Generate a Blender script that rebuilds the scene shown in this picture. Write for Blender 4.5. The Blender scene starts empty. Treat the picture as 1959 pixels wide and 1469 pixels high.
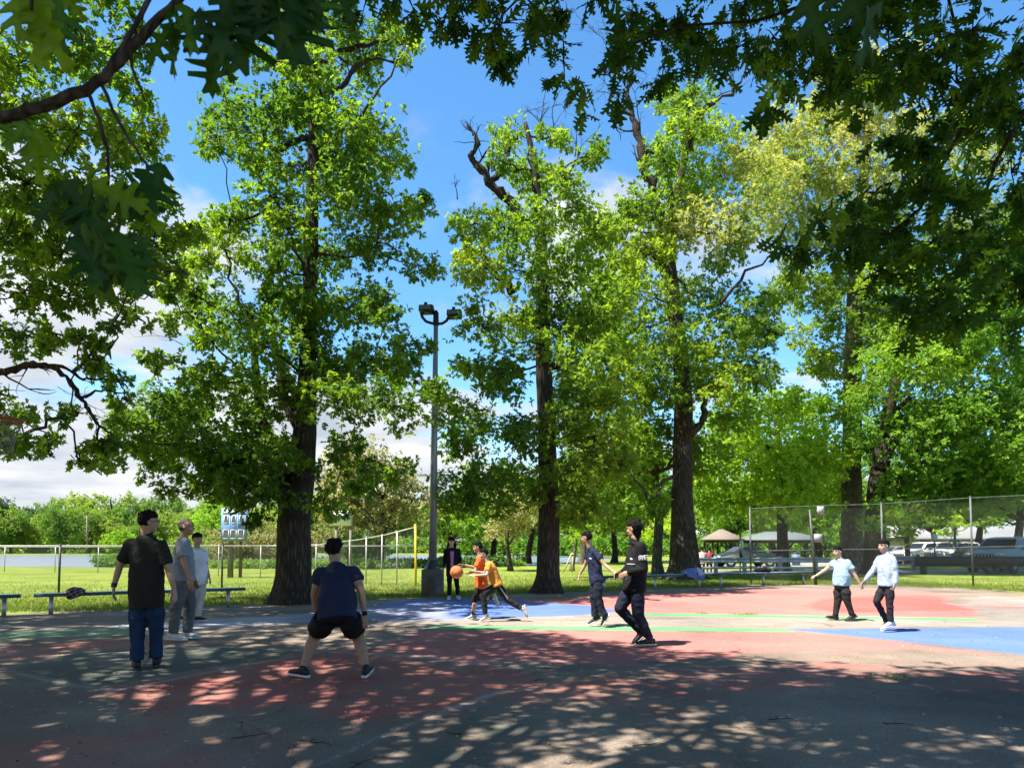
import bpy, bmesh, math, random
import numpy as np
from mathutils import Vector, Matrix, noise as mnoise

# ------------------------------------------------------------------ camera, sky, sun, exposure
S = bpy.context.scene
COL = S.collection
FPX, CX = 1340.0, 979.5                     # focal length and middle column of the photograph, in its pixels
HORIZON, EYE = 1046.0, 1.37
PITCH = math.radians(3.0)                    # the uprights hardly converge: a small tilt, the rest is a vertical lens shift
CY = HORIZON - FPX * math.tan(PITCH)         # row of the optical axis
cam_d = bpy.data.cameras.new("camera")
cam = bpy.data.objects.new("camera", cam_d)
COL.objects.link(cam)
cam.location = (0, 0, EYE)
cam.rotation_euler = (math.pi / 2 + PITCH, 0, 0)
cam_d.sensor_width = 36.0
cam_d.lens = 36.0 * FPX / 1959.0
cam_d.shift_y = (CY - 734.5) / 1959.0
cam_d.clip_start = 0.05
cam_d.clip_end = 3000
cam_d.dof.use_dof = True
cam_d.dof.focus_distance = 14.0
cam_d.dof.aperture_fstop = 11.0
S.camera = cam

SUN_EL, SUN_AZ = 62.0, (-0.87, -0.49)        # towards the sun: left of the camera and a little behind it
_n = math.hypot(*SUN_AZ)
SUN_DIR = Vector((SUN_AZ[0] / _n * math.cos(math.radians(SUN_EL)), SUN_AZ[1] / _n * math.cos(math.radians(SUN_EL)), math.sin(math.radians(SUN_EL))))
sun_d = bpy.data.lights.new("sun", 'SUN')
sun_d.energy = 5.0
sun_d.angle = math.radians(0.53)
sun_d.color = (1.0, 0.95, 0.86)
sun = bpy.data.objects.new("sun", sun_d)
COL.objects.link(sun)
sun.rotation_euler = SUN_DIR.to_track_quat('Z', 'Y').to_euler()
sun.location = SUN_DIR * 60

W = bpy.data.worlds.new("World")
S.world = W
W.use_nodes = True
wt = W.node_tree
wt.nodes.clear()
def wn(t, **k):
    n = wt.nodes.new(t)
    for a, b in k.items():
        setattr(n, a, b)
    return n
wo = wn('ShaderNodeOutputWorld')
bg = wn('ShaderNodeBackground')
bg.inputs['Strength'].default_value = 0.065
sky = wn('ShaderNodeTexSky', sky_type='NISHITA', sun_disc=False, sun_elevation=math.radians(SUN_EL),
         sun_rotation=math.atan2(SUN_DIR.x, SUN_DIR.y), air_density=1.0, dust_density=0.4, ozone_density=3.0, altitude=100)
tc = wn('ShaderNodeTexCoord')
sep = wn('ShaderNodeSeparateXYZ')
wt.links.new(tc.outputs['Generated'], sep.inputs[0])
def wmath(op, a, b=None, c=None):
    n = wn('ShaderNodeMath', operation=op)
    for i, v in enumerate((a, b, c)):
        if v is None: continue
        if isinstance(v, (int, float)): n.inputs[i].default_value = v
        else: wt.links.new(v, n.inputs[i])
    return n.outputs[0]
# clouds on a flat layer overhead: project the direction to a plane, then noise
zc = wmath('MAXIMUM', wmath('ADD', sep.outputs['Z'], 0.16), 0.05)
px_ = wmath('DIVIDE', sep.outputs['X'], zc)
py_ = wmath('DIVIDE', sep.outputs['Y'], zc)
comb = wn('ShaderNodeCombineXYZ')
wt.links.new(px_, comb.inputs[0]); wt.links.new(py_, comb.inputs[1])
n1 = wn('ShaderNodeTexNoise'); n1.inputs['Scale'].default_value = 1.35; n1.inputs['Detail'].default_value = 9; n1.inputs['Roughness'].default_value = 0.56
mp = wn('ShaderNodeMapping'); mp.inputs['Location'].default_value = (3.1, 7.7, 1.3)
wt.links.new(comb.outputs[0], mp.inputs[0]); wt.links.new(mp.outputs[0], n1.inputs['Vector'])
# more cloud towards the horizon and to the left
low = wmath('MULTIPLY', wmath('SUBTRACT', 0.42, sep.outputs['Z']), 0.62)
left = wmath('MULTIPLY', sep.outputs['X'], -0.22)
cov = wmath('ADD', wmath('ADD', n1.outputs['Fac'], low), left)
mr = wn('ShaderNodeMapRange'); mr.interpolation_type = 'SMOOTHSTEP'
mr.inputs['From Min'].default_value = 0.545; mr.inputs['From Max'].default_value = 0.70
wt.links.new(cov, mr.inputs['Value'])
n2 = wn('ShaderNodeTexNoise'); n2.inputs['Scale'].default_value = 2.3; n2.inputs['Detail'].default_value = 6
wt.links.new(mp.outputs[0], n2.inputs['Vector'])
cr = wn('ShaderNodeValToRGB')
cr.color_ramp.elements[0].position = 0.32; cr.color_ramp.elements[0].color = (3.1, 3.5, 4.1, 1)
cr.color_ramp.elements[1].position = 0.62; cr.color_ramp.elements[1].color = (5.4, 5.5, 5.6, 1)
wt.links.new(n2.outputs['Fac'], cr.inputs[0])
hs = wn('ShaderNodeHueSaturation'); hs.inputs['Saturation'].default_value = 1.14; hs.inputs['Value'].default_value = 1.2
sg = wn('ShaderNodeMix', data_type='RGBA', blend_type='MULTIPLY'); sg.inputs[0].default_value = 1.0; sg.inputs[7].default_value = (0.92, 1.07, 1.10, 1)
wt.links.new(sky.outputs[0], sg.inputs[6]); wt.links.new(sg.outputs[2], hs.inputs['Color'])
# paler towards the horizon, deeper overhead
gm = wn('ShaderNodeMapRange'); gm.inputs['From Min'].default_value = 0.60; gm.inputs['From Max'].default_value = 0.95; gm.inputs['To Min'].default_value = 1.45; gm.inputs['To Max'].default_value = 0.72
wt.links.new(sep.outputs['Z'], gm.inputs['Value']); wt.links.new(gm.outputs[0], hs.inputs['Value'])
mx = wn('ShaderNodeMix', data_type='RGBA')
wt.links.new(mr.outputs[0], mx.inputs[0]); wt.links.new(hs.outputs[0], mx.inputs[6]); wt.links.new(cr.outputs[0], mx.inputs[7])
wt.links.new(mx.outputs[2], bg.inputs['Color'])
wt.links.new(bg.outputs[0], wo.inputs['Surface'])

S.view_settings.view_transform = 'Standard'
S.view_settings.look = 'None'
S.view_settings.exposure = 1.55
S.view_settings.gamma = 1.0
S.render.engine = 'CYCLES'
S.cycles.use_denoising = True
S.cycles.max_bounces = 6
S.cycles.diffuse_bounces = 3
S.cycles.transmission_bounces = 4
S.cycles.caustics_reflective = False
S.cycles.caustics_refractive = False

# ------------------------------------------------------------------ pixels of the photograph <-> places
_cp, _sp = math.cos(PITCH), math.sin(PITCH)
def ray(px, py):
    rx, ry = (px - CX) / FPX, (CY - py) / FPX
    return Vector((rx, _cp - ry * _sp, _sp + ry * _cp))
def at(px, py, Y):
    d = ray(px, py)
    return Vector((0, 0, EYE)) + d * (Y / d.y)
def gnd(px, py, z=0.0):
    d = ray(px, py)
    return Vector((0, 0, EYE)) + d * ((z - EYE) / d.z)
def gy(py):
    return gnd(CX, py).y
def project(P):
    """(N,3) array -> (N,2) photograph pixels and depth"""
    q = P - np.array([0, 0, EYE])
    dep = q[:, 1] * _cp + q[:, 2] * _sp
    up = -q[:, 1] * _sp + q[:, 2] * _cp
    d = np.where(dep > 0.05, dep, 0.05)
    return CX + q[:, 0] / d * FPX, CY - up / d * FPX, dep

# ------------------------------------------------------------------ objects
def tag(o, label=None, cat=None, group=None, kind=None):
    if label: o["label"] = label
    if cat: o["category"] = cat
    if group: o["group"] = group
    if kind: o["kind"] = kind
    return o
def thing(name, loc, label, cat, group=None, rz=0.0):
    o = bpy.data.objects.new(name, None)
    o.empty_display_size = 0.2
    COL.objects.link(o)
    o.location = loc
    o.rotation_euler = (0, 0, rz)
    return tag(o, label, cat, group)
def link_mesh(name, me, mat, parent=None, world=False):
    """world=True: the mesh is given in world coordinates and its parent sits elsewhere"""
    o = bpy.data.objects.new(name, me)
    COL.objects.link(o)
    for m in (mat if isinstance(mat, (list, tuple)) else [mat]):
        me.materials.append(m)
    if parent is not None:
        o.parent = parent
        if world:
            bpy_mat = Matrix.Translation(parent_loc(parent))
            o.matrix_parent_inverse = bpy_mat.inverted()
    return o
def parent_loc(p):
    v = Vector((0, 0, 0))
    while p is not None:
        v += p.location
        p = p.parent
    return v
def np_mesh(name, V, F, smooth=False):
    """V (n,3), F (m,3) or (m,4) arrays"""
    V = np.asarray(V, dtype=np.float32); F = np.asarray(F, dtype=np.int32)
    me = bpy.data.meshes.new(name)
    k = F.shape[1]
    me.vertices.add(len(V)); me.loops.add(F.size); me.polygons.add(len(F))
    me.vertices.foreach_set("co", V.ravel())
    me.loops.foreach_set("vertex_index", F.ravel())
    me.polygons.foreach_set("loop_start", np.arange(0, F.size, k, dtype=np.int32))
    me.polygons.foreach_set("loop_total", np.full(len(F), k, dtype=np.int32))
    me.polygons.foreach_set("use_smooth", np.full(len(F), smooth, dtype=bool))
    me.update(calc_edges=True)
    return me
class MB:
    """collects boxes, tubes, lofts into one mesh"""
    def __init__(s): s.v = []; s.f = []; s.mi = []; s.cur = 0
    def add(s, vs, fs):
        o = len(s.v); s.v += [tuple(v) for v in vs]
        for f in fs:
            s.f.append([i + o for i in f]); s.mi.append(s.cur)
    def box(s, c, size, rz=0.0, rx=0.0, bev=0.0):
        M = Matrix.Translation(Vector(c)) @ Matrix.Rotation(rz, 4, 'Z') @ Matrix.Rotation(rx, 4, 'X')
        a, b, h = [d / 2 for d in size]
        if bev <= 0:
            vs = [M @ Vector((x, y, z)) for x in (-a, a) for y in (-b, b) for z in (-h, h)]
            s.add(vs, [(0, 1, 3, 2), (4, 6, 7, 5), (0, 4, 5, 1), (2, 3, 7, 6), (0, 2, 6, 4), (1, 5, 7, 3)])
        else:
            bm = bmesh.new()
            bmesh.ops.create_cube(bm, size=1.0)
            for v in bm.verts: v.co = Vector((v.co.x * 2 * a, v.co.y * 2 * b, v.co.z * 2 * h))
            bmesh.ops.bevel(bm, geom=list(bm.edges), offset=bev, segments=2, affect='EDGES')
            bm.verts.index_update()
            s.add([M @ v.co for v in bm.verts], [[v.index for v in f.verts] for f in bm.faces])
            bm.free()
    def beam(s, p, q, w, h, up=(0, 0, 1)):
        """rectangular bar from p to q: w across, h along up"""
        p, q = Vector(p), Vector(q); d = (q - p).normalized()
        side = d.cross(Vector(up)); side = side.normalized() if side.length > 1e-5 else Vector((1, 0, 0))
        u = side.cross(d).normalized()
        vs = [e + side * (sx * w / 2) + u * (sz * h / 2) for e in (p, q) for sx, sz in ((-1, -1), (1, -1), (1, 1), (-1, 1))]
        s.add(vs, [(0, 3, 2, 1), (4, 5, 6, 7), (0, 1, 5, 4), (1, 2, 6, 5), (2, 3, 7, 6), (3, 0, 4, 7)])
    def tube(s, pts, rad, n=8, caps=True, jit=None):
        pts = [Vector(p) for p in pts]
        if isinstance(rad, (int, float)): rad = [rad] * len(pts)
        o = len(s.v); ref = None
        for i, p in enumerate(pts):
            t = (pts[min(i + 1, len(pts) - 1)] - pts[max(i - 1, 0)])
            t = t.normalized() if t.length > 1e-9 else Vector((0, 0, 1))
            if ref is None:
                ref = t.cross(Vector((0, 1, 0)));
                if ref.length < 0.1: ref = t.cross(Vector((1, 0, 0)))
            ref = (ref - t * ref.dot(t)).normalized()
            b = t.cross(ref)
            for k in range(n):
                a = 2 * math.pi * k / n
                r = rad[i] * (jit(i, a, p) if jit else 1.0)
                s.v.append(tuple(p + ref * (r * math.cos(a)) + b * (r * math.sin(a))))
        for i in range(len(pts) - 1):
            for k in range(n):
                k2 = (k + 1) % n
                s.f.append([o + i * n + k, o + i * n + k2, o + (i + 1) * n + k2, o + (i + 1) * n + k]); s.mi.append(s.cur)
        if caps:
            s.f.append([o + k for k in reversed(range(n))]); s.mi.append(s.cur)
            s.f.append([o + (len(pts) - 1) * n + k for k in range(n)]); s.mi.append(s.cur)
    def loft(s, rings):
        """rings: (centre, side vector a, forward vector b[, squareness])"""
        n = 20; o = len(s.v)
        for r in rings:
            c, a, b = Vector(r[0]), Vector(r[1]), Vector(r[2]); e = r[3] if len(r) > 3 else 2.3
            for k in range(n):
                t = 2 * math.pi * k / n; ct, st = math.cos(t), math.sin(t)
                x = math.copysign(abs(ct) ** (2 / e), ct); y = math.copysign(abs(st) ** (2 / e), st)
                s.v.append(tuple(c + a * x + b * y))
        m = len(rings)
        for i in range(m - 1):
            for k in range(n):
                k2 = (k + 1) % n
                s.f.append([o + i * n + k, o + i * n + k2, o + (i + 1) * n + k2, o + (i + 1) * n + k]); s.mi.append(s.cur)
        s.f.append([o + k for k in reversed(range(n))]); s.mi.append(s.cur)
        s.f.append([o + (m - 1) * n + k for k in range(n)]); s.mi.append(s.cur)
    def ball(s, c, rx, ry=None, rz=None, frame=None, nu=14, nv=9):
        ry = rx if ry is None else ry; rz = rx if rz is None else rz
        c = Vector(c)
        X, Y, Z = frame if frame else (Vector((1, 0, 0)), Vector((0, 1, 0)), Vector((0, 0, 1)))
        o = len(s.v)
        s.v.append(tuple(c - Z * rz))
        for j in range(1, nv):
            ph = -math.pi / 2 + math.pi * j / nv
            for k in range(nu):
                t = 2 * math.pi * k / nu
                s.v.append(tuple(c + X * (rx * math.cos(ph) * math.cos(t)) + Y * (ry * math.cos(ph) * math.sin(t)) + Z * (rz * math.sin(ph))))
        s.v.append(tuple(c + Z * rz)); top = len(s.v) - 1
        for k in range(nu):
            k2 = (k + 1) % nu
            s.f.append([o, o + 1 + k2, o + 1 + k]); s.mi.append(s.cur)
            for j in range(nv - 2):
                a = o + 1 + j * nu
                s.f.append([a + k, a + k2, a + nu + k2, a + nu + k]); s.mi.append(s.cur)
            a = o + 1 + (nv - 2) * nu
            s.f.append([a + k, a + k2, top]); s.mi.append(s.cur)
    def capsule(s, p, r0, q, r1, n=12):
        p, q = Vector(p), Vector(q); d = q - p
        L = d.length; d = d.normalized() if L > 1e-9 else Vector((0, 0, 1))
        pts, rad = [], []
        for a in (85, 60, 35, 10):
            a = math.radians(a); pts.append(p - d * (r0 * math.sin(a))); rad.append(r0 * math.cos(a))
        for a in (10, 35, 60, 85):
            a = math.radians(a); pts.append(q + d * (r1 * math.sin(a))); rad.append(r1 * math.cos(a))
        s.tube(pts, rad, n)
    def mesh(s, name, smooth=False):
        me = bpy.data.meshes.new(name)
        me.from_pydata(s.v, [], s.f)
        if any(s.mi): me.polygons.foreach_set("material_index", s.mi)
        if smooth: me.polygons.foreach_set("use_smooth", [True] * len(me.polygons))
        me.update()
        return me
    def build(s, name, mat, parent=None, smooth=False, world=True):
        return link_mesh(name, s.mesh(name, smooth), mat, parent, world and parent is not None)

# ------------------------------------------------------------------ materials
MATS = {}
def nodes_of(name):
    m = bpy.data.materials.new(name); m.use_nodes = True
    nt = m.node_tree; nt.nodes.clear()
    out = nt.nodes.new('ShaderNodeOutputMaterial')
    return m, nt, out
def N(nt, t, ins=None, **k):
    n = nt.nodes.new(t)
    for a, b in k.items(): setattr(n, a, b)
    for a, b in (ins or {}).items():
        if hasattr(b, 'is_linked') or isinstance(b, bpy.types.NodeSocket): nt.links.new(b, n.inputs[a])
        else: n.inputs[a].default_value = b
    return n
def ramp(nt, fac, stops):
    r = N(nt, 'ShaderNodeValToRGB', {'Fac': fac})
    e = r.color_ramp.elements
    while len(e) < len(stops): e.new(0.5)
    for i, (p, c) in enumerate(stops):
        e[i].position = p; e[i].color = (*c, 1) if len(c) == 3 else c
    return r.outputs['Color']
def mixc(nt, f, a, b, mode='MIX'):
    n = N(nt, 'ShaderNodeMix', data_type='RGBA', blend_type=mode)
    for i, v in ((0, f), (6, a), (7, b)):
        if isinstance(v, bpy.types.NodeSocket): nt.links.new(v, n.inputs[i])
        else: n.inputs[i].default_value = v if i == 0 else ((*v, 1) if len(v) == 3 else v)
    return n.outputs[2]
def mat(name, col, rough=0.6, var=0.25, scale=6.0, metal=0.0, bump=0.0, bscale=40.0, spec=0.4, coat=0.0, stretch=(1, 1, 1)):
    """paint / cloth / metal: a base colour with uneven wear"""
    if name in MATS: return MATS[name]
    m, nt, out = nodes_of(name)
    tcn = N(nt, 'ShaderNodeTexCoord')
    mp = N(nt, 'ShaderNodeMapping', {'Vector': tcn.outputs['Object']}); mp.inputs['Scale'].default_value = stretch
    nz = N(nt, 'ShaderNodeTexNoise', {'Vector': mp.outputs[0], 'Scale': scale, 'Detail': 5.0})
    lo = tuple(max(0, c * (1 - var)) for c in col); hi = tuple(min(1, c * (1 + var)) for c in col)
    c = ramp(nt, nz.outputs['Fac'], [(0.3, lo), (0.7, hi)])
    b = N(nt, 'ShaderNodeBsdfPrincipled', {'Base Color': c, 'Roughness': rough, 'Metallic': metal, 'Specular IOR Level': spec, 'Coat Weight': coat})
    if bump:
        nb = N(nt, 'ShaderNodeTexNoise', {'Vector': mp.outputs[0], 'Scale': bscale, 'Detail': 4.0})
        bp = N(nt, 'ShaderNodeBump', {'Height': nb.outputs['Fac'], 'Strength': bump, 'Distance': 0.02})
        nt.links.new(bp.outputs[0], b.inputs['Normal'])
    nt.links.new(b.outputs[0], out.inputs[0])
    MATS[name] = m
    return m
def leaf_mat(name, dark, mid, light, trans=0.45, tsat=1.0):
    m, nt, out = nodes_of(name)
    a = N(nt, 'ShaderNodeAttribute', attribute_name='tint')
    c = ramp(nt, a.outputs['Fac'], [(0.0, dark), (0.5, mid), (1.0, light)])
    tcol = mixc(nt, 1.0, c, (1.66 * tsat, 1.78 * tsat, 0.6, 1), 'MULTIPLY')
    p = N(nt, 'ShaderNodeBsdfPrincipled', {'Base Color': c, 'Roughness': 0.58, 'Specular IOR Level': 0.22})
    t = N(nt, 'ShaderNodeBsdfTranslucent', {'Color': tcol})
    s = N(nt, 'ShaderNodeMixShader', {0: trans, 1: p.outputs[0], 2: t.outputs[0]})
    nt.links.new(s.outputs[0], out.inputs[0])
    return m
def bark_mat(name, dark, light, scale=1.0, bump=0.9):
    m, nt, out = nodes_of(name)
    tcn = N(nt, 'ShaderNodeTexCoord')
    mp = N(nt, 'ShaderNodeMapping', {'Vector': tcn.outputs['Object']}); mp.inputs['Scale'].default_value = (9 * scale, 9 * scale, 1.3 * scale)
    nz = N(nt, 'ShaderNodeTexNoise', {'Vector': mp.outputs[0], 'Scale': 1.5, 'Detail': 8.0, 'Roughness': 0.65, 'Distortion': 0.6})
    vo = N(nt, 'ShaderNodeTexVoronoi', {'Vector': mp.outputs[0], 'Scale': 1.6}, feature='DISTANCE_TO_EDGE')
    big = N(nt, 'ShaderNodeTexNoise', {'Vector': tcn.outputs['Object'], 'Scale': 0.9, 'Detail': 3.0})
    h = N(nt, 'ShaderNodeMath', {0: vo.outputs['Distance'], 1: nz.outputs['Fac']}, operation='MULTIPLY')
    c = ramp(nt, h.outputs[0], [(0.0, tuple(x * 0.45 for x in dark)), (0.12, dark), (0.4, light)])
    c = mixc(nt, 0.5, c, ramp(nt, big.outputs['Fac'], [(0.35, (0.6, 0.6, 0.55)), (0.65, (1.25, 1.2, 1.15))]), 'MULTIPLY')
    b = N(nt, 'ShaderNodeBsdfPrincipled', {'Base Color': c, 'Roughness': 0.9, 'Specular IOR Level': 0.15})
    bp = N(nt, 'ShaderNodeBump', {'Height': h.outputs[0], 'Strength': bump, 'Distance': 0.06})
    nt.links.new(bp.outputs[0], b.inputs['Normal']); nt.links.new(b.outputs[0], out.inputs[0])
    return m
# ------------------------------------------------------------------ ground, court, lake
RNG = np.random.default_rng(7)
random.seed(7)

def asphalt_color(nt, vec, lo, hi):
    a = N(nt, 'ShaderNodeTexNoise', {'Vector': vec, 'Scale': 0.55, 'Detail': 6.0, 'Roughness': 0.6})
    f = N(nt, 'ShaderNodeTexNoise', {'Vector': vec, 'Scale': 55.0, 'Detail': 4.0})
    base = ramp(nt, a.outputs['Fac'], [(0.3, lo), (0.72, hi)])
    base = mixc(nt, 0.55, base, ramp(nt, f.outputs['Fac'], [(0.3, (0.55, 0.55, 0.55)), (0.7, (1.4, 1.4, 1.4))]), 'MULTIPLY')
    # cracks: edges of large warped cells
    w = N(nt, 'ShaderNodeTexNoise', {'Vector': vec, 'Scale': 1.1, 'Detail': 4.0})
    wv = N(nt, 'ShaderNodeVectorMath', {0: w.outputs['Color'], 'Scale': 1.3}, operation='SCALE')
    wa = N(nt, 'ShaderNodeVectorMath', {0: vec, 1: wv.outputs[0]}, operation='ADD')
    v = N(nt, 'ShaderNodeTexVoronoi', {'Vector': wa.outputs[0], 'Scale': 0.21}, feature='DISTANCE_TO_EDGE')
    ck = ramp(nt, v.outputs['Distance'], [(0.0, (0.72, 0.70, 0.67)), (0.004, (1, 1, 1))])
    # grit and catkin specks
    sp = N(nt, 'ShaderNodeTexVoronoi', {'Vector': vec, 'Scale': 7.0, 'Randomness': 1.0}, feature='F1')
    spm = ramp(nt, sp.outputs['Distance'], [(0.06, (1.7, 1.55, 1.3)), (0.12, (1, 1, 1))])
    return base, ck, spm, f.outputs['Fac']
def ground_surface(name, paint=None, wear=0.5, lo=(0.165, 0.143, 0.124), hi=(0.31, 0.28, 0.25)):
    m, nt, out = nodes_of(name)
    tcn = N(nt, 'ShaderNodeTexCoord'); vec = tcn.outputs['Object']
    base, ck, spm, fine = asphalt_color(nt, vec, lo, hi)
    c = base
    if paint:
        st = N(nt, 'ShaderNodeMapping', {'Vector': vec}); st.inputs['Scale'].default_value = (0.8, 2.2, 1)
        st.inputs['Rotation'].default_value = (0, 0, 0.25)
        w1 = N(nt, 'ShaderNodeTexNoise', {'Vector': st.outputs[0], 'Scale': 0.9, 'Detail': 9.0, 'Roughness': 0.72})
        w2 = N(nt, 'ShaderNodeTexNoise', {'Vector': vec, 'Scale': 17.0, 'Detail': 5.0, 'Roughness': 0.7})
        s = N(nt, 'ShaderNodeMath', {0: w1.outputs['Fac'], 1: w2.outputs['Fac']}, operation='ADD')
        mk = ramp(nt, N(nt, 'ShaderNodeMath', {0: s.outputs[0], 1: 0.5}, operation='MULTIPLY').outputs[0], [(0.497 + (wear - 0.5) * 0.30 - 0.035, (0, 0, 0)), (0.497 + (wear - 0.5) * 0.30 + 0.045, (1, 1, 1))])
        pv = mixc(nt, 0.5, paint, ramp(nt, w2.outputs['Fac'], [(0.3, (0.75, 0.75, 0.75)), (0.7, (1.3, 1.3, 1.3))]), 'MULTIPLY')
        c = mixc(nt, mk, mixc(nt, 0.25, base, paint), pv)
    c = mixc(nt, 1.0, c, ck, 'MULTIPLY'); c = mixc(nt, 1.0, c, spm, 'MULTIPLY')
    b = N(nt, 'ShaderNodeBsdfPrincipled', {'Base Color': c, 'Roughness': 0.88, 'Specular IOR Level': 0.2})
    bp = N(nt, 'ShaderNodeBump', {'Height': fine, 'Strength': 0.35, 'Distance': 0.008})
    nt.links.new(bp.outputs[0], b.inputs['Normal']); nt.links.new(b.outputs[0], out.inputs[0])
    return m
def grass_ground(name):
    m, nt, out = nodes_of(name)
    tcn = N(nt, 'ShaderNodeTexCoord'); vec = tcn.outputs['Object']
    a = N(nt, 'ShaderNodeTexNoise', {'Vector': vec, 'Scale': 0.35, 'Detail': 7.0, 'Roughness': 0.65})
    st = N(nt, 'ShaderNodeMapping', {'Vector': vec}); st.inputs['Scale'].default_value = (3.0, 1.2, 1)
    f = N(nt, 'ShaderNodeTexNoise', {'Vector': st.outputs[0], 'Scale': 6.0, 'Detail': 7.0, 'Roughness': 0.75})
    c = ramp(nt, a.outputs['Fac'], [(0.30, (0.090, 0.135, 0.022)), (0.5, (0.165, 0.215, 0.036)), (0.72, (0.255, 0.262, 0.070))])
    c = mixc(nt, 0.8, c, ramp(nt, f.outputs['Fac'], [(0.25, (0.35, 0.42, 0.38)), (0.75, (1.6, 1.5, 1.45))]), 'MULTIPLY')
    b = N(nt, 'ShaderNodeBsdfPrincipled', {'Base Color': c, 'Roughness': 0.95, 'Specular IOR Level': 0.1})
    bp = N(nt, 'ShaderNodeBump', {'Height': f.outputs['Fac'], 'Strength': 0.7, 'Distance': 0.06})
    nt.links.new(bp.outputs[0], b.inputs['Normal']); nt.links.new(b.outputs[0], out.inputs[0])
    return m
def sheet(name, poly, z, m, sub=0.35, jit=0.03):
    """a flat sheet from a list of (x, y) ground points, with an uneven edge"""
    pts = []
    for i, p in enumerate(poly):
        q = poly[(i + 1) % len(poly)]
        L = math.hypot(q[0] - p[0], q[1] - p[1]); k = max(1, min(60, int(L / sub)))
        for j in range(k):
            t = j / k; x, y = p[0] + (q[0] - p[0]) * t, p[1] + (q[1] - p[1]) * t
            nx, ny = -(q[1] - p[1]) / max(L, 1e-6), (q[0] - p[0]) / max(L, 1e-6)
            d = jit * (mnoise.noise(Vector((x * 1.7, y * 1.7, z * 500))) + 0.6 * mnoise.noise(Vector((x * 6, y * 6, z * 300))))
            pts.append(Vector((x + nx * d, y + ny * d, z)))
    bm = bmesh.new()
    f = bm.faces.new([bm.verts.new(p) for p in pts])
    if f.normal.z < 0: f.normal_flip()
    bmesh.ops.triangulate(bm, faces=[f])
    me = bpy.data.meshes.new(name); bm.to_mesh(me); bm.free()
    return tag(link_mesh(name, me, m), kind='structure')
def gp(l): return [(gnd(x, y).x, gnd(x, y).y) for x, y in l]

gr = MB(); gr.add([(-1600, -60, 0), (1600, -60, 0), (1600, 1900, 0), (-1600, 1900, 0)], [(0, 1, 2, 3)])
tag(gr.build('lawn', grass_ground('lawn_grass')), kind='structure')

EDGE = [(-900, 1225), (-300, 1188), (0, 1177), (130, 1173), (300, 1167), (520, 1158), (700, 1151), (850, 1144), (1000, 1138), (1130, 1133),
        (1250, 1128), (1350, 1124), (1450, 1121), (1560, 1118), (1700, 1121), (1860, 1127), (1959, 1133), (2400, 1160)]
court_poly = gp(EDGE) + [(14, -8), (-14, -8)]
def signed_dist(P, poly):
    """>0 inside the polygon"""
    x, y = P[:, 0], P[:, 1]; d = np.full(len(P), 1e9); ins = np.zeros(len(P), bool)
    for (x1, y1), (x2, y2) in zip(poly, poly[1:] + poly[:1]):
        dx, dy = x2 - x1, y2 - y1; t = np.clip(((x - x1) * dx + (y - y1) * dy) / max(dx * dx + dy * dy, 1e-12), 0, 1)
        d = np.minimum(d, np.hypot(x - x1 - t * dx, y - y1 - t * dy))
        c = ((y1 > y) != (y2 > y)) & (x < dx * (y - y1) / (dy if abs(dy) > 1e-12 else 1e-12) + x1); ins ^= c
    return np.where(ins, d, -d)
gxs = np.arange(-15, 15.01, 0.07)
gys = np.concatenate([np.arange(-8, 2, 0.6), np.arange(2, 26.0, 0.07)])
GX, GY = np.meshgrid(gxs, gys, indexing='ij'); GP = np.stack([GX.ravel(), GY.ravel()], 1)
wob = np.array([mnoise.noise(Vector((x * .8, y * .8, 2.0))) for x, y in GP[::1]]) if False else 0.11 * np.sin(GP[:, 0] * 3.1 + 1.3 * np.sin(GP[:, 1] * 2.3)) * np.cos(GP[:, 1] * 2.7) + 0.06 * np.sin(GP[:, 0] * 7.3 + GP[:, 1] * 5.1)
sdc = signed_dist(GP, court_poly) + 0.8 * wob
PC = np.zeros((len(GP), 3)); PC[:] = (0.3, 0.28, 0.25); COVER = np.zeros(len(GP))
def mark(px, col, strength=0.85, soft=0.05, ragged=0.0):
    global PC, COVER
    d = signed_dist(GP, gp(px)) + ragged * wob
    c = np.clip(0.5 + d / (2 * soft), 0, 1); c = c * c * (3 - 2 * c)
    w = np.where(c > 0.01, c / np.maximum(c + COVER * (1 - c), 1e-6), 0)[:, None]
    PC = PC * (1 - w) + np.array(col) * w; COVER = c * strength + COVER * (1 - c)
def stroke(px, w, col=(0.42, 0.40, 0.38), strength=0.55):
    global PC, COVER
    pts = gp(px); d = np.full(len(GP), 1e9)
    for (x1, y1), (x2, y2) in zip(pts[:-1], pts[1:]):
        dx, dy = x2 - x1, y2 - y1; t = np.clip(((GP[:, 0] - x1) * dx + (GP[:, 1] - y1) * dy) / (dx * dx + dy * dy), 0, 1)
        d = np.minimum(d, np.hypot(GP[:, 0] - x1 - t * dx, GP[:, 1] - y1 - t * dy))
    c = np.clip((w / 2 + 0.035 - d) / 0.05, 0, 1); ww = (c * 0.9)[:, None]
    PC = PC * (1 - ww) + np.array(col) * ww; COVER = c * strength + COVER * (1 - c)
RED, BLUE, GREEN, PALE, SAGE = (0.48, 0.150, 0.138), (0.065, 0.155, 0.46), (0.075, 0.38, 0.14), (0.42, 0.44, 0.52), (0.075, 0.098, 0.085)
DRED = (0.36, 0.10, 0.085)
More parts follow.
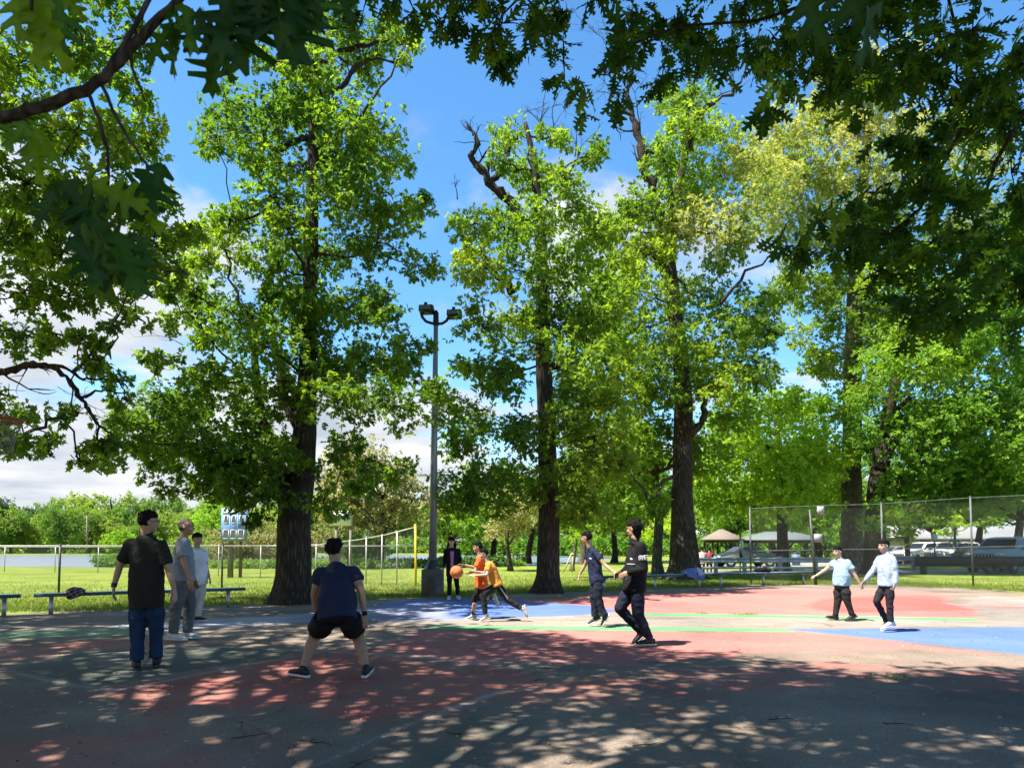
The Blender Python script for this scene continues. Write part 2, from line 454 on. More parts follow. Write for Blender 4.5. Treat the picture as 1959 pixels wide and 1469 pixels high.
# near side, the oldest paint first
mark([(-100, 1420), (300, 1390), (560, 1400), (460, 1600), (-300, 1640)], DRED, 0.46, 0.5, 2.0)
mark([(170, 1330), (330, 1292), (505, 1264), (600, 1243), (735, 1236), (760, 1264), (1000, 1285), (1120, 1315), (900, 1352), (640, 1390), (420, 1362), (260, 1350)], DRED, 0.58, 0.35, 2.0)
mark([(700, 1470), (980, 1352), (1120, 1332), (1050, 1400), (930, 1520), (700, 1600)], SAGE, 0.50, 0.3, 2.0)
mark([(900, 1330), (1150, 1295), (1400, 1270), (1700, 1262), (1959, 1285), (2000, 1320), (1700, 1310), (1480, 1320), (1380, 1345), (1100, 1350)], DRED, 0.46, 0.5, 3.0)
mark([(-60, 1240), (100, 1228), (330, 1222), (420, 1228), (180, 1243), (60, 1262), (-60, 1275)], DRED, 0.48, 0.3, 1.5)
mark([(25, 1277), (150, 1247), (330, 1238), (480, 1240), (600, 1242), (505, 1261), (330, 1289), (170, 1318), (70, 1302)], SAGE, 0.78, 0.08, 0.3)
# far side
mark([(700, 1184), (900, 1178), (1240, 1168), (1700, 1172), (1850, 1150), (1805, 1140), (1959, 1140), (2300, 1160), (2300, 1200), (1959, 1200), (1500, 1204), (820, 1199), (700, 1198)], (0.30, 0.27, 0.24), 0.52, 0.4, 1.0)
mark([(985, 1150), (1150, 1139), (1300, 1133), (1440, 1127), (1600, 1127), (1760, 1131), (1830, 1137), (1825, 1146), (1805, 1149), (1815, 1157), (1850, 1160), (1880, 1183), (1600, 1178), (1240, 1172), (1185, 1168), (1120, 1158)], RED, 0.66, 0.10, 0.8)
mark([(1540, 1160), (1570, 1146), (1680, 1138), (1800, 1140), (1812, 1156), (1860, 1166), (1700, 1170), (1600, 1172)], (0.46, 0.095, 0.085), 0.70, 0.12, 0.5)
mark([(1835, 1162), (1959, 1160), (2150, 1170), (2150, 1172), (1959, 1164)], RED, 0.7, 0.05, 0.4)
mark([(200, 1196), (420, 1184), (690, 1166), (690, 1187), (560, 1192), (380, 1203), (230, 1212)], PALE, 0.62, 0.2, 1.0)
mark([(690, 1166), (760, 1150), (870, 1147), (980, 1149), (1120, 1158), (1190, 1169), (1090, 1178), (900, 1183), (690, 1187)], BLUE, 0.72, 0.06, 0.3)
mark([(560, 1176), (700, 1163), (860, 1152), (860, 1186), (690, 1188), (560, 1192)], (0.24, 0.30, 0.50), 0.55, 0.3, 0.6)
mark([(-120, 1216), (60, 1205), (250, 1199), (330, 1203), (240, 1217), (60, 1224), (-120, 1236)], (0.10, 0.24, 0.13), 0.55, 0.25, 1.0)
mark([(812, 1204), (1100, 1206), (1530, 1209), (1600, 1214), (1720, 1226), (1900, 1250), (1700, 1246), (1500, 1250), (1330, 1262), (1150, 1272), (1000, 1268), (760, 1262), (735, 1232)], RED, 0.58, 0.16, 1.2)
mark([(1490, 1203), (1560, 1203.5), (1700, 1202), (1959, 1199), (2300, 1197), (2300, 1300), (2100, 1274), (1959, 1253), (1700, 1224), (1560, 1210)], BLUE, 0.74, 0.06, 0.3)
mark([(1180, 1170.5), (1240, 1172.5), (1600, 1178.5), (1876, 1183), (1870, 1187.5), (1600, 1184), (1210, 1177)], GREEN, 0.60, 0.05, 0.1)
mark([(820, 1197), (1000, 1197.5), (1300, 1200), (1500, 1202.5), (1530, 1208.5), (1300, 1207), (1000, 1204.5), (812, 1204)], GREEN, 0.62, 0.05, 0.1)
stroke([(728, 1233), (770, 1217), (822, 1199)], 0.05)
stroke([(0, 1279), (60, 1295), (150, 1314), (215, 1322), (330, 1300), (470, 1272), (560, 1256)], 0.05)
stroke([(330, 1224), (420, 1230), (500, 1240), (640, 1247), (800, 1256), (1000, 1280), (1100, 1290)], 0.05)
stroke([(560, 1480), (640, 1450), (760, 1395), (880, 1350), (960, 1322)], 0.05)
stroke([(1590, 1198), (1575, 1192), (1500, 1186), (1380, 1182), (1240, 1183)], 0.06, (0.10, 0.09, 0.08), 0.6)
stroke([(1540, 1162), (1560, 1150), (1640, 1141), (1750, 1139)], 0.06, (0.22, 0.13, 0.11), 0.7)
def court_material():
    m, nt, out = nodes_of('painted_court_asphalt'); tcn = N(nt, 'ShaderNodeTexCoord'); vec = tcn.outputs['Object']
    base, ck, spm, fine = asphalt_color(nt, vec, (0.120, 0.092, 0.070), (0.275, 0.222, 0.175))
    pc = N(nt, 'ShaderNodeAttribute', attribute_name='paint'); cv = N(nt, 'ShaderNodeAttribute', attribute_name='cover')
    st = N(nt, 'ShaderNodeMapping', {'Vector': vec}); st.inputs['Scale'].default_value = (0.8, 2.0, 1); st.inputs['Rotation'].default_value = (0, 0, 0.25)
    w1 = N(nt, 'ShaderNodeTexNoise', {'Vector': st.outputs[0], 'Scale': 1.1, 'Detail': 10.0, 'Roughness': 0.74})
    w2 = N(nt, 'ShaderNodeTexNoise', {'Vector': vec, 'Scale': 26.0, 'Detail': 5.0, 'Roughness': 0.75})
    sm = N(nt, 'ShaderNodeMath', {0: w1.outputs['Fac'], 1: w2.outputs['Fac']}, operation='ADD')
    hf = N(nt, 'ShaderNodeMath', {0: sm.outputs[0], 1: 0.5}, operation='MULTIPLY')
    th = N(nt, 'ShaderNodeMath', {0: cv.outputs['Fac'], 1: 0.45, 2: -0.725}, operation='MULTIPLY_ADD')      # cover .5 -> threshold .5
    df = N(nt, 'ShaderNodeMath', {0: hf.outputs[0], 1: th.outputs[0]}, operation='ADD')
    mk = N(nt, 'ShaderNodeMapRange', {'Value': df.outputs[0], 'From Min': -0.06, 'From Max': 0.07})
    pvar = mixc(nt, 0.6, pc.outputs['Color'], ramp(nt, w2.outputs['Fac'], [(0.3, (0.70, 0.70, 0.70)), (0.7, (1.35, 1.32, 1.3))]), 'MULTIPLY')
    pvar = mixc(nt, 0.22, pvar, base)
    thin = mixc(nt, N(nt, 'ShaderNodeMath', {0: cv.outputs['Fac'], 1: 0.35}, operation='MULTIPLY').outputs[0], base, pc.outputs['Color'])
    c = mixc(nt, mk.outputs[0], thin, pvar)
    big = N(nt, 'ShaderNodeTexNoise', {'Vector': vec, 'Scale': 0.23, 'Detail': 5.0, 'Roughness': 0.6})
    c = mixc(nt, 0.8, c, ramp(nt, big.outputs['Fac'], [(0.35, (0.72, 0.72, 0.74)), (0.65, (1.18, 1.15, 1.1))]), 'MULTIPLY')
    c = mixc(nt, 1.0, c, ck, 'MULTIPLY'); c = mixc(nt, 1.0, c, spm, 'MULTIPLY')
    b = N(nt, 'ShaderNodeBsdfPrincipled', {'Base Color': c, 'Roughness': 0.88, 'Specular IOR Level': 0.2})
    bp = N(nt, 'ShaderNodeBump', {'Height': fine, 'Strength': 0.5, 'Distance': 0.01})
    nt.links.new(bp.outputs[0], b.inputs['Normal']); nt.links.new(b.outputs[0], out.inputs[0])
    return m
nx_, ny_ = len(gxs), len(gys)
I = (np.arange(nx_ - 1)[:, None] * ny_ + np.arange(ny_ - 1)[None]).ravel()
Q = np.stack([I, I + ny_, I + ny_ + 1, I + 1], 1)
Q = Q[(sdc[Q] > 0).all(1)]
used = np.unique(Q); remap = np.full(len(GP), -1); remap[used] = np.arange(len(used))
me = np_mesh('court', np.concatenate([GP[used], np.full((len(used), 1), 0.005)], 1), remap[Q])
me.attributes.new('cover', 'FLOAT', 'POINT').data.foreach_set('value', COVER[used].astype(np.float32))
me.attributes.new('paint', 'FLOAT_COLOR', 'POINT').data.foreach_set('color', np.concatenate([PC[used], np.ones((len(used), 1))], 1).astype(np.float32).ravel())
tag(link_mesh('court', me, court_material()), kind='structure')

# dirt and worn earth along the court's edge
dirt = ground_surface('bare_earth', lo=(0.12, 0.095, 0.07), hi=(0.25, 0.20, 0.15))
ed = gp(EDGE); strip = [(x, y + 0.03) for x, y in ed] + [(x, y + 0.75 + 0.35 * math.sin(i * 2.3)) for i, (x, y) in reversed(list(enumerate(ed)))]
sheet('bare_earth_path', strip, 0.002, dirt, 0.25, 0.25)

# lake, road, car park
m, nt, out = nodes_of('lake_water')
tcn = N(nt, 'ShaderNodeTexCoord')
nz = N(nt, 'ShaderNodeTexNoise', {'Vector': tcn.outputs['Object'], 'Scale': 1.5, 'Detail': 6.0})
b = N(nt, 'ShaderNodeBsdfPrincipled', {'Base Color': (0.16, 0.19, 0.22, 1), 'Roughness': 0.30, 'IOR': 1.33})
bp = N(nt, 'ShaderNodeBump', {'Height': nz.outputs['Fac'], 'Strength': 0.35, 'Distance': 0.1})
nt.links.new(bp.outputs[0], b.inputs['Normal']); nt.links.new(b.outputs[0], out.inputs[0])
sheet('lake', [(-90, 52), (-40, 50), (-18, 46), (-8, 44), (2, 52), (7, 66), (12, 78), (10, 112), (-20, 120), (-60, 118), (-120, 112)], 0.004, m, 1.5, 1.2)
m_road = ground_surface('road_asphalt', lo=(0.19, 0.185, 0.175), hi=(0.29, 0.28, 0.265))
sheet('road', [(8, 36.6), (22, 35.6), (60, 35.5), (60, 42), (22, 41.5), (8, 41)], 0.004, m_road, 1.0, 0.15)
sheet('car_park', [(22, 52), (75, 50), (75, 68), (22, 68)], 0.004, m_road, 1.0, 0.2)
sheet('car_park_lane', [(11, 46.5), (22, 46.2), (22, 52.5), (11, 52.5)], 0.004, m_road, 1.0, 0.2)
# ------------------------------------------------------------------ trees
def tpl_lobed():
    """a lobed oak leaf, length 1 along x, in detail"""
    half = [(.07, .025, .07), (.18, .06, .18), (.30, .19, .24), (.345, .175, .27), (.33, .075, .33), (.40, .065, .40), (.54, .30, .45), (.60, .31, .48), (.60, .24, .50), (.53, .10, .53), (.60, .085, .60), (.76, .27, .65), (.82, .27, .68),
            (.80, .19, .70), (.745, .085, .745), (.82, .07, .82), (.93, .13, .86), (.955, .11, .88), (.92, .05, .92)]
    V, F = [(0, 0, 0)], []
    def z(x, y): return 0.16 * abs(y) - 0.22 * x * x + 0.03 * math.sin(9 * x + 4 * y)
    n = len(half)
    for s in (1, -1):
        for x, y, _ in half: V.append((x - (0.02 if s < 0 else 0), s * y * (1.0 if s > 0 else 0.93), z(x, y)))
    mid0 = len(V)
    for _, y, mx in half: V.append((mx, 0, z(mx, 0)))
    V.append((1, 0, z(1, 0))); tip = len(V) - 1
    for si in (0, 1):
        o = 1 + si * n
        F.append((0, mid0, o) if si else (0, o, mid0))
        for i in range(n - 1):
            a, b, c, d = o + i, o + i + 1, mid0 + i + 1, mid0 + i
            F += [(a, b, c), (a, c, d)] if not si else [(a, c, b), (a, d, c)]
        F.append((o + n - 1, tip, mid0 + n - 1) if not si else (o + n - 1, mid0 + n - 1, tip))
    return np.array(V), np.array(F)
def tpl_mid():
    V = [(0, 0, 0), (0.34, 0.27, 0.05), (0.42, 0.10, 0), (0.68, 0.36, 0.02), (0.74, 0.12, -0.06), (1, 0, -0.16), (0.34, -0.27, 0.05), (0.42, -0.10, 0), (0.68, -0.36, 0.02), (0.74, -0.12, -0.06)]
    F = [(0, 1, 2), (2, 3, 4), (0, 2, 4), (0, 4, 5), (0, 7, 6), (7, 9, 8), (0, 9, 7), (0, 5, 9)]
    F = [(a, c, b) for a, b, c in F]
    return np.array(V), np.array(F)
def tpl_far():
    V = [(0, 0, 0), (0.4, 0.33, 0.06), (0.55, 0.14, 0), (1, 0, -0.14), (0.4, -0.33, 0.06), (0.55, -0.14, 0)]
    F = [(0, 2, 1), (0, 3, 2), (0, 4, 5), (0, 5, 3)]
    return np.array(V), np.array(F)
LOBED, MIDL, FARL = tpl_lobed(), tpl_mid(), tpl_far()

def unit(a): return a / np.maximum(np.linalg.norm(a, axis=1, keepdims=True), 1e-9)
def make_leaves(C, A, k, size, tpl, rng, tint, droop=0.25, up=0.55, spread=(30, 95)):
    """C spray centres, A spray axes, k leaves per spray -> V, F, tint per vertex"""
    n = len(C)
    C = np.repeat(C, k, 0); A = np.repeat(A, k, 0); T = np.repeat(tint, k)
    m = n * k
    rnd = rng.normal(size=(m, 3)); p1 = unit(np.cross(A, rnd)); p2 = np.cross(A, p1)
    ang = np.tile(np.arange(k) * 2 * np.pi / k, n) + rng.uniform(0, 6.28, m) * 0.35
    ph = np.radians(rng.uniform(spread[0], spread[1], m))[:, None]
    d = A * np.cos(ph) + (p1 * np.cos(ang)[:, None] + p2 * np.sin(ang)[:, None]) * np.sin(ph)
    d[:, 2] -= droop; d = unit(d)
    nr = rng.normal(size=(m, 3)) * 0.45 + A * 0.35; nr[:, 2] += up
    y = unit(np.cross(nr, d)); z = np.cross(d, y)
    L = size * rng.uniform(0.7, 1.25, m)
    pos = C + A * (rng.uniform(-0.6, 0.2, m) * size)[:, None] + d * (0.12 * size)
    TV, TF = tpl
    wv = rng.uniform(0.85, 1.15, m)[:, None, None]
    V = pos[:, None, :] + L[:, None, None] * (TV[None, :, 0:1] * d[:, None, :] + TV[None, :, 1:2] * y[:, None, :] * wv + TV[None, :, 2:3] * z[:, None, :])
    F = (TF[None] + (np.arange(m) * len(TV))[:, None, None]).reshape(-1, 3)
    t = np.clip(T + rng.normal(size=m) * 0.17, 0, 1)
    tv = np.repeat(t, len(TV)).reshape(m, -1)
    if len(TV) > 30: tv[:, 39:] += 0.2; tv[:, 0] += 0.2
    return V.reshape(-1, 3), F, np.clip(tv.ravel(), 0, 1)
def leaf_object(name, V, F, t, m, parent):
    if parent is not None: V = V - np.array(parent_loc(parent))
    me = np_mesh(name, V, F)
    at_ = me.attributes.new('tint', 'FLOAT', 'POINT')
    at_.data.foreach_set('value', np.asarray(t, dtype=np.float32))
    o = link_mesh(name, me, m)
    if parent is not None: o.parent = parent
    return o
def fill_clump(c, r, n_leaves, k, rng, tuft_r=0.40, sprays_per_tuft=6, shape=0.5):
    """tufts through an ellipsoid, sprays round each tuft: -> spray centres, axes, tuft centres"""
    n_s = max(2, int(round(n_leaves / k))); n_t = max(2, int(round(n_s / sprays_per_tuft)))
    u = unit(rng.normal(size=(n_t, 3))); rad = rng.uniform(0.12, 1.0, n_t) ** shape
    tc_ = c + u * rad[:, None] * r
    which = rng.integers(0, n_t, n_s)
    off = rng.normal(size=(n_s, 3)) * (tuft_r * np.mean(r) * 0.55)
    P = tc_[which] + off
    A = unit(unit(P - c) * 0.6 + unit(off + 1e-6) * 0.6 + rng.normal(size=(n_s, 3)) * 0.35 + np.array([0, 0, 0.25]))
    return P, A, tc_
def bez(a, b, bend, n=6, rng=None, wob=0.0):
    a, b = Vector(a), Vector(b); mid = (a + b) / 2 + Vector(bend); L = (b - a).length; out = []
    for i in range(n + 1):
        t = i / n
        p = a * (1 - t) ** 2 + mid * (2 * t * (1 - t)) + b * t * t
        if rng is not None and 0 < i < n: p += Vector(rng.normal(size=3)) * (wob * L)
        out.append(p)
    return out
def crooked(mb, pts, r0, r1, n=9):
    """an old limb: bends, swellings and broken-off stubs between the given points"""
    rg_ = np.random.default_rng(int(abs(pts[0].x * 997 + pts[0].z * 131)) + len(pts)); fine = []
    for i in range(len(pts) - 1):
        L_ = (pts[i + 1] - pts[i]).length
        for j in range(4):
            q = pts[i].lerp(pts[i + 1], j / 4)
            if i + j > 0: q += Vector(rg_.normal(size=3)) * 0.05 * L_
            fine.append(q)
    fine.append(pts[-1]); m_ = len(fine)
    rad = [(r0 + (r1 - r0) * i / (m_ - 1)) * (1 + 0.16 * float(rg_.normal())) for i in range(m_)]
    mb.tube(fine, rad, n)
    for i in range(3, m_ - 1, 3):
        if rg_.uniform() < 0.7: bare_twigs(mb, fine[i], (fine[i + 1] - fine[i]).normalized() + Vector(rg_.normal(size=3)) * 0.9, rad[i] * float(rg_.uniform(5, 14)), rad[i] * 0.32, rg_, 1, 3)
def bare_twigs(mb, p, d, L, r, rng, depth=3, n=4):
    """dead branching twigs"""
    p, d = Vector(p), Vector(d).normalized()
    pts = [p]; dd = d.copy()
    for i in range(4):
        dd = (dd + Vector(rng.normal(size=3)) * 0.22).normalized(); pts.append(pts[-1] + dd * (L / 4))
    mb.tube(pts, [r, r * 0.85, r * 0.7, r * 0.55, r * 0.3], 4 if depth < 3 else 6)
    if depth > 0:
        for j in range(n):
            i = int(rng.integers(1, 5)); q = pts[i]
            nd = (dd + Vector(rng.normal(size=3)) * 0.75 + Vector((0, 0, 0.15))).normalized()
            bare_twigs(mb, q, nd, L * rng.uniform(0.4, 0.65), r * 0.5, rng, depth - 1, max(2, n - 1))
def trunk_tube(mb, pts, rad, n=26, seed=0.0, amp=0.07, base_z=0.0, flare=0.0):
    """round trunk with ridged bark and root flare"""
    P, R = [], []
    for i in range(len(pts) - 1):
        k = 7
        for j in range(k):
            t = j / k; P.append(pts[i].lerp(pts[i + 1], t)); R.append(rad[i] * (1 - t) + rad[i + 1] * t)
    P.append(pts[-1]); R.append(rad[-1])
    def jit(i, a, p):
        g = mnoise.noise(Vector((math.cos(a) * 2.2 + seed, math.sin(a) * 2.2, p.z * 0.55)))
        f = mnoise.noise(Vector((math.cos(a) * 7 + seed, math.sin(a) * 7, p.z * 1.3)))
        h = max(0.0, 1 - (p.z - base_z) / 0.75)
        root = flare * h ** 2.2 * (0.55 + 0.75 * max(0, math.sin(a * 5 + seed * 3)) )
        return 1 + amp * g + amp * 0.6 * f + root
    mb.tube(P, R, n, True, jit)
def in_frame(P, m=60):
    x, y, d = project(np.asarray(P, dtype=float))
    return (d > 0.02) & (x > -m) & (x < 1959 + m) & (y > -m) & (y < 1469 + m)

LM = {
    'oak': leaf_mat('oak_leaf', (0.068, 0.135, 0.020), (0.150, 0.245, 0.028), (0.300, 0.360, 0.042), 0.50),
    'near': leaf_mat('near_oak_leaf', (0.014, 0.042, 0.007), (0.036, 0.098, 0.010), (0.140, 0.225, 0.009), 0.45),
    'maple': leaf_mat('maple_leaf', (0.070, 0.160, 0.020), (0.140, 0.260, 0.028), (0.260, 0.370, 0.036), 0.42),
    'catkin': leaf_mat('catkin_oak_leaf', (0.120, 0.190, 0.040), (0.250, 0.300, 0.080), (0.460, 0.420, 0.175), 0.40),
    'lime': leaf_mat('young_green_leaf', (0.150, 0.270, 0.025), (0.270, 0.400, 0.035), (0.400, 0.500, 0.045), 0.46),
    'willow': leaf_mat('brown_budding_leaf', (0.180, 0.165, 0.080), (0.290, 0.270, 0.130), (0.390, 0.380, 0.170), 0.35),
    'wood': leaf_mat('far_wood_leaf', (0.080, 0.170, 0.035), (0.160, 0.260, 0.048), (0.290, 0.350, 0.065), 0.38),
    'dusk': leaf_mat('dark_evergreen_leaf', (0.030, 0.070, 0.030), (0.050, 0.100, 0.036), (0.080, 0.140, 0.045), 0.2),
}
BK = {
    'dark': bark_mat('dark_oak_bark', (0.055, 0.045, 0.034), (0.17, 0.145, 0.11)),
    'grey': bark_mat('grey_oak_bark', (0.09, 0.08, 0.065), (0.27, 0.245, 0.20)),
    'pale': bark_mat('pale_bark', (0.15, 0.135, 0.11), (0.36, 0.33, 0.28)),
    'twig': bark_mat('twig_bark', (0.040, 0.033, 0.025), (0.125, 0.105, 0.085), 3.0),
}
def smooth_trunk(name, mb, m, parent):
    o = mb.build(name, m, parent, smooth=True); return o

def big_tree(name, label, Y, trunk, clumps, leaf='oak', L=0.16, dens=3.0, depth=2.2, bark='dark', tpl=None, seed=1, stems=(), tint=0.38, group=None, extra=None, k=6, start=0.25):
    """trunk: (px, py, radius px) from the ground up; clumps: (px, py, rx, ry[, dy, tint shift, leaf kind])"""
    rng = np.random.default_rng(seed); tpl = tpl or MIDL; u = Y / FPX
    base = gnd(trunk[0][0], trunk[0][1]); base = Vector((at(trunk[0][0], trunk[0][1], Y).x, Y, 0))
    root = thing(name, base, label, 'tree', group)
    tp = [at(a, b, Y) for a, b, _ in trunk]; tr = [r * u for _, _, r in trunk]
    tp[0] = Vector((tp[0].x, Y, -0.15))
    mb = MB()
    trunk_tube(mb, tp, tr, 26, seed * 1.37, 0.07, 0.0, 0.35)
    all_p, all_r = [], []
    for i in range(len(tp) - 1):
        for j in range(4): all_p.append(tp[i].lerp(tp[i + 1], j / 4)); all_r.append(tr[i] + (tr[i + 1] - tr[i]) * j / 4)
    for st in stems:
        sp = [at(a, b, Y + (s[0] if s else 0)) for a, b, r, *s in st]; sr = [r * u for a, b, r, *s in st]
        trunk_tube(mb, sp, sr, 12, seed * 2.1, 0.08, -50)
        all_p += sp[1:]; all_r += sr[1:]
    tz0, tz1 = tp[0].z, tp[-1].z
    groups = {}; n_tr = len(all_p)
    def near_trunk(c):
        v = at(c[0], c[1], Y); return min((v - q).length for q in all_p[:n_tr])
    for ci, c in enumerate(sorted(clumps, key=near_trunk)):
        px, py, rx, ry = c[:4]
        dy = c[4] if len(c) > 4 and c[4] is not None else float(rng.uniform(-1, 1)) * depth
        ts = c[5] if len(c) > 5 else 0.0
        lk = c[6] if len(c) > 6 else leaf
        cen = np.array(at(px, py, Y + dy)); r = np.array([rx * u, (rx + ry) * 0.5 * u, ry * u]) * 0.98
        area = math.pi * r[0] * r[2]; nl = dens * area / (0.30 * L * L)
        Pn, An, tcs = fill_clump(cen, r, nl, k, rng)
        # a second, nearer or farther bunch on the same bough
        cen2 = np.array(at(px + rng.uniform(-.35, .35) * rx, py + rng.uniform(-.3, .3) * ry, Y + dy + (-1 if dy > 0 else 1) * rng.uniform(.5, 1.1) * depth))
        near_lamp = (abs(px - 850) < 75 and 540 < py < 660) or (390 < px < 490 and py > 950) or (600 < px < 700 and py > 945)
        P2, A2, _t2 = fill_clump(cen2, r * 0.95, nl * (0.06 if near_lamp else 0.6), k, rng)
        Pn = np.concatenate([Pn, P2]); An = np.concatenate([An, A2])
        mb.tube(bez(Vector(cen), Vector(cen2), (0, 0, -0.1), 4, rng, 0.03), [0.022, 0.018, 0.014, 0.01, 0.006], 5)
        for q_ in _t2[:5]: mb.tube([Vector(cen2), Vector(q_)], [0.01, 0.004], 4)
        tn = tint + ts + rng.normal(size=len(Pn)) * 0.10 + rng.normal() * 0.15
        groups.setdefault(lk, []).append(make_leaves(Pn, An, k, L * rng.uniform(0.82, 1.22), tpl, rng, tn))
        # limb from the nearest point of trunk, stem or a bunch already grown
        cv = Vector(cen); best = None
        for qi, (q, qr) in enumerate(zip(all_p, all_r)):
            if qr < 0.012: continue
            d_ = cv - q; hd = math.hypot(d_.x, d_.y)
            sc = d_.length + 0.8 * max(0.0, -d_.z - 0.2) + (0.0 if qi < n_tr else 0.35)
            if qi < n_tr and q.z < tz0 + start * (tz1 - tz0): sc += 50
            if best is None or sc < best[0]: best = (sc, q, qr)
        _, q, qr = best
        Ld = (cv - q).length
        if Ld > 0.15:
            pts = bez(q, cv, Vector((0, 0, -0.10 * Ld)) + Vector(rng.normal(size=3)) * 0.10 * Ld, 6, rng, 0.03)
            r0 = min(qr * 0.7, 0.016 + 0.017 * Ld); r1 = max(0.012, r0 * 0.5)
            mb.tube(pts, [r0 + (r1 - r0) * (i / 6) ** 0.7 for i in range(7)], 7)
            all_p.append(cv); all_r.append(r1 * 1.6)
        for tcn_ in tcs[:9]:
            mb.tube(bez(cv, Vector(tcn_), Vector(rng.normal(size=3)) * 0.06, 2), [0.013, 0.009, 0.004], 4)
    if extra: extra(mb, rng, u)
    smooth_trunk('trunk', mb, BK[bark], root)
    for lk, parts in groups.items():
        off = 0; Fs = []
        for v, f, t in parts: Fs.append(f + off); off += len(v)
        leaf_object('crown', np.concatenate([p[0] for p in parts]), np.concatenate(Fs), np.concatenate([p[2] for p in parts]), LM[lk], root)
    return root

# ---- the near oak left of the middle
def t1_extra(mb, rng, u):
    def lim(px, r0, r1, Y=16.6):
        crooked(mb, [at(a, b, Y) for a, b in px], r0 * u, r1 * u)
    lim([(592, 430), (560, 415), (535, 405), (505, 408), (470, 420), (450, 424)], 6, 1, 16.0)
    lim([(590, 262), (565, 270), (535, 288), (520, 282), (505, 268), (480, 255), (460, 250)], 6, 1, 15.8)
    lim([(596, 150), (560, 145), (525, 132), (490, 105), (455, 85)], 6, 3)
    lim([(600, 190), (650, 165), (690, 125), (720, 108), (790, 130)], 6, 2)
    lim([(595, 130), (650, 100), (720, 80), (770, 70)], 6, 2)
    lim([(560, 940), (500, 930), (430, 900), (360, 860), (290, 835), (205, 838)], 9, 1)
    lim([(530, 900), (490, 960), (440, 985)], 8, 2)
    bare_twigs(mb, at(440, 210, 16), (-0.4, 0, 0.9), 0.7, 0.012, rng, 2, 4)
    bare_twigs(mb, at(350, 660, 16), (-0.6, 0, 0.6), 0.9, 0.010, rng, 2, 3)
T1C = [(350, 545, 46, 34, None, .1), (395, 640, 40, 28), (330, 610, 34, 24), (300, 690, 40, 26, None, -.1), (380, 500, 50, 38, None, .2), (440, 420, 46, 34, None, .1), (330, 850, 60, 40, -2.2, -.2), (470, 930, 50, 40, -2.0, -.2), (520, 890, 44, 40, -2.0, -.2), (250, 815, 50, 34, -1.6, -.2), (600, -90, 90, 60), (690, -60, 80, 50), (520, -60, 70, 50), (650, 50, 65, 48), (735, 70, 55, 42), (560, 50, 50, 45), (495, 100, 42, 30), (600, 125, 55, 45), (690, 135, 48, 38), (775, 85, 30, 25),
       (480, 222, 95, 48), (585, 215, 80, 62), (690, 225, 62, 60), (415, 262, 55, 40), (745, 300, 55, 48), (560, 320, 80, 40), (660, 310, 70, 50), (470, 300, 50, 30),
       (640, 380, 72, 52), (735, 400, 70, 48), (800, 395, 36, 30), (520, 375, 60, 35), (560, 450, 60, 40), (430, 480, 70, 45, None, 0.25), (375, 440, 35, 30, None, 0.2),
       (530, 500, 66, 46, None, 0.1), (620, 500, 76, 54), (720, 470, 58, 42), (800, 508, 44, 32), (385, 590, 52, 35), (470, 600, 66, 54), (560, 580, 84, 54), (665, 590, 76, 50), (735, 590, 50, 40), (325, 555, 30, 25),
       (515, 665, 64, 44), (610, 675, 74, 48), (720, 688, 72, 40), (778, 660, 38, 26), (840, 748, 38, 28), (310, 760, 66, 42, None, -0.2), (245, 795, 45, 34, None, -0.2), (415, 735, 58, 46, None, -0.15),
       (470, 800, 62, 54, None, -0.15), (560, 770, 50, 44), (640, 765, 66, 42, None, -0.1), (745, 775, 82, 36, None, -0.15), (280, 855, 60, 32, None, -0.2), (370, 850, 74, 54, None, -0.2), (460, 880, 66, 46, None, -0.2),
       (655, 850, 44, 26, None, -0.15), (710, 895, 52, 28, None, -0.2), (770, 905, 38, 22, None, -0.15), (400, 930, 52, 28, None, -0.2), (452, 962, 36, 20, -1.2, -0.2), (505, 940, 46, 44, None, -0.2),
       (620, 955, 44, 30, None, -0.2), (655, 980, 22, 15, None, -0.2), (470, 1005, 24, 13, -1.0, -0.2), (275, 905, 10, 38, None, 0.0), (300, 940, 25, 14, None, 0), (330, 800, 50, 36, None, -.2), (310, 870, 50, 34, None, -.2), (420, 880, 50, 40, -1, -.2), (520, 850, 50, 40, -1, -.15), (540, 730, 44, 40, -1.2, -.1), (360, 790, 50, 40, None, -.15), (440, 940, 44, 30, -1, -.2), (690, 930, 40, 22, None, -.2), (650, 720, 60, 36, None, -.1), (760, 720, 50, 34, None, -.1), (590, 900, 30, 26, -1.0, -.1)]
big_tree('oak_tree', 'tall oak with forked trunk just behind the crouching boy, left of the lamp post', gy(1154), [(560, 1156, 37), (562, 1100, 33), (562, 1000, 31), (574, 920, 27), (583, 830, 22), (588, 700, 16), (593, 560, 14), (596, 450, 13), (599, 300, 10.5), (602, 120, 8.5), (612, 0, 8), (620, -160, 5)],
         T1C, seed=3, L=0.145, dens=2.8, depth=2.4, bark='dark', extra=t1_extra,
         stems=[[(562, 1000, 22), (545, 935, 20), (525, 880, 15), (500, 800, 10), (490, 720, 8), (480, 600, 5)], [(583, 830, 14), (545, 770, 9), (535, 700, 7), (520, 640, 5)]])

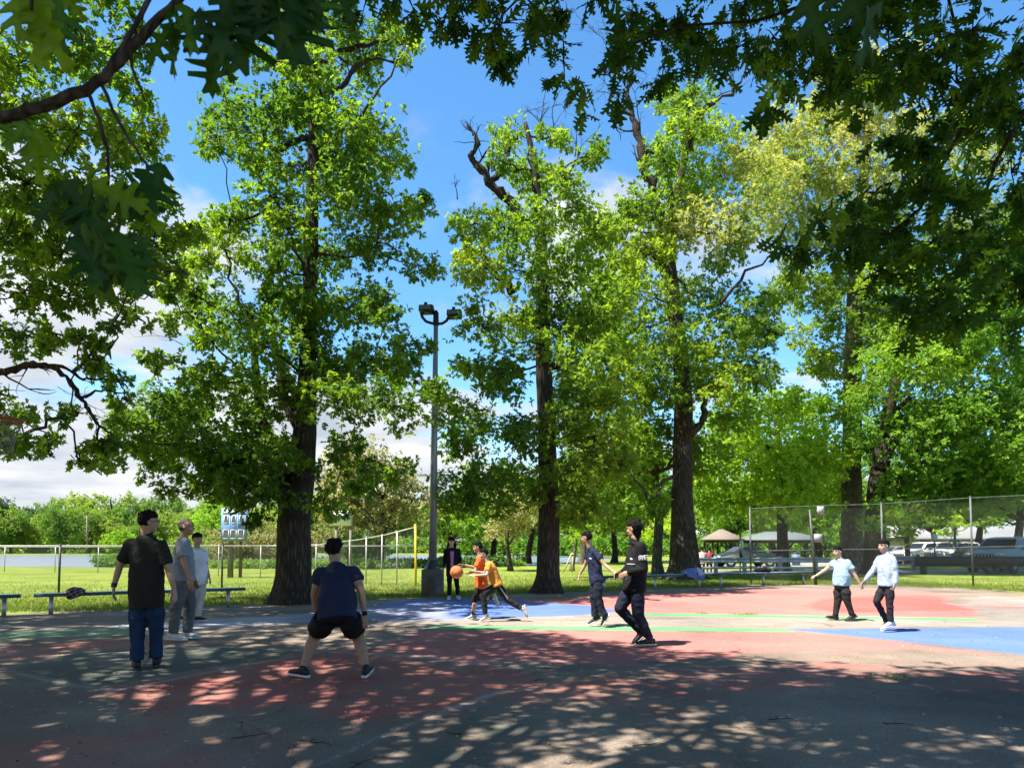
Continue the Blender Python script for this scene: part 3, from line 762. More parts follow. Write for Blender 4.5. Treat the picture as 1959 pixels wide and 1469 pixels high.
# ---- middle oak behind the players
def t2_extra(mb, rng, u):
    Y = gy(1134)
    def lim(px, r0, r1, y=Y):
        crooked(mb, [at(a, b, y) for a, b in px], r0 * u, r1 * u)
    lim([(1000, 430), (975, 385), (940, 350), (912, 318), (900, 300), (915, 275), (908, 255), (893, 240)], 11, 2)
    lim([(940, 350), (960, 325), (975, 275), (1000, 255)], 6, 3)
    lim([(1045, 705), (1075, 698), (1100, 690)], 9, 4)
    lim([(1045, 850), (1085, 845), (1150, 835)], 7, 3)
    lim([(980, 560), (930, 500), (880, 450)], 8, 3)
    for px, py, L in ((1030, 250, 1.2), (1060, 255, 1.1), (1045, 250, 1.3), (1100, 300, 1.0), (1090, 330, 1.0), (905, 260, 0.6), (875, 382, 0.5)):
        bare_twigs(mb, at(px, py, Y + rng.uniform(-.5, .5)), (rng.uniform(-.4, .4), 0, 1), L, 0.02, rng, 3, 4)
T2C = [(970, 262, 46, 32, None, .15), (1062, 262, 34, 25, None, .2), (1020, 335, 64, 42), (950, 305, 26, 22), (1085, 345, 44, 30), (1130, 300, 30, 30), (905, 430, 42, 32, None, .3), (872, 415, 24, 20, None, .3), (1180, 560, 44, 40, None, .1), (1160, 460, 42, 38, None, .15), (1120, 625, 56, 48), (1105, 745, 58, 48, None, .1), (1140, 840, 50, 40), (1075, 960, 44, 36), (860, 780, 30, 26, None, .1), (965, 440, 56, 46), (1040, 425, 56, 46), (1110, 400, 52, 40),
       (925, 510, 52, 40, None, .2), (1010, 520, 64, 46), (1090, 500, 62, 46), (885, 490, 28, 34, None, .2), (920, 620, 44, 40, None, .1), (985, 620, 64, 50), (1065, 605, 64, 50, None, -.05), (1150, 590, 52, 44),
       (890, 700, 38, 26, None, .15), (955, 715, 62, 44), (1040, 660, 50, 36), (1115, 705, 66, 44, None, .1), (910, 820, 70, 44, None, .05), (868, 850, 40, 34), (985, 830, 56, 44), (1095, 800, 64, 48),
       (1165, 780, 50, 44, None, .1), (900, 920, 66, 44, None, -.12), (975, 915, 56, 40, None, -.15), (1090, 900, 66, 44, -1.5, .1), (1150, 895, 56, 40), (870, 968, 42, 24, None, -.15), (1115, 968, 52, 34), (1030, 925, 26, 30, -0.8, .25),
       (960, 965, 50, 28, None, -.1), (1190, 690, 40, 40), (1190, 880, 40, 36)]
big_tree('oak_tree', 'dark trunked oak between the lamp post and the two boys holding hands', gy(1134), [(1047, 1136, 27), (1048, 1100, 22), (1050, 1000, 20), (1048, 900, 18.5), (1045, 800, 17), (1040, 700, 15), (1038, 560, 13), (1034, 450, 11), (1028, 380, 9), (1022, 310, 7), (1005, 235, 4)],
         T2C, seed=11, L=0.155, dens=2.8, depth=2.6, bark='dark', extra=t2_extra, tint=0.42)

# ---- broad oak behind the youth in black
Y3 = gy(1109)
def t3_extra(mb, rng, u):
    def lim(px, r0, r1, y=Y3 - 1.0):
        crooked(mb, [at(a, b, y) for a, b in px], r0 * u, r1 * u)
    lim([(1275, 530), (1265, 450), (1255, 385), (1240, 330), (1222, 270), (1212, 225), (1203, 180), (1212, 130)], 13, 3)
    lim([(1212, 225), (1190, 205), (1165, 190)], 5, 2)
    lim([(1320, 290), (1325, 225), (1345, 215), (1400, 180), (1420, 150)], 8, 2)
    lim([(1318, 830), (1345, 800), (1350, 760), (1385, 720), (1420, 690)], 9, 2)
    lim([(1380, 580), (1430, 520), (1500, 470)], 4, 1)
    for px, py, L in ((1205, 190, 2.2), (1212, 135, 2.0), (1190, 205, 1.8), (1225, 260, 1.6), (1400, 185, 1.9), (1420, 150, 1.5), (1235, 320, 1.2), (1345, 215, 1.6), (1165, 190, 1.6), (1385, 520, 1.2)):
        bare_twigs(mb, at(px, py, Y3 - 1.0), (rng.uniform(-.7, .7), 0, 1), L, 0.028, rng, 3, 4)
T3C = [(1150, 640, 56, 50, 2.0), (1135, 740, 60, 48, 2.0), (1125, 850, 60, 48, 2.0), (1130, 945, 58, 42, 2.0, -.05), (1090, 1000, 40, 24, 2.0, -.05), (1400, 790, 50, 36), (1250, 690, 60, 46, -2.0, .15), (1340, 740, 40, 30, -2, .15), (1285, 195, 52, 26), (1310, 250, 62, 44), (1375, 255, 56, 40, None, .2), (1265, 300, 36, 34), (1330, 180, 40, 30), (1225, 395, 40, 38), (1185, 440, 64, 52, None, .2), (1240, 480, 52, 44, None, .1), (1300, 350, 64, 54), (1380, 340, 64, 54, None, .1),
       (1440, 300, 56, 44, None, 0, 'catkin'), (1445, 370, 56, 46, None, 0, 'catkin'), (1350, 430, 64, 46, None, 0, 'catkin'), (1415, 440, 54, 36, None, 0, 'catkin'), (1290, 430, 46, 46), (1165, 530, 62, 46, None, .2), (1240, 560, 74, 54, None, .15),
       (1335, 570, 74, 54, None, .2), (1430, 595, 52, 44, None, -.15), (1385, 500, 46, 28), (1190, 640, 72, 54, None, .1), (1280, 655, 72, 54, None, .15), (1365, 660, 70, 50, None, .2), (1450, 640, 40, 34, None, -.1), (1205, 745, 64, 46), (1280, 745, 56, 44),
       (1375, 735, 60, 38, None, .15), (1430, 700, 60, 34), (1470, 580, 28, 28, None, -.15), (1185, 830, 62, 44), (1245, 845, 44, 50, None, .1), (1205, 925, 62, 48), (1240, 960, 36, 34), (1170, 985, 50, 30, None, .1), (1460, 720, 36, 26)]
big_tree('oak_tree', 'broad trunked oak behind the blue hoodie, dead stems at its top', Y3, [(1310, 1110, 38), (1310, 1080, 29), (1307, 1030, 24), (1305, 960, 20), (1306, 850, 18.5), (1308, 770, 17.5), (1302, 680, 15), (1290, 590, 14), (1280, 500, 12), (1290, 400, 9), (1310, 300, 7), (1315, 200, 4)],
         T3C, seed=21, L=0.19, dens=2.7, depth=3.4, bark='dark', extra=t3_extra, tint=0.44)

# ---- pale trunk behind the walking boys, with catkins
Y4 = gy(1092)
T4C = [(1500, 560, 34, 26, None, .1, 'oak'), (1560, 475, 46, 36, None, .1), (1620, 545, 46, 40, None, .1, 'oak'), (1690, 540, 54, 42, None, .1, 'oak'), (1600, 690, 44, 36, None, .1, 'oak'), (1665, 650, 40, 34, -2, .15, 'oak'), (1720, 650, 56, 46, None, .1, 'oak'), (1790, 560, 62, 48, None, .1, 'oak'), (1870, 640, 56, 48, None, .1, 'oak'), (1930, 570, 56, 54, None, .1, 'oak'), (1800, 650, 56, 46, None, .1, 'oak'), (1660, 400, 46, 40, -2, .1), (1640, 760, 34, 30, -2, .15, 'oak'), (1880, 420, 60, 50, None, .1), (1820, 460, 60, 46, None, .1), (1500, 255, 70, 50, None, .1), (1580, 230, 60, 44, None, .15), (1540, 335, 72, 52), (1480, 330, 48, 42), (1510, 425, 62, 44), (1600, 330, 52, 52, None, .15), (1640, 262, 46, 36, None, .25), (1570, 420, 60, 42), (1470, 400, 42, 36), (1650, 220, 40, 30, None, .2),
       (1560, 560, 52, 40, None, .1, 'oak'), (1600, 610, 42, 36, None, .1, 'oak'), (1530, 640, 34, 26, None, .1, 'oak'), (1520, 520, 36, 22, None, .1, 'oak'), (1650, 480, 50, 46, None, .1, 'oak'), (1705, 400, 62, 52, None, .15, 'oak'), (1725, 250, 52, 44, None, .2), (1790, 330, 56, 46, None, .1), (1830, 240, 50, 40, None, .2),
       (1690, 600, 56, 44, None, .1, 'oak'), (1570, 690, 38, 26, None, 0, 'oak'), (1740, 500, 60, 50, None, .1, 'oak'), (1690, 320, 50, 40, None, .1), (1880, 300, 50, 44, None, .2), (1660, 140, 50, 40, None, .2), (1740, 120, 55, 40, None, .2), (1600, 130, 50, 36, None, .1)]
big_tree('oak_tree', 'straight pale trunked oak behind the boy in the light blue tee', Y4, [(1632, 1094, 26), (1632, 1060, 21), (1629, 1000, 18.5), (1629, 900, 17.5), (1630, 800, 17), (1632, 700, 16), (1634, 600, 15), (1640, 480, 12), (1652, 350, 9), (1662, 230, 7), (1668, 120, 4)],
         T4C, leaf='catkin', seed=31, L=0.22, dens=2.5, depth=3.5, bark='pale', tint=0.5, start=0.4)

# ---- bright maple right of the broad oak
Y5 = 38.0
T5C = [(1490, 905, 56, 44, -3.2, .1), (1500, 955, 50, 34, -3.2, .05), (1470, 855, 56, 44, -3.2, .1), (1545, 930, 44, 36, -3.2, .05), (1395, 830, 60, 44), (1465, 795, 66, 44), (1545, 810, 62, 46), (1365, 890, 50, 44), (1430, 880, 66, 50, -1.5, .1), (1510, 890, 66, 50), (1580, 870, 50, 50), (1370, 960, 48, 34, None, .1), (1450, 955, 66, 34), (1530, 950, 66, 36), (1590, 945, 44, 38, None, -.1),
       (1505, 770, 44, 26), (1420, 770, 40, 28), (1580, 780, 44, 32), (1340, 930, 30, 36, -2, .1)]
big_tree('maple_tree', 'low spreading bright green maple in front of the two pavilions', Y5, [(1498, 1083, 14), (1497, 1040, 10), (1495, 960, 9), (1490, 880, 7), (1485, 800, 4)], T5C, leaf='lime', seed=41, L=0.235, dens=3.3, depth=3.5, bark='dark', tint=0.45, start=0.45)

# ---- dark trunked tree at the right, behind the tall fence
Y6 = gy(1095) - 2
T6C = [(1740, 640, 60, 44, None, .15), (1830, 650, 60, 46, None, .1), (1760, 820, 60, 44, -2, .1), (1850, 800, 60, 46, -2, .05), (1930, 780, 60, 50, -2), (1650, 840, 40, 40, None, .0), (1720, 920, 50, 30, -1, 0), (1850, 920, 60, 34, -1, -.1), (1930, 930, 60, 34, -1, -.1), (1700, 705, 60, 44, None, .15), (1770, 695, 70, 44, None, .15), (1850, 725, 54, 44, None, .1), (1660, 765, 44, 34), (1735, 775, 70, 52), (1825, 800, 70, 52), (1905, 780, 54, 52, None, -.1), (1700, 855, 54, 44, None, -.1), (1785, 875, 72, 48, None, -.1), (1870, 870, 70, 52, None, -.15),
       (1940, 860, 50, 54, None, -.15), (1945, 690, 46, 54), (1900, 620, 56, 44, None, .1), (1690, 950, 32, 26, -1.5, .2), (1800, 945, 72, 32, None, -.15), (1900, 945, 72, 36, None, -.15), (1960, 560, 60, 60, None, .15), (1850, 560, 50, 50, None, .1), (2020, 700, 70, 70), (2030, 850, 70, 70), (1980, 450, 60, 60, None, .2), (1900, 470, 50, 50, None, .15), (1660, 1000, 26, 20, -1.5, .1)]
def t6_extra(mb, rng, u):
    def lim(px, r0, r1, y=Y6 - 1.0):
        crooked(mb, [at(a, b, y) for a, b in px], r0 * u, r1 * u)
    lim([(1690, 960), (1725, 915), (1750, 890), (1765, 855), (1800, 830)], 11, 5)
    lim([(1690, 900), (1708, 850), (1712, 790), (1740, 760)], 9, 4)
    lim([(1755, 660), (1790, 665), (1830, 690)], 8, 4)
big_tree('oak_tree', 'dark trunked oak behind the tall fence, right beside the pale trunk', Y6, [(1674, 1096, 24), (1674, 1060, 20), (1673, 1000, 18), (1677, 930, 16), (1690, 850, 13), (1705, 760, 11), (1730, 680, 7), (1760, 600, 4)], T6C, leaf='maple', seed=51, L=0.215, dens=3.2, depth=3.6, bark='dark', extra=t6_extra, tint=0.42)

# ---- tree whose trunk stands left of the picture
Y7 = 12.6
T7C = [(300, 470, 46, 36), (335, 520, 40, 30), (350, 455, 34, 28, None, .15), (290, 560, 34, 24), (255, 530, 44, 30), (310, 390, 30, 26), (60, 120, 80, 62), (165, 100, 78, 54), (260, 65, 50, 50), (245, 180, 44, 52), (60, 245, 70, 50), (150, 250, 74, 54), (235, 275, 60, 46, None, .1), (292, 268, 34, 34, None, .2), (50, 350, 74, 54), (140, 370, 74, 54), (230, 385, 70, 50), (300, 430, 30, 28), (40, 460, 62, 54), (120, 480, 72, 46),
       (205, 490, 72, 42), (290, 505, 44, 28, None, -.1), (45, 560, 62, 44), (135, 560, 62, 40), (215, 570, 42, 24), (262, 612, 28, 24, None, -.1), (215, 622, 20, 14), (35, 640, 62, 40), (115, 640, 42, 32, None, .1), (40, 790, 44, 40), (100, 835, 26, 22), (60, 855, 40, 20), (15, 850, 40, 30), (125, 795, 22, 18),
       (-80, 100, 90, 80), (-90, 260, 90, 80), (-90, 420, 90, 80), (-90, 580, 90, 80), (-80, 760, 80, 60), (60, -60, 90, 60), (180, -60, 90, 60), (-90, -60, 90, 60), (300, -70, 70, 50), (-200, 300, 90, 110), (-200, 550, 90, 100), (-220, 60, 90, 110), (-300, 400, 90, 120), (-330, 150, 90, 120)]
T7S = [(190, 690, 34, 26, -.5), (225, 725, 30, 24, -.5), (175, 660, 26, 16, -.5), (240, 760, 30, 20, -.5), (150, 790, 22, 18, -.5), (165, 850, 28, 16, -.5), (190, 885, 32, 18, -.5), (150, 880, 20, 12, -.5), (215, 850, 16, 24, -.5), (160, 640, 30, 16, -.5), (215, 660, 22, 14, -.5)]
def t7_extra(mb, rng, u):
    def lim(px, r0, r1, y=Y7 - 0.5):
        crooked(mb, [at(a, b, y) for a, b in px], r0 * u, r1 * u)
    lim([(-330, 830), (-180, 770), (-60, 735), (0, 716), (40, 700), (62, 696), (95, 700), (112, 708), (140, 735), (160, 770), (180, 800), (190, 815), (184, 845), (176, 870)], 9, 1.2)
    lim([(75, 697), (120, 700), (150, 722), (185, 728), (215, 722), (245, 742)], 3.5, 1)
    lim([(140, 710), (165, 690), (180, 665)], 3, 1.2)
    lim([(155, 760), (190, 745), (235, 752)], 3, 1.2)
    lim([(190, 815), (215, 835), (235, 860)], 2.5, 1)
    bare_twigs(mb, at(110, 740, Y7 - .5), (0.5, 0, -0.2), 0.4, 0.006, rng, 1, 2)
r7 = big_tree('oak_tree', 'leafy oak reaching in over the left edge above the basketball hoop', Y7, [(-330, 1190, 50), (-330, 1000, 34), (-325, 800, 30), (-310, 600, 24), (-290, 400, 18), (-280, 200, 12), (-270, 0, 7)],
              T7C + [(a, b, c, d, e, 0.0) for a, b, c, d, e in T7S], seed=61, L=0.15, dens=2.6, depth=2.0, bark='dark', extra=t7_extra, tint=0.42)

# ------------------------------------------------------------------ the two oaks that overhang the camera
def overhang(name, label, trunk_xy, hgt, seed, trunk_r):
    root = thing(name, (trunk_xy[0], trunk_xy[1], 0), label, 'tree')
    mb = MB(); p = [Vector((trunk_xy[0], trunk_xy[1], z)) for z in (-0.1, 0.5, 2.5, 5, 8, hgt)]
    for i, q in enumerate(p): q.x += 0.12 * math.sin(i * 1.3 + seed); q.y += 0.1 * math.cos(i * 1.7)
    trunk_tube(mb, p, [trunk_r * 1.35, trunk_r, trunk_r * 0.85, trunk_r * 0.75, trunk_r * 0.55, 0.06], 22, seed, 0.07, 0.0, 0.35)
    return root, mb, p
LO, lo_mb, lo_p = overhang('oak_tree', 'oak beside the viewer whose near leafy twig crosses the upper left corner', (-4.6, -1.2), 13.0, 5.0, 0.42)
RO, ro_mb, ro_p = overhang('oak_tree', 'oak beside the viewer whose dark boughs hang over the upper right of the view', (6.2, 0.6), 12.0, 8.0, 0.40)
rngc = np.random.default_rng(99)
# boughs seen at the top and right: (px, py, rx, ry) at about 5 m
VIS = [(870, 30, 52, 30), (960, 45, 62, 44), (935, 120, 40, 34), (1035, 60, 44, 56), (1078, 118, 28, 30), (1010, 10, 60, 30), (900, -30, 80, 30), (780, -5, 60, 24), (700, 5, 44, 22), (1120, 180, 30, 26), (1165, 145, 36, 44), (1205, 60, 50, 40),
       (1250, 60, 62, 46), (1270, 125, 34, 34), (1330, 65, 62, 52), (1335, 130, 40, 30), (1405, 95, 48, 46), (1480, 70, 56, 48), (1490, 150, 40, 34), (1550, 110, 50, 52), (1520, 190, 30, 20), (1620, 70, 56, 48), (1700, 60, 56, 50), (1780, 90, 50, 54), (1860, 60, 50, 50), (1930, 110, 44, 60),
       (1605, 160, 48, 40), (1680, 150, 50, 44), (1760, 190, 52, 44), (1830, 160, 50, 44), (1715, 275, 46, 38), (1800, 275, 52, 42), (1880, 245, 46, 46), (1945, 215, 36, 50), (1640, 205, 26, 20), (1705, 350, 46, 34), (1780, 365, 50, 40), (1860, 350, 46, 44), (1935, 330, 36, 44),
       (1640, 415, 46, 34), (1560, 425, 44, 36), (1530, 468, 30, 22), (1600, 465, 44, 32), (1695, 450, 50, 38), (1775, 470, 50, 40), (1855, 450, 46, 44), (1935, 440, 36, 40), (1742, 545, 38, 34), (1800, 560, 44, 40), (1850, 545, 44, 44), (1880, 615, 36, 30), (1830, 640, 32, 22), (1775, 625, 30, 20), (1715, 590, 26, 18), (1925, 540, 36, 40),
       (1740, 320, 44, 36), (1820, 225, 46, 36), (1905, 185, 44, 40), (1960, 400, 40, 44), (1750, 420, 44, 34), (1830, 400, 44, 36), (1905, 490, 44, 40), (1690, 520, 36, 30), (1765, 585, 36, 28), (1850, 600, 40, 30), (1650, 110, 50, 36), (1590, 60, 50, 40), (1740, 135, 48, 36), (1800, 500, 44, 36), (1890, 560, 40, 34), (1660, 365, 32, 22), (1590, 395, 30, 20), (1500, 440, 16, 14), (1120, -20, 80, 30), (1400, -10, 120, 40), (1700, -20, 140, 50), (2000, 0, 60, 80), (2010, 300, 50, 120), (2010, 500, 50, 100)]
parts = []
for i, (px, py, rx, ry) in enumerate(VIS):
    Yc = 5.0 + rngc.uniform(-0.7, 0.9) - (0.5 if px > 1450 else 0)
    u = Yc / FPX; cen = np.array(at(px, py, Yc)); r = np.array([rx * u, 0.28, ry * u])
    nl = 4.1 * math.pi * r[0] * r[2] / (0.30 * 0.15 ** 2)
    Pn, An, tcs = fill_clump(cen, r, nl, 5, rngc, 0.34, 2.2, 0.7)
    An = unit(An + np.array([0, 0, -0.45]))
    parts.append(make_leaves(Pn, An, 5, 0.15, LOBED, rngc, np.full(len(Pn), 0.36) + rngc.normal(size=len(Pn)) * 0.12, droop=0.65, up=0.4, spread=(20, 80)))
    for q in tcs[:6]: ro_mb.tube(bez(Vector(cen), Vector(q), (0, 0, 0.03), 2), [0.006, 0.005, 0.002], 4)
BOUGHS = [([(2300, -150), (2100, 20), (1959, 92), (1905, 160), (1845, 240), (1805, 310), (1760, 400), (1700, 450), (1620, 445), (1545, 440)], .026),
          ([(2300, 60), (2080, 130), (1959, 215), (1905, 310), (1875, 400), (1850, 470), (1825, 540), (1810, 600)], .022),
          ([(2300, -200), (2000, -120), (1800, -60), (1600, -10), (1450, 40), (1300, 50), (1220, 80), (1160, 140)], .024),
          ([(1600, -10), (1560, 80), (1600, 150), (1680, 160), (1760, 180)], .012), ([(1800, -60), (1830, 60), (1830, 150), (1890, 240)], .012),
          ([(1300, -120), (1150, -60), (1000, -10), (960, 30), (935, 110)], .014), ([(1000, -10), (900, -10), (780, -10), (700, 0)], .010), ([(1000, -10), (1040, 30), (1070, 110)], .008), ([(1845, 240), (1790, 270), (1720, 290), (1700, 340)], .010)]
for px, r in BOUGHS:
    pts = [at(a, b, 4.9 + 0.15 * math.sin(i * 1.9)) for i, (a, b) in enumerate(px)]
    if px[0][0] >= 2300: pts = [ro_p[3] if px[0][1] < 0 else ro_p[2].lerp(ro_p[3], .5)] + pts
    ro_mb.tube(pts, [r * 1.0 * (1 - 0.85 * i / (len(pts) - 1)) if px[0][0] >= 2300 else r * (1 - 0.7 * i / (len(pts) - 1)) for i in range(len(pts))], 7)

# the roof of leaves overhead, out of the picture, that shades the near court
def shade_want(px, py):
    e = np.interp(px, [800, 1000, 1250, 1400, 1545, 1610, 1700, 1850, 1959, 2400], [1190, 1214, 1240, 1256, 1274, 1302, 1297, 1290, 1284, 1275])
    right = np.where(py > e, np.where(py > 1330, 1.08, 1.4), 0.0)
    right = np.where((px > 1220) & (px < 1560) & (py > e) & (py < 1300), 0.75, right)
    left = np.where(py > 1178, 0.80, 0.0)
    w = np.where(px < 800, left, right)
    w = np.where((py > 1330) & (px < 820), 0.66, w)
    w = np.where((py > 1385) & (px > 820) & (px < 1230), 0.35, w)
    w = np.where((py > 1390) & (px > 300) & (px < 640), 0.6, w)
    w = np.where((py > 1200) & (py < 1330) & (px < 800), 0.74, w)
    return w
s3 = np.array(SUN_DIR)
NT = 7200
G = np.stack([rngc.uniform(-11, 10, NT), rngc.uniform(1.0, 15.5, NT), np.zeros(NT)], 1)
gx, gyy, gd = project(G)
keep = rngc.uniform(0, 1, NT) < shade_want(gx, gyy) / 1.75
keep &= gd > 0.3
G = G[keep]
need = np.maximum(5.5, 1.37 + 0.93 * (G[:, 1] - 1.5) + 1.0)
hh = np.maximum(rngc.uniform(5.5, 9.5, len(G)), need * rngc.uniform(0.95, 1.2, len(G)))
T = G + s3 * (hh / s3[2])[:, None]
T = T[~in_frame(T, 150) & (hh < 17)]
shade_tufts = []  # added unseen leaf tufts, placed up-sun to shade the visible boughs and near leaves
for (px, py, rx, ry) in VIS:
    for j in range(4):
        q = np.array(at(px + rngc.uniform(-1, 1) * rx, py + rngc.uniform(-1, 1) * ry, 4.9)) + s3 * rngc.uniform(2.2, 5.5)
        if rngc.uniform() < 0.85: shade_tufts.append(q)
for (px, py, yy) in ((220, 500, 1.05), (450, 30, 1.05), (520, 30, 1.05), (480, 60, 1.05), (1540, 0, 1.4), (1600, 30, 1.5), (420, 80, 1.1)):
    for j in range(3): shade_tufts.append(np.array(at(px, py, yy)) + s3 * (2.6 + 1.4 * j) + rngc.normal(size=3) * 0.12)
shade_tufts = np.array(shade_tufts); shade_tufts = shade_tufts[~in_frame(shade_tufts, 110)]
T = np.concatenate([T, shade_tufts])
print('canopy tufts', len(T))
sides = {'L': T[T[:, 0] < 1.2], 'R': T[T[:, 0] >= 1.2]}
canopy = {}
for key, TT in sides.items():
    mb, tpts = (lo_mb, lo_p) if key == 'L' else (ro_mb, ro_p)
    Cs = np.repeat(TT, 8, 0) + rngc.normal(size=(len(TT) * 8, 3)) * np.array([0.26, 0.26, 0.16])
    Cs = Cs[~in_frame(Cs, 110)]
    A = unit(rngc.normal(size=Cs.shape) * 0.6 + np.array([0, 0, 0.4]))
    canopy[key] = make_leaves(Cs, A, 6, 0.155, MIDL, rngc, np.full(len(Cs), 0.42), droop=0.35)
    cells = {}
    for t in TT: cells.setdefault((int(t[0] // 2.2), int(t[1] // 2.2), int(t[2] // 3)), []).append(t)
    for c in cells.values():
        cen = Vector(np.mean(c, 0)); st = min(tpts[2:], key=lambda q: abs(q.z - cen.z * 0.62))
        pts = bez(st, cen, Vector((0, 0, 0.7)), 8, rngc, 0.012)
        if in_frame([list(q) for q in pts], 30).any(): continue
        Ld = (cen - st).length; r0 = 0.02 + 0.010 * Ld
        mb.tube(pts, [r0 * (1 - 0.85 * i / 8) for i in range(9)], 6)
        for t in c:
            tw = [cen, (cen + Vector(t)) / 2 + Vector((0, 0, 0.05)), Vector(t)]
            if not in_frame([list(q) for q in tw], 20).any(): mb.tube(tw, [0.016, 0.011, 0.005], 4)

# the twig that hangs about a metre from the viewer
def seg(px, r0, r1, Yb):
    pts = [at(a, b, y) for (a, b), y in zip(px, Yb)]
    fine = []
    for i in range(len(pts) - 1):
        for j in range(3):
            t = j / 3; q = pts[i].lerp(pts[i + 1], t); fine.append(q + Vector((0, 0, 0.0025 * math.sin(7.1 * (i + t)))))
    fine.append(pts[-1]); n = len(fine)
    lo_mb.tube(fine, [(r0 + (r1 - r0) * i / (n - 1)) * (1 + 0.16 * mnoise.noise(Vector((i * 0.9, r0 * 900, 0)))) for i in range(n)], 9)
seg([(-900, 420), (-400, 330), (-60, 250), (0, 227), (80, 205), (165, 172), (200, 147), (230, 116), (290, 50), (345, -2), (400, -60)], 0.0115, 0.006, [1.05] * 3 + [1.1] * 8)
lo_mb.tube([lo_p[2], Vector((-3.0, 0.3, 2.6)), at(-900, 420, 1.05)], [0.05, 0.025, 0.0115], 8)
seg([(195, 155), (218, 115), (245, 75), (290, -10)], 0.006, 0.004, [1.1, 1.1, 1.11, 1.12])
seg([(166, 172), (190, 230), (206, 290), (208, 340), (203, 366)], 0.0032, 0.002, [1.1] * 5)
seg([(196, 165), (225, 230), (262, 290), (285, 322)], 0.0030, 0.0018, [1.1] * 4)
seg([(250, 88), (252, 130), (270, 172), (278, 195)], 0.003, 0.0014, [1.1] * 4)
seg([(70, -80), (62, -20), (60, 20)], 0.004, 0.002, [1.0] * 3)
seg([(30, 215), (45, 228), (58, 238)], 0.003, 0.002, [1.08] * 3)
NEAR = [  # base px, tip px, depth at base and tip, roll towards the sun, tint (bright where a leaf is coloured as sunlit)
    ((48, -40), (88, 112), 1.02, 1.00, .5, .95), ((80, -30), (66, 92), 1.04, 1.0, -.4, .9), ((96, -40), (168, 44), 1.0, 1.04, .3, .8), ((28, -50), (8, 46), 1.02, .98, .2, .8), ((110, -30), (120, 76), 1.08, 1.06, -.7, .45), ((60, -40), (36, 60), 1.06, 1.1, .9, .6),
    ((60, 238), (28, 310), 1.04, 1.0, .3, .7), ((62, 238), (66, 330), 1.05, 1.02, -.2, .9), ((66, 236), (108, 322), 1.05, 1.06, .4, .95), ((55, 235), (8, 262), 1.05, 1.0, -.4, .6), ((60, 240), (48, 294), 1.1, 1.1, .9, .5), ((64, 240), (92, 300), 1.1, 1.1, -.9, .7)]
rnl = np.random.default_rng(12)
def bunch(cx, cy, n, spread, ln, y0, tints, mean=90.0):
    for i in range(max(2, int(n * .85))):
        a_ = math.radians(mean + rnl.uniform(-spread, spread)); L_ = ln * 0.86 * rnl.uniform(.6, 1.1); bx, by = cx + rnl.uniform(-26, 26), cy + rnl.uniform(-14, 26)
        NEAR.append(((bx, by), (bx + L_ * math.cos(a_), by + L_ * math.sin(a_)), y0 + rnl.uniform(-.05, .06), y0 + rnl.uniform(-.12, .06), rnl.uniform(-1.1, 1.1), float(rnl.choice(tints))))
DK = (.04, .1, .2, .3, .12, .05, .02, .5)
bunch(138, 352, 7, 55, 92, 1.03, DK); bunch(204, 368, 8, 60, 100, 1.08, DK); bunch(185, 430, 7, 45, 104, 1.10, DK); bunch(238, 450, 6, 45, 100, 1.04, DK); bunch(165, 440, 4, 40, 90, 1.0, DK)
bunch(286, 322, 4, 40, 62, 1.1, (.2, .4, .1)); NEAR += [((206, 366), (292, 420), 1.1, 1.06, .2, .9), ((150, 350), (108, 410), 1.03, 1.0, .6, .5), ((170, 350), (250, 385), 1.06, 1.02, .5, .8), ((128, 346), (104, 412), 1.02, 1.0, 1.0, .6)]
bunch(334, 14, 5, 28, 130, 1.1, (.3, .45, .15, .1)); bunch(366, 4, 5, 40, 100, 1.1, DK, 70); bunch(400, 56, 3, 30, 84, 1.1, (.6, .3, .1), 80); bunch(446, -24, 6, 45, 100, 1.08, DK); bunch(500, -26, 6, 45, 104, 1.06, DK); bunch(545, -30, 4, 40, 84, 1.1, DK); bunch(600, -40, 3, 40, 76, 1.2, DK); bunch(650, -44, 3, 40, 70, 1.3, DK)
def placed_leaves(rows, tpl, wid=1.0):
    Vs, Fs, Ts, off = [], [], [], 0
    TV, TF = tpl
    for (b, t, yb, yt, roll, tint) in rows:
        p, q = np.array(at(b[0], b[1], yb)), np.array(at(t[0], t[1], yt)); d = q - p; L = np.linalg.norm(d); d /= L
        view = np.array([0, -1.0, 0.3]); y = np.cross(view, d); y /= np.linalg.norm(y); z = np.cross(d, y)
        y2 = y * math.cos(roll) + z * math.sin(roll); z2 = np.cross(d, y2); wid_ = wid * (0.92 + 0.16 * math.sin(31 * b[0] + 17 * t[1]))
        V = p + L * (TV[:, 0:1] * d + TV[:, 1:2] * y2 * wid_ + (TV[:, 2:3] * 1.6 + 0.5 * TV[:, 1:2] ** 2 * math.copysign(1, math.sin(7 * b[1] + t[0]))) * z2)
        Vs.append(V); Fs.append(TF + off); off += len(V); tv = np.full(len(V), tint); tv[39:] += .16; tv[0] += .16; Ts.append(tv)
    return np.concatenate(Vs), np.concatenate(Fs), np.concatenate(Ts)
near_l = placed_leaves(NEAR, LOBED)
near_r = placed_leaves([((1520, -70), (1562, 74), 1.4, 1.36, .8, .0), ((1676, -40), (1692, 112), 1.5, 1.47, -.9, .0), ((1600, -110), (1640, 60), 1.5, 1.5, .9, .0)], LOBED)
def crown_of(root, lists, m):
    off = 0; Fs = []
    for v, f, t in lists: Fs.append(f + off); off += len(v)
    leaf_object('crown', np.concatenate([p[0] for p in lists]), np.concatenate(Fs), np.concatenate([p[2] for p in lists]), m, root)
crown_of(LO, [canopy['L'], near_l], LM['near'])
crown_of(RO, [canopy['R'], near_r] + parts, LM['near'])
smooth_trunk('trunk', lo_mb, BK['twig'], LO)
smooth_trunk('trunk', ro_mb, BK['twig'], RO)

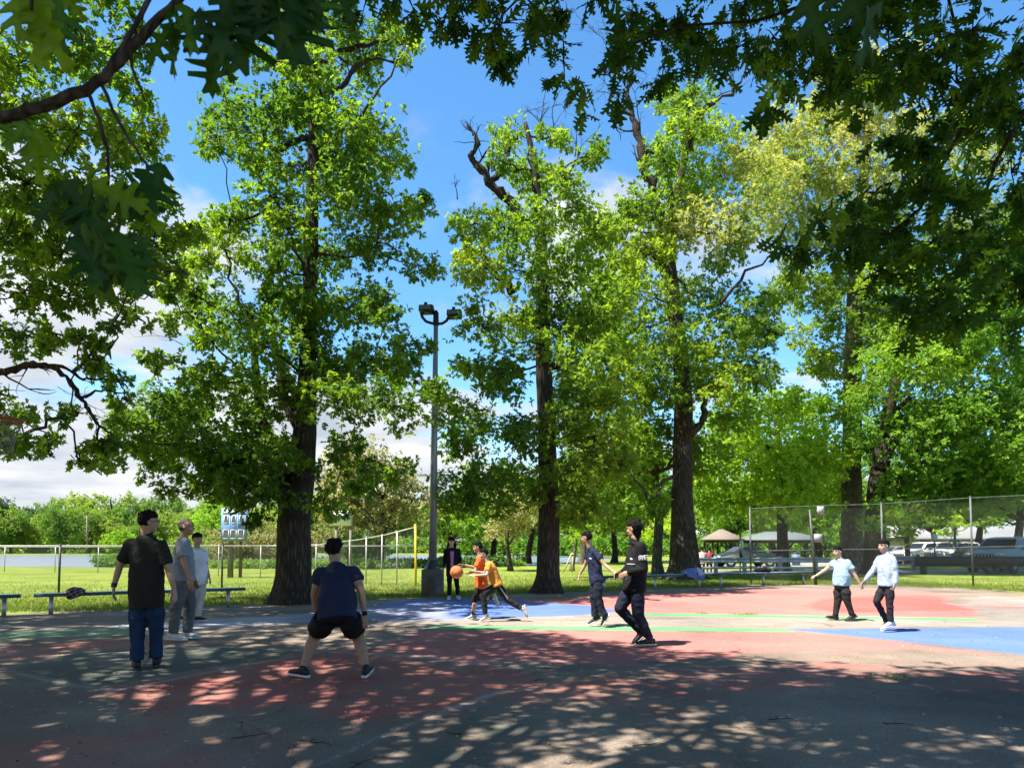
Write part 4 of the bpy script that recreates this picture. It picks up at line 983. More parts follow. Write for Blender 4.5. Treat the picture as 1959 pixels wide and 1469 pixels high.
# ------------------------------------------------------------------ trees farther off
def crown_mesh(h, w, base, n_cl, L, dens, seed, tpl, tint, k=5, flat=0.5):
    """leaves and limbs of a free-standing crown about the origin"""
    rng = np.random.default_rng(seed); parts, mb = [], MB()
    top = Vector((rng.uniform(-.1, .1) * w, 0, h * 0.8))
    tz = [0, 0.08 * h, 0.3 * h, 0.55 * h, 0.8 * h]; r0 = 0.028 * h
    tp = [Vector((top.x * t / (0.8 * h) + 0.02 * h * math.sin(t + seed), 0.015 * h * math.cos(2 * t), t)) for t in tz]
    trunk_tube(mb, tp, [r0 * 1.3, r0, r0 * 0.85, r0 * 0.6, r0 * 0.3], 12, seed, 0.06, 0, 0.3)
    for i in range(n_cl):
        u_ = unit(rng.normal(size=(1, 3)))[0]; rr = rng.uniform(0.35, 1.0) ** 0.6
        c = np.array([u_[0] * w * 0.40 * rr, u_[1] * w * 0.40 * rr, base + (h - base) * 0.5 + u_[2] * (h - base) * 0.42 * rr])
        r = np.array([1, 1, 0.75]) * w * rng.uniform(0.13, 0.21)
        nl = dens * math.pi * r[0] * r[2] / (0.30 * L * L)
        P, A, tcs = fill_clump(c, r, nl, k, rng)
        parts.append(make_leaves(P, A, k, L, tpl, rng, np.full(len(P), tint + rng.normal() * 0.12)))
        q = min(tp[2:], key=lambda q: abs(q.z - (c[2] - 0.25 * w)))
        mb.tube(bez(q, Vector(c), Vector((0, 0, -0.05 * w)), 4, rng, 0.02), [r0 * 0.4, r0 * 0.32, r0 * 0.25, r0 * 0.16, r0 * 0.08], 5)
    off = 0; Fs = []
    for v, f, t in parts: Fs.append(f + off); off += len(v)
    me = np_mesh('crown', np.concatenate([p[0] for p in parts]), np.concatenate(Fs))
    me.attributes.new('tint', 'FLOAT', 'POINT').data.foreach_set('value', np.concatenate([p[2] for p in parts]).astype(np.float32))
    return me, mb.mesh('trunk', True)
def far_tree(name, label, px, base_py, h, w, base, leaf, n_cl=14, L=0.3, dens=2.6, seed=1, tint=0.5, bark='dark', group=None, tpl=None, Y=None, cat='tree'):
    Y = Y or gy(base_py); x = at(px, base_py, Y).x
    root = thing(name, (x, Y, 0), label, cat, group)
    cm, tm = crown_mesh(h, w, base, n_cl, L, dens, seed, tpl or FARL, tint)
    for nm, me, m in (('crown', cm, LM[leaf]), ('trunk', tm, BK[bark])):
        o = link_mesh(nm, me, m); o.parent = root
    return root
far_tree('willow_tree', 'wide brownish budding tree behind the yellow fence post', 722, 1082, 8.2, 9.0, 0.9, 'willow', 24, 0.26, 2.2, 101, 0.5, 'grey', Y=46)
far_tree('maple_tree', 'light green tree showing just right of the lamp post', 868, 1080, 6.4, 6.5, 1.0, 'maple', 16, 0.26, 2.4, 102, 0.6, Y=50)
far_tree('park_tree', 'small brown budding tree on a thin trunk left of the middle oak', 975, 1083, 4.8, 4.6, 1.3, 'willow', 16, 0.20, 2.2, 103, 0.6, 'grey', Y=40)
far_tree('park_tree', 'dark trunked tree rising behind the boy in yellow', 945, 1076, 8.0, 6.0, 3.0, 'maple', 16, 0.30, 2.4, 104, 0.35, Y=52)
far_tree('park_tree', 'dark leaved tree close left of the middle oak trunk', 1014, 1070, 9.0, 7.0, 2.6, 'oak', 16, 0.32, 2.6, 105, 0.45, Y=58)
far_tree('maple_tree', 'young yellow green tree held by two leaning stakes', 1096, 1084, 4.1, 2.6, 1.25, 'lime', 10, 0.19, 2.4, 106, 0.6, 'pale', Y=40)
far_tree('park_tree', 'tree with a pale trunk behind the boy in navy', 1112, 1072, 9.5, 8.0, 3.0, 'oak', 18, 0.34, 2.6, 107, 0.55, 'pale', Y=56)
far_tree('park_tree', 'bright tree between the two boys holding hands', 1172, 1070, 9.0, 9.0, 2.4, 'maple', 20, 0.34, 2.8, 108, 0.5, Y=60)
far_tree('park_tree', 'dark trunked tree behind the head of the youth in black', 1212, 1068, 11.0, 9.0, 2.8, 'maple', 20, 0.36, 2.8, 109, 0.4, Y=66)
far_tree('maple_tree', 'young lime green tree showing just left of the broad oak trunk', 1256, 1084, 3.5, 2.9, 1.5, 'lime', 9, 0.20, 2.4, 110, 0.85, Y=46)
far_tree('park_tree', 'leaning grey trunked tree close left of the broad oak', 1266, 1093, 9.0, 7.0, 3.8, 'oak', 14, 0.28, 2.6, 111, 0.5, 'grey', Y=34)
far_tree('park_tree', 'dense tree between the two pavilions', 1400, 1066, 9.0, 8.5, 3.2, 'maple', 18, 0.36, 2.7, 112, 0.35, Y=80)
far_tree('park_tree', 'tree rising over the roof of the grey pavilion', 1480, 1064, 11.0, 11.0, 3.2, 'oak', 22, 0.38, 2.7, 113, 0.45, Y=84)
far_tree('park_tree', 'shady tree behind the square sign plates', 1562, 1068, 10.5, 8.0, 2.0, 'maple', 20, 0.34, 2.8, 114, 0.35, Y=62)
far_tree('park_tree', 'light green tree left of the parked cars', 1735, 1072, 7.0, 6.5, 1.3, 'oak', 18, 0.27, 2.6, 115, 0.6, Y=52)
far_tree('park_tree', 'tree standing before the beige building', 1795, 1072, 8.5, 7.5, 2.6, 'maple', 18, 0.30, 2.7, 116, 0.42, Y=60)
far_tree('park_tree', 'dark trunked tree at the right end of the beige building', 1872, 1074, 9.5, 8.0, 3.0, 'oak', 18, 0.31, 2.7, 117, 0.42, Y=56)
far_tree('park_tree', 'tall tree rising behind the silver car', 1945, 1072, 11.0, 9.0, 2.6, 'maple', 22, 0.32, 2.8, 118, 0.35, Y=54)
far_tree('park_tree', 'bright young tree in front of the beige building', 1822, 1080, 4.6, 3.4, 1.6, 'lime', 10, 0.22, 2.3, 119, 0.5, 'pale', Y=54)
far_tree('park_tree', 'dense dark tree beyond the grey pavilion and the leaning fence post', 1610, 1066, 13.0, 11.0, 2.4, 'maple', 24, 0.40, 2.8, 120, 0.3, Y=78)
far_tree('park_tree', 'round tree beyond the grill park bench, right of the middle oak', 1040, 1058, 11.0, 10.0, 1.6, 'wood', 20, 0.42, 2.8, 121, 0.5, Y=96)
far_tree('park_tree', 'bright rounded tree standing behind the scoreboard', 430, 1066, 7.6, 9.5, 0.4, 'lime', 20, 0.34, 2.8, 122, 0.3, Y=82)
far_tree('park_tree', 'bright tree behind the trunk of the tall oak', 520, 1066, 7.0, 9.0, 0.4, 'wood', 18, 0.34, 2.8, 123, 0.8, Y=86)
far_tree('park_tree', 'small round tree behind the head of the man in black', 236, 1050, 5.2, 9.0, 0.2, 'lime', 14, 0.45, 2.8, 124, 0.2, Y=128)
far_tree('park_tree', 'pale green tree seen between the tall oak and the white field sign', 600, 1066, 7.6, 8.0, 0.6, 'wood', 16, 0.34, 2.6, 125, 0.7, Y=88)
far_tree('park_tree', 'grey green tree far behind the white field sign', 660, 1060, 10.0, 10.0, 1.0, 'wood', 16, 0.4, 2.4, 126, 0.45, Y=104)
# scrub along the lake, beyond the scoreboard
for i, (px, w, h, Y, lf, lab) in enumerate([(432, 5.5, 2.6, 50, 'willow', 'scrubby brown bush by the lake behind the scoreboard posts'), (500, 6.0, 3.0, 51, 'willow', 'scrubby brown bush by the lake, just left of the tall oak trunk'), (606, 4.6, 3.0, 52, 'willow', 'scrubby brown bush by the lake, just right of the tall oak trunk'),
                                        (388, 6.0, 2.3, 52, 'wood', 'green bush by the lake behind the boy in white'), (690, 5.0, 2.0, 47, 'wood', 'low green bush under the wide brownish tree')]):
    far_tree('bush', lab, px, 1080, h, w, 0.15, lf, 14, 0.2, 2.0, 140 + i, 0.45, 'grey', Y=Y, cat='bush')
# the wood across the lake: four kinds, copied
kinds = [('wood', .25), ('wood', .55), ('wood', .85), ('dusk', .5)]
protos = []
for i, (lf, t) in enumerate(kinds):
    protos.append(crown_mesh(17.0, 15.0, 0.2, 26, 0.62, 2.6, 200 + i, FARL, t) + (lf,))
rw = np.random.default_rng(5)
lab4 = ['mid green tree in the wood across the lake', 'green tree in the wood across the lake', 'yellow green tree in the wood across the lake', 'dark evergreen in the wood across the lake']
row = []
for px in range(-60, 1120, 46): row.append((px + rw.uniform(-14, 14), 168 + rw.uniform(-6, 12), rw.uniform(0.78, 1.0)))
for px in range(-40, 420, 52): row.append((px + rw.uniform(-14, 14), 145 + rw.uniform(-4, 5), rw.uniform(0.50, 0.66)))
for px in range(1130, 2100, 60): row.append((px + rw.uniform(-14, 14), 150 + rw.uniform(-6, 12), rw.uniform(0.85, 1.15)))
for i, (px, Y, sc) in enumerate(row):
    kk = 3 if px < 30 and Y > 160 else int(rw.choice([0, 1, 1, 2, 2]))
    cm, tm, lf = protos[kk]
    far_right = px > 1130
    r = thing('wood_tree', (at(px, 1046, Y).x, Y, 0), lab4[kk] if not far_right else lab4[kk].replace('in the wood across the lake', 'in the far wood behind the park trees'), 'tree', ('trees of the wood across the lake' if not far_right else 'trees of the far wood behind the park') + ', ' + lab4[kk].split(' tree')[0].split(' in ')[0])
    r.scale = (sc, sc, sc * rw.uniform(0.9, 1.12)); r.rotation_euler = (0, 0, rw.uniform(0, 6.28))
    for nm, me, m in (('crown', cm, LM[lf]), ('trunk', tm, BK['grey'])):
        o = bpy.data.objects.new(nm, me); COL.objects.link(o)
        if not me.materials: me.materials.append(m)
        o.parent = r

def thicket(name, label, pts, h, dpt, leaf, L, n, seed, tint=0.45):
    rng = np.random.default_rng(seed); C = []
    for i in range(n):
        t = rng.uniform(0, len(pts) - 1); k_ = min(int(t), len(pts) - 2); p = np.array(pts[k_]) * (1 - t + k_) + np.array(pts[k_ + 1]) * (t - k_)
        hh = h * (0.75 + 0.5 * mnoise.noise(Vector((p[0] * .12, p[1] * .12, seed)))); C.append((p[0], p[1] + rng.normal() * dpt, hh * rng.uniform(0.0, 1.0) ** 0.8))
    C = np.array(C); A = unit(rng.normal(size=C.shape) + np.array([0, -.3, .5]))
    V, F, t = make_leaves(C, A, 5, L, FARL, rng, tint + 0.25 * np.sin(C[:, 0] * 0.4) * np.cos(C[:, 0] * 0.13 + C[:, 2]) + rng.normal(size=n) * .08)
    o = leaf_object(name, V, F, t, LM[leaf], None); tag(o, label, 'undergrowth', kind='stuff')
thicket('undergrowth', 'green undergrowth along the foot of the wood across the lake', [(-150, 150), (-60, 156), (10, 160), (60, 130), (150, 120)], 4.6, 3.0, 'wood', 0.9, 9000, 301, 0.4)
thicket('undergrowth', 'shady undergrowth far behind the park trees', [(-10, 118), (30, 100), (60, 92), (120, 84)], 3.4, 2.0, 'maple', 0.6, 7000, 302, 0.3)
thicket('reeds', 'pale green reeds standing along the near shore of the lake', [(-29, 49.5), (-25, 48), (-18, 46), (-9, 44.3), (1, 51)], 0.85, 0.7, 'wood', 0.24, 3800, 303, 0.35)
# ------------------------------------------------------------------ people
def remeshed(name, mb, voxel, smooth, m, parent, wrinkle=None, world=True):
    """the pieces of mb fused into one continuous surface"""
    me = mb.mesh(name + '_parts')
    tmp = bpy.data.objects.new('tmp', me); COL.objects.link(tmp)
    r = tmp.modifiers.new('r', 'REMESH'); r.mode = 'VOXEL'; r.voxel_size = voxel; r.adaptivity = 0
    s = tmp.modifiers.new('s', 'SMOOTH'); s.factor = 0.5; s.iterations = smooth
    dg = bpy.context.evaluated_depsgraph_get(); dg.update()
    out = bpy.data.meshes.new_from_object(tmp.evaluated_get(dg))
    bpy.data.objects.remove(tmp); bpy.data.meshes.remove(me)
    out.name = name
    n = len(out.vertices)
    if wrinkle:
        amp, sc, st = wrinkle
        co = np.empty(n * 3, dtype=np.float32); no = np.empty(n * 3, dtype=np.float32)
        out.vertices.foreach_get('co', co); out.vertices.foreach_get('normal', no)
        co = co.reshape(-1, 3); no = no.reshape(-1, 3)
        d = np.empty(n)
        for i in range(n):
            x, y, z = co[i]
            q = Vector((x * sc, y * sc, z * sc * st))
            w = mnoise.noise(q * 0.6)
            d[i] = mnoise.noise(q + Vector((w * 1.6, w, w * 1.2))) * 0.7 + 0.5 * (0.5 - abs(mnoise.noise(q * 1.9 + Vector((7, w * 2, 3))))) - 0.2
        co += no * (d * amp)[:, None]
        out.vertices.foreach_set('co', co.ravel()); out.update()
    out.polygons.foreach_set('use_smooth', [True] * len(out.polygons))
    return link_mesh(name, out, m, parent, world)

def skin_mat(name, c):
    if name in MATS: return MATS[name]
    m, nt, out = nodes_of(name)
    tcn = N(nt, 'ShaderNodeTexCoord')
    nz = N(nt, 'ShaderNodeTexNoise', {'Vector': tcn.outputs['Object'], 'Scale': 9.0, 'Detail': 4.0})
    col = ramp(nt, nz.outputs['Fac'], [(0.3, tuple(x * 0.88 for x in c)), (0.7, tuple(min(1, x * 1.08) for x in c))])
    b = N(nt, 'ShaderNodeBsdfPrincipled', {'Base Color': col, 'Roughness': 0.5, 'Specular IOR Level': 0.35, 'Subsurface Weight': 0.12, 'Subsurface Radius': (0.02, 0.008, 0.004)})
    nt.links.new(b.outputs[0], out.inputs[0]); MATS[name] = m
    return m
SKIN_L, SKIN_T, SKIN_D = skin_mat('light_skin', (0.46, 0.30, 0.21)), skin_mat('tan_skin', (0.37, 0.22, 0.145)), skin_mat('sunned_skin', (0.34, 0.195, 0.125))
HAIR = mat('black_hair', (0.007, 0.006, 0.007), 0.7, 0.5, 30, bump=0.8, bscale=90, spec=0.12, stretch=(1, 1, 0.25))
STUB = mat('cropped_hair', (0.075, 0.058, 0.048), 0.8, 0.3, 30, bump=0.3, bscale=200)
def cloth(name, c, rough=0.85, var=0.16, scale=5.0): return mat(name, c, rough, var, scale, bump=0.25, bscale=260, spec=0.2)
EYE_M = mat('dark_eye', (0.02, 0.014, 0.012), 0.3, 0.2, 10); LIP_M = mat('lips', (0.42, 0.16, 0.13), 0.5, 0.1, 20)
WHITE_RUB = mat('white_rubber', (0.55, 0.54, 0.52), 0.6, 0.12, 14)

def limb(mb, pts, rad):
    for i in range(len(pts) - 1): mb.capsule(pts[i], rad[i], pts[i + 1], rad[i + 1])
def hand(mb, w, d, nrm, s, side, curl=0.35, L=0.175):
    """palm, four unequal bent fingers and a thumb; d along the hand, nrm out of the back of the hand, side = +1 thumb towards d x nrm"""
    d = d.normalized(); nrm = (nrm - d * nrm.dot(d)).normalized(); t = d.cross(nrm) * side
    L = L * s
    pc = w + d * (0.27 * L)
    mb.ball(pc, 0.30 * L, 0.235 * L, 0.085 * L, (d, t, nrm), 12, 8)
    for i, (off, ln) in enumerate(((0.165, 0.44), (0.055, 0.50), (-0.055, 0.46), (-0.16, 0.36))):
        p = w + d * (0.50 * L - abs(off) * 0.10 * L) + t * (off * L)
        dd = (d + t * off * 0.9).normalized(); c = curl * (0.85 + 0.15 * i)
        a = (dd * math.cos(c * 0.6) - nrm * math.sin(c * 0.6)); b2 = (dd * math.cos(c * 1.5) - nrm * math.sin(c * 1.5))
        q = p + a * (ln * 0.52 * L); e = q + b2 * (ln * 0.46 * L)
        mb.capsule(p, 0.052 * L, q, 0.047 * L, 8); mb.capsule(q, 0.047 * L, e, 0.040 * L, 8)
    p = w + d * (0.13 * L) + t * (0.17 * L) - nrm * (0.02 * L)
    q = p + (d * 0.72 + t * 0.62 - nrm * 0.22).normalized() * (0.24 * L); e = q + (d * 0.93 + t * 0.22 - nrm * 0.28).normalized() * (0.20 * L)
    mb.capsule(p, 0.068 * L, q, 0.056 * L, 8); mb.capsule(q, 0.056 * L, e, 0.045 * L, 8)

def person(label, Y, J, s, skin, hair='short', group=None, face=(0, -1, 0), up=(0, 0, 1), build=1.0, shirt=None, trousers=None, shoes=None, airborne=False,
           curl=(0.35, 0.35), voxel=0.0065, hands=(None, None), extras=None, show_face=True, hair_mat=None, head_r=1.0, neck_drop=0.0):
    """J: joints as (px, py, dy): photograph pixel and offset in depth from Y. l / r are the person's own left and right."""
    P = {k: at(v[0], v[1], Y + v[2]) for k, v in J.items() if not isinstance(v, Vector)}
    F = Vector(face).normalized(); U = Vector(up).normalized(); R = F.cross(U).normalized(); U = R.cross(F).normalized()
    Hc = P['hd']; h = 0.232 * s * head_r
    # the shoes fix how far off the figure stands: slide it along the lines of sight until they touch the ground
    for it in range(4):
        shoe_list = []
        for side in 'lr':
            a, toe = P['a' + side], P['t' + side]; d = (toe - a); d = Vector((d.x, d.y, d.z + 0.055 * s)).normalized(); shoe_list.append((side, a, d))
        low = min(min(a.z - 0.088 * s * (1 if abs(d.z) < 0.5 else 0.8), (a + d * 0.19 * s).z - 0.05 * s) for _, a, d in shoe_list)
        if airborne: break
        q = (EYE - 0.014) / (EYE - low)
        Y *= q; s *= q; h *= q
        P = {k: at(v[0], v[1], Y + v[2]) for k, v in J.items()}; Hc = P['hd']
    root = thing('person', (P['hl'].lerp(P['hr'], .5).x, P['hl'].lerp(P['hr'], .5).y, 0), label, 'person', group)
    hipc = P['hl'].lerp(P['hr'], .5); shc = P['sl'].lerp(P['sr'], .5); nk = P['nk']
    hipv = (P['hr'] - P['hl']).normalized(); shv = (P['sr'] - P['sl']).normalized()
    spine = (shc - hipc).normalized()
    def frame(t):
        sv = hipv.lerp(shv, t).normalized(); sv = (sv - spine * sv.dot(spine)).normalized()
        return sv, spine.cross(sv).normalized() * -1
    sw = (P['sr'] - P['sl']).length / 2; hw = max((P['hr'] - P['hl']).length / 2 + 0.062 * s, 0.125 * s)
    b = build
    def torso(mb, g, lo=0.0, flare=0.0, hi=1.0, belly=1.0):
        rings = []
        for t, a, d in ((lo - 0.02, hw * 1.0, 0.105), (0.0, hw * 1.02, 0.115), (0.22, 0.142 * s * b / s, 0.112 * belly), (0.45, 0.150 * s * b / s, 0.112 * belly), (0.70, max(sw * 0.86, .12 * s), 0.112), (0.88, sw * 0.92, 0.095), (0.985, sw * 0.80, 0.072)):
            if t < lo - 0.03: continue
            if 0.1 < t < 0.6: a = (0.142 if t < .4 else 0.150) * s * b
            sv, fv = frame(max(0, min(1, t)))
            c = hipc.lerp(shc, t) if t >= 0 else hipc + (hipc - shc) * (-t)
            fl = flare * max(0, 0.5 - t)
            rings.append((c, sv * (a + g + fl * 0.03), fv * (d * s * (b if t < .8 else 1) + g + fl * 0.03), 2.25))
        sv, fv = frame(1)
        rings.append((shc.lerp(nk, 0.6) + spine * 0.012 * s, sv * (0.085 * s + g), fv * (0.068 * s + g), 2.0))
        rings.append((nk + spine * 0.004, sv * (0.056 * s + g * .5), fv * (0.056 * s + g * .5), 2.0))
        mb.loft(rings)
    # ---- body
    mb = MB(); torso(mb, -0.006)
    neck_top = Hc - U * (0.26 * h) - F * (0.10 * h)
    mb.capsule(nk - spine * 0.03, 0.058 * s, neck_top, 0.054 * s)
    mb.ball(Hc + U * 0.115 * h - F * 0.035 * h, 0.335 * h, 0.415 * h, 0.385 * h, (R, F, U), 20, 14)
    mb.ball(Hc - U * 0.17 * h + F * 0.085 * h, 0.262 * h, 0.300 * h, 0.325 * h, (R, F, U), 16, 12)
    mb.ball(Hc - U * 0.40 * h + F * 0.235 * h, 0.125 * h, 0.10 * h, 0.09 * h, (R, F, U), 10, 8)
    mb.capsule(Hc + F * 0.345 * h + U * 0.03 * h, 0.035 * h, Hc + F * 0.425 * h - U * 0.115 * h, 0.058 * h, 8)
    for sg in (-1, 1):
        mb.ball(Hc + R * (sg * 0.335 * h) - F * 0.05 * h - U * 0.02 * h, 0.04 * h, 0.075 * h, 0.125 * h, (R, F, U), 10, 8)
        mb.ball(Hc + R * (sg * 0.15 * h) + F * 0.335 * h + U * 0.10 * h, 0.10 * h, 0.045 * h, 0.035 * h, (R, F, U), 8, 6)
        mb.ball(Hc + R * (sg * 0.18 * h) + F * 0.24 * h - U * 0.12 * h, 0.10 * h, 0.10 * h, 0.09 * h, (R, F, U), 8, 6)
    for i, side in enumerate('lr'):
        S_, E, Wr = P['s' + side], P['e' + side], P['w' + side]; f = 0.9 + 0.25 * (b - 1)
        m1 = S_.lerp(E, 0.45); m2 = E.lerp(Wr, 0.3)
        limb(mb, [S_, m1, E, m2, Wr], [0.052 * s * b, 0.047 * s * b, 0.040 * s * f, 0.040 * s * f, 0.026 * s])
        hd_ = P.get('f' + side); hdv = (hd_ - Wr) if hd_ is not None else (Wr - E)
        nrm = Vector(hands[i]) if hands[i] is not None else Vector((1 if side == 'r' else -1, 0, 0)) * 0.0 + (hipv if side == 'r' else -hipv)
        hand(mb, Wr, hdv, nrm, s, 1 if side == 'r' else -1, curl[i])
        Hp, K, A_ = P['h' + side], P['k' + side], P['a' + side]
        mt = Hp.lerp(K, 0.45); c1 = K.lerp(A_, 0.28); back = -(K - Hp.lerp(A_, .5)); back = back * min(1, 0.02 / max(back.length, 1e-3))
        tl_ = trousers.get('length', 1.0); tl_ = tl_[side] if isinstance(tl_, dict) else tl_; q_ = 0.78 if tl_ >= 1 else 1.0; q2 = 0.78 if (tl_ == 1 or tl_ > 1.8) else 1.0
        limb(mb, [Hp, mt, K, c1 + back * 0.7 * q2, A_], [min(0.088 * s * b, hw - (P['hr'] - P['hl']).length / 2 - 0.004) * q_, 0.074 * s * b * q_, 0.054 * s * b * q_, 0.054 * s * b * q2, 0.036 * s])
    remeshed('body', mb, voxel, 5, skin, root)
    # ---- face
    if show_face:
        for sg in (-1, 1):
            e = MB(); e.ball(Hc + R * (sg * 0.148 * h) + F * 0.350 * h + U * 0.035 * h, 0.062 * h, 0.03 * h, 0.026 * h, (R, F, U), 10, 6); e.build('eye', EYE_M, root, True)
            e = MB(); e.tube([Hc + R * (sg * x * h) + F * (0.385 - 0.10 * abs(x - .12)) * h + U * (0.135 + z) * h for x, z in ((0.06, 0), (0.14, 0.018), (0.225, -0.005))], [0.016 * h, 0.018 * h, 0.010 * h], 6); e.build('eyebrow', HAIR, root, True)
        e = MB(); e.ball(Hc + F * 0.372 * h - U * 0.245 * h, 0.095 * h, 0.03 * h, 0.028 * h, (R, F, U), 10, 6); e.build('mouth', LIP_M, root, True)
    # ---- hair
    if hair:
        hb = MB(); rg = np.random.default_rng(int(abs(Hc.x) * 1000) + 3)
        if hair == 'cropped':
            hb.ball(Hc + U * 0.175 * h - F * 0.075 * h, 0.335 * h, 0.395 * h, 0.345 * h, (R, F, U), 18, 12)
            hb.ball(Hc + U * 0.02 * h - F * 0.16 * h, 0.325 * h, 0.300 * h, 0.30 * h, (R, F, U), 18, 12)
        else:
            hb.ball(Hc + U * 0.27 * h - F * 0.01 * h, 0.365 * h, 0.425 * h, 0.285 * h, (R, F, U), 18, 12)
            hb.ball(Hc + U * 0.13 * h - F * 0.135 * h, 0.388 * h, 0.345 * h, 0.37 * h, (R, F, U), 18, 12)
            n_sp = {'short': 40, 'shag': 110, 'spiky': 80, 'parted': 50, 'long': 20}[hair]
            for i in range(n_sp):
                v = Vector(rg.normal(size=3)).normalized()
                if v.dot(U) < -0.1 and hair != 'shag': continue
                if v.dot(F) > 0.2 and v.dot(U) < 0.45: continue
                if v.dot(F) > -0.1 and v.dot(U) < 0.1: continue
                p0 = Hc + U * 0.19 * h - F * 0.07 * h + Vector((v.x * .35, v.y * .35, v.z * .35)) * h
                if hair == 'shag': dr = (v * 0.6 - U * (0.55 if v.dot(U) < 0.7 else 0) + F * 0.2 + Vector(rg.normal(size=3)) * 0.25)
                else: dr = (v * 0.9 + F * 0.45 + Vector(rg.normal(size=3)) * 0.3)
                hb.capsule(p0, 0.045 * h, p0 + dr.normalized() * (0.13 if hair in ('short', 'parted') else 0.17) * h, 0.016 * h, 6)
            if hair == 'parted':
                for sg in (-1, 1): hb.ball(Hc + U * 0.44 * h + R * sg * 0.16 * h, 0.20 * h, 0.26 * h, 0.155 * h, (R, F, U))
            if hair == 'shag':
                hb.ball(Hc - U * 0.18 * h - F * 0.20 * h, 0.30 * h, 0.22 * h, 0.34 * h, (R, F, U)); hb.ball(Hc - U * 0.42 * h - F * 0.20 * h, 0.21 * h, 0.15 * h, 0.22 * h, (R, F, U))
            if hair == 'long':
                for sg in (-1, 1):
                    limb(hb, [Hc + R * sg * 0.27 * h + U * 0.3 * h, Hc + R * sg * 0.40 * h - F * 0.05 * h, Hc + R * sg * 0.46 * h - U * 0.55 * h + F * 0.06 * h, Hc + R * sg * 0.42 * h - U * 1.1 * h + F * 0.25 * h], [0.11 * h, 0.09 * h, 0.11 * h, 0.07 * h])
                hb.ball(Hc - U * 0.35 * h - F * 0.28 * h, 0.40 * h, 0.17 * h, 0.55 * h, (R, F, U))
        remeshed('hair', hb, 0.007, 2, hair_mat or HAIR, root, (0.013, 42, 0.55))
    # ---- shirt
    sh = dict(shirt); g = sh.get('loose', 0.014); slv = sh.get('sleeve', 0.55)
    mb = MB(); torso(mb, g, -sh.get('drop', 0.12), sh.get('flare', 0.6), belly=sh.get('belly', 1.0))
    for side in 'lr':
        S_, E, Wr = P['s' + side], P['e' + side], P['w' + side]
        S0 = S_.lerp(shc, 0.25)
        if slv <= 1:
            end = S_.lerp(E, slv + 0.12); limb(mb, [S0, S_, S_.lerp(E, slv * .5)], [0.060 * s * b, 0.061 * s * b, 0.063 * s * b])
            dd = (E - S_).normalized(); ref = dd.cross(Vector((0.3, 1, 0.2))).normalized(); b2 = dd.cross(ref)
            mb.loft([(S_.lerp(E, t), ref * r, b2 * r, 2) for t, r in ((0.0, 0.060 * s * b), (slv * .5, 0.063 * s * b), (slv, 0.066 * s * b + 0.003), (slv + 0.03, 0.064 * s * b + 0.003))])
        else:
            Wc = E.lerp(Wr, slv - 1)
            limb(mb, [S0, S_, S_.lerp(E, .5), E, E.lerp(Wc, .4), Wc], [0.068 * s * b, 0.070 * s * b, 0.064 * s * b, 0.058 * s * b, 0.055 * s * b, 0.044 * s])
    if sh.get('collar'):
        mb.capsule(nk - spine * 0.01, 0.072 * s, nk + spine * 0.022 * s, 0.066 * s)
    so = remeshed(sh.get('name', 'shirt'), mb, 0.010, 4, sh['mat'], root, (sh.get('fold', 0.017), 10.0, 0.75))
    # ---- trousers or shorts
    tr = dict(trousers); g = tr.get('loose', 0.016); ln = tr.get('length', 1.0)
    mb = MB(); sv, fv = frame(0); up_ = spine.lerp(Vector((0, 0, 1)), .4).normalized()
    mb.loft([(hipc + up_ * z * s, sv * (w_ * hw / (0.16 * s) * s + g), fv * (dd * s * b + g), 2.2) for z, w_, dd in ((-0.07, 0.135, 0.092), (-0.01, 0.158, 0.110), (0.06, 0.150, 0.106), (0.11, 0.138, 0.10))])
    for side in 'lr':
        Hp, K, A_ = P['h' + side], P['k' + side], P['a' + side]; w_ = tr.get('width', 1.0); rh = min(0.090 * s * b, hw - (P['hr'] - P['hl']).length / 2 + 0.004 * s)
        if isinstance(ln, dict): l_ = ln[side]
        else: l_ = ln
        if l_ >= 1:
            Ac = K.lerp(A_, 1.0 if l_ == 1 else l_ - 1)
            cf = tr.get('cuff', 0.046) * s * w_ + g * .6; kd = (K - A_).normalized()
            limb(mb, [Hp, Hp.lerp(K, .5), K, K.lerp(Ac, .5)], [rh + g * .6, 0.080 * s * b * w_ + g, 0.061 * s * b * w_ + g * .8, 0.052 * s * w_ + g * .8])
            ref = kd.cross(Vector((0.25, 1, 0.1))).normalized(); b2 = kd.cross(ref); kc = K.lerp(Ac, .5)
            mb.loft([(kc.lerp(Ac, t), ref * r, b2 * r, 2) for t, r in ((0.0, 0.051 * s * w_ + g * .8), (0.5, (0.051 * s * w_ + g * .8 + cf) / 2), (0.88, cf), (0.99, cf * 1.03))])
        else:
            e = Hp.lerp(K, l_)
            limb(mb, [Hp, Hp.lerp(K, l_ * .5)], [rh + g, 0.084 * s * b + g])
            dd = (K - Hp).normalized(); ref = dd.cross(Vector((0.2, 1, 0.1))).normalized(); b2 = dd.cross(ref)
            mb.loft([(Hp.lerp(K, t), ref * r, b2 * r, 2) for t, r in ((0.1, 0.092 * s * b + g), (l_ * .6, 0.090 * s * b + g), (l_, 0.090 * s * b + g * 1.5), (l_ + 0.03, 0.086 * s * b + g))])
    remeshed(tr.get('name', 'trousers'), mb, 0.009, 4, tr['mat'], root, (tr.get('fold', 0.014), 11.0, 1.2))
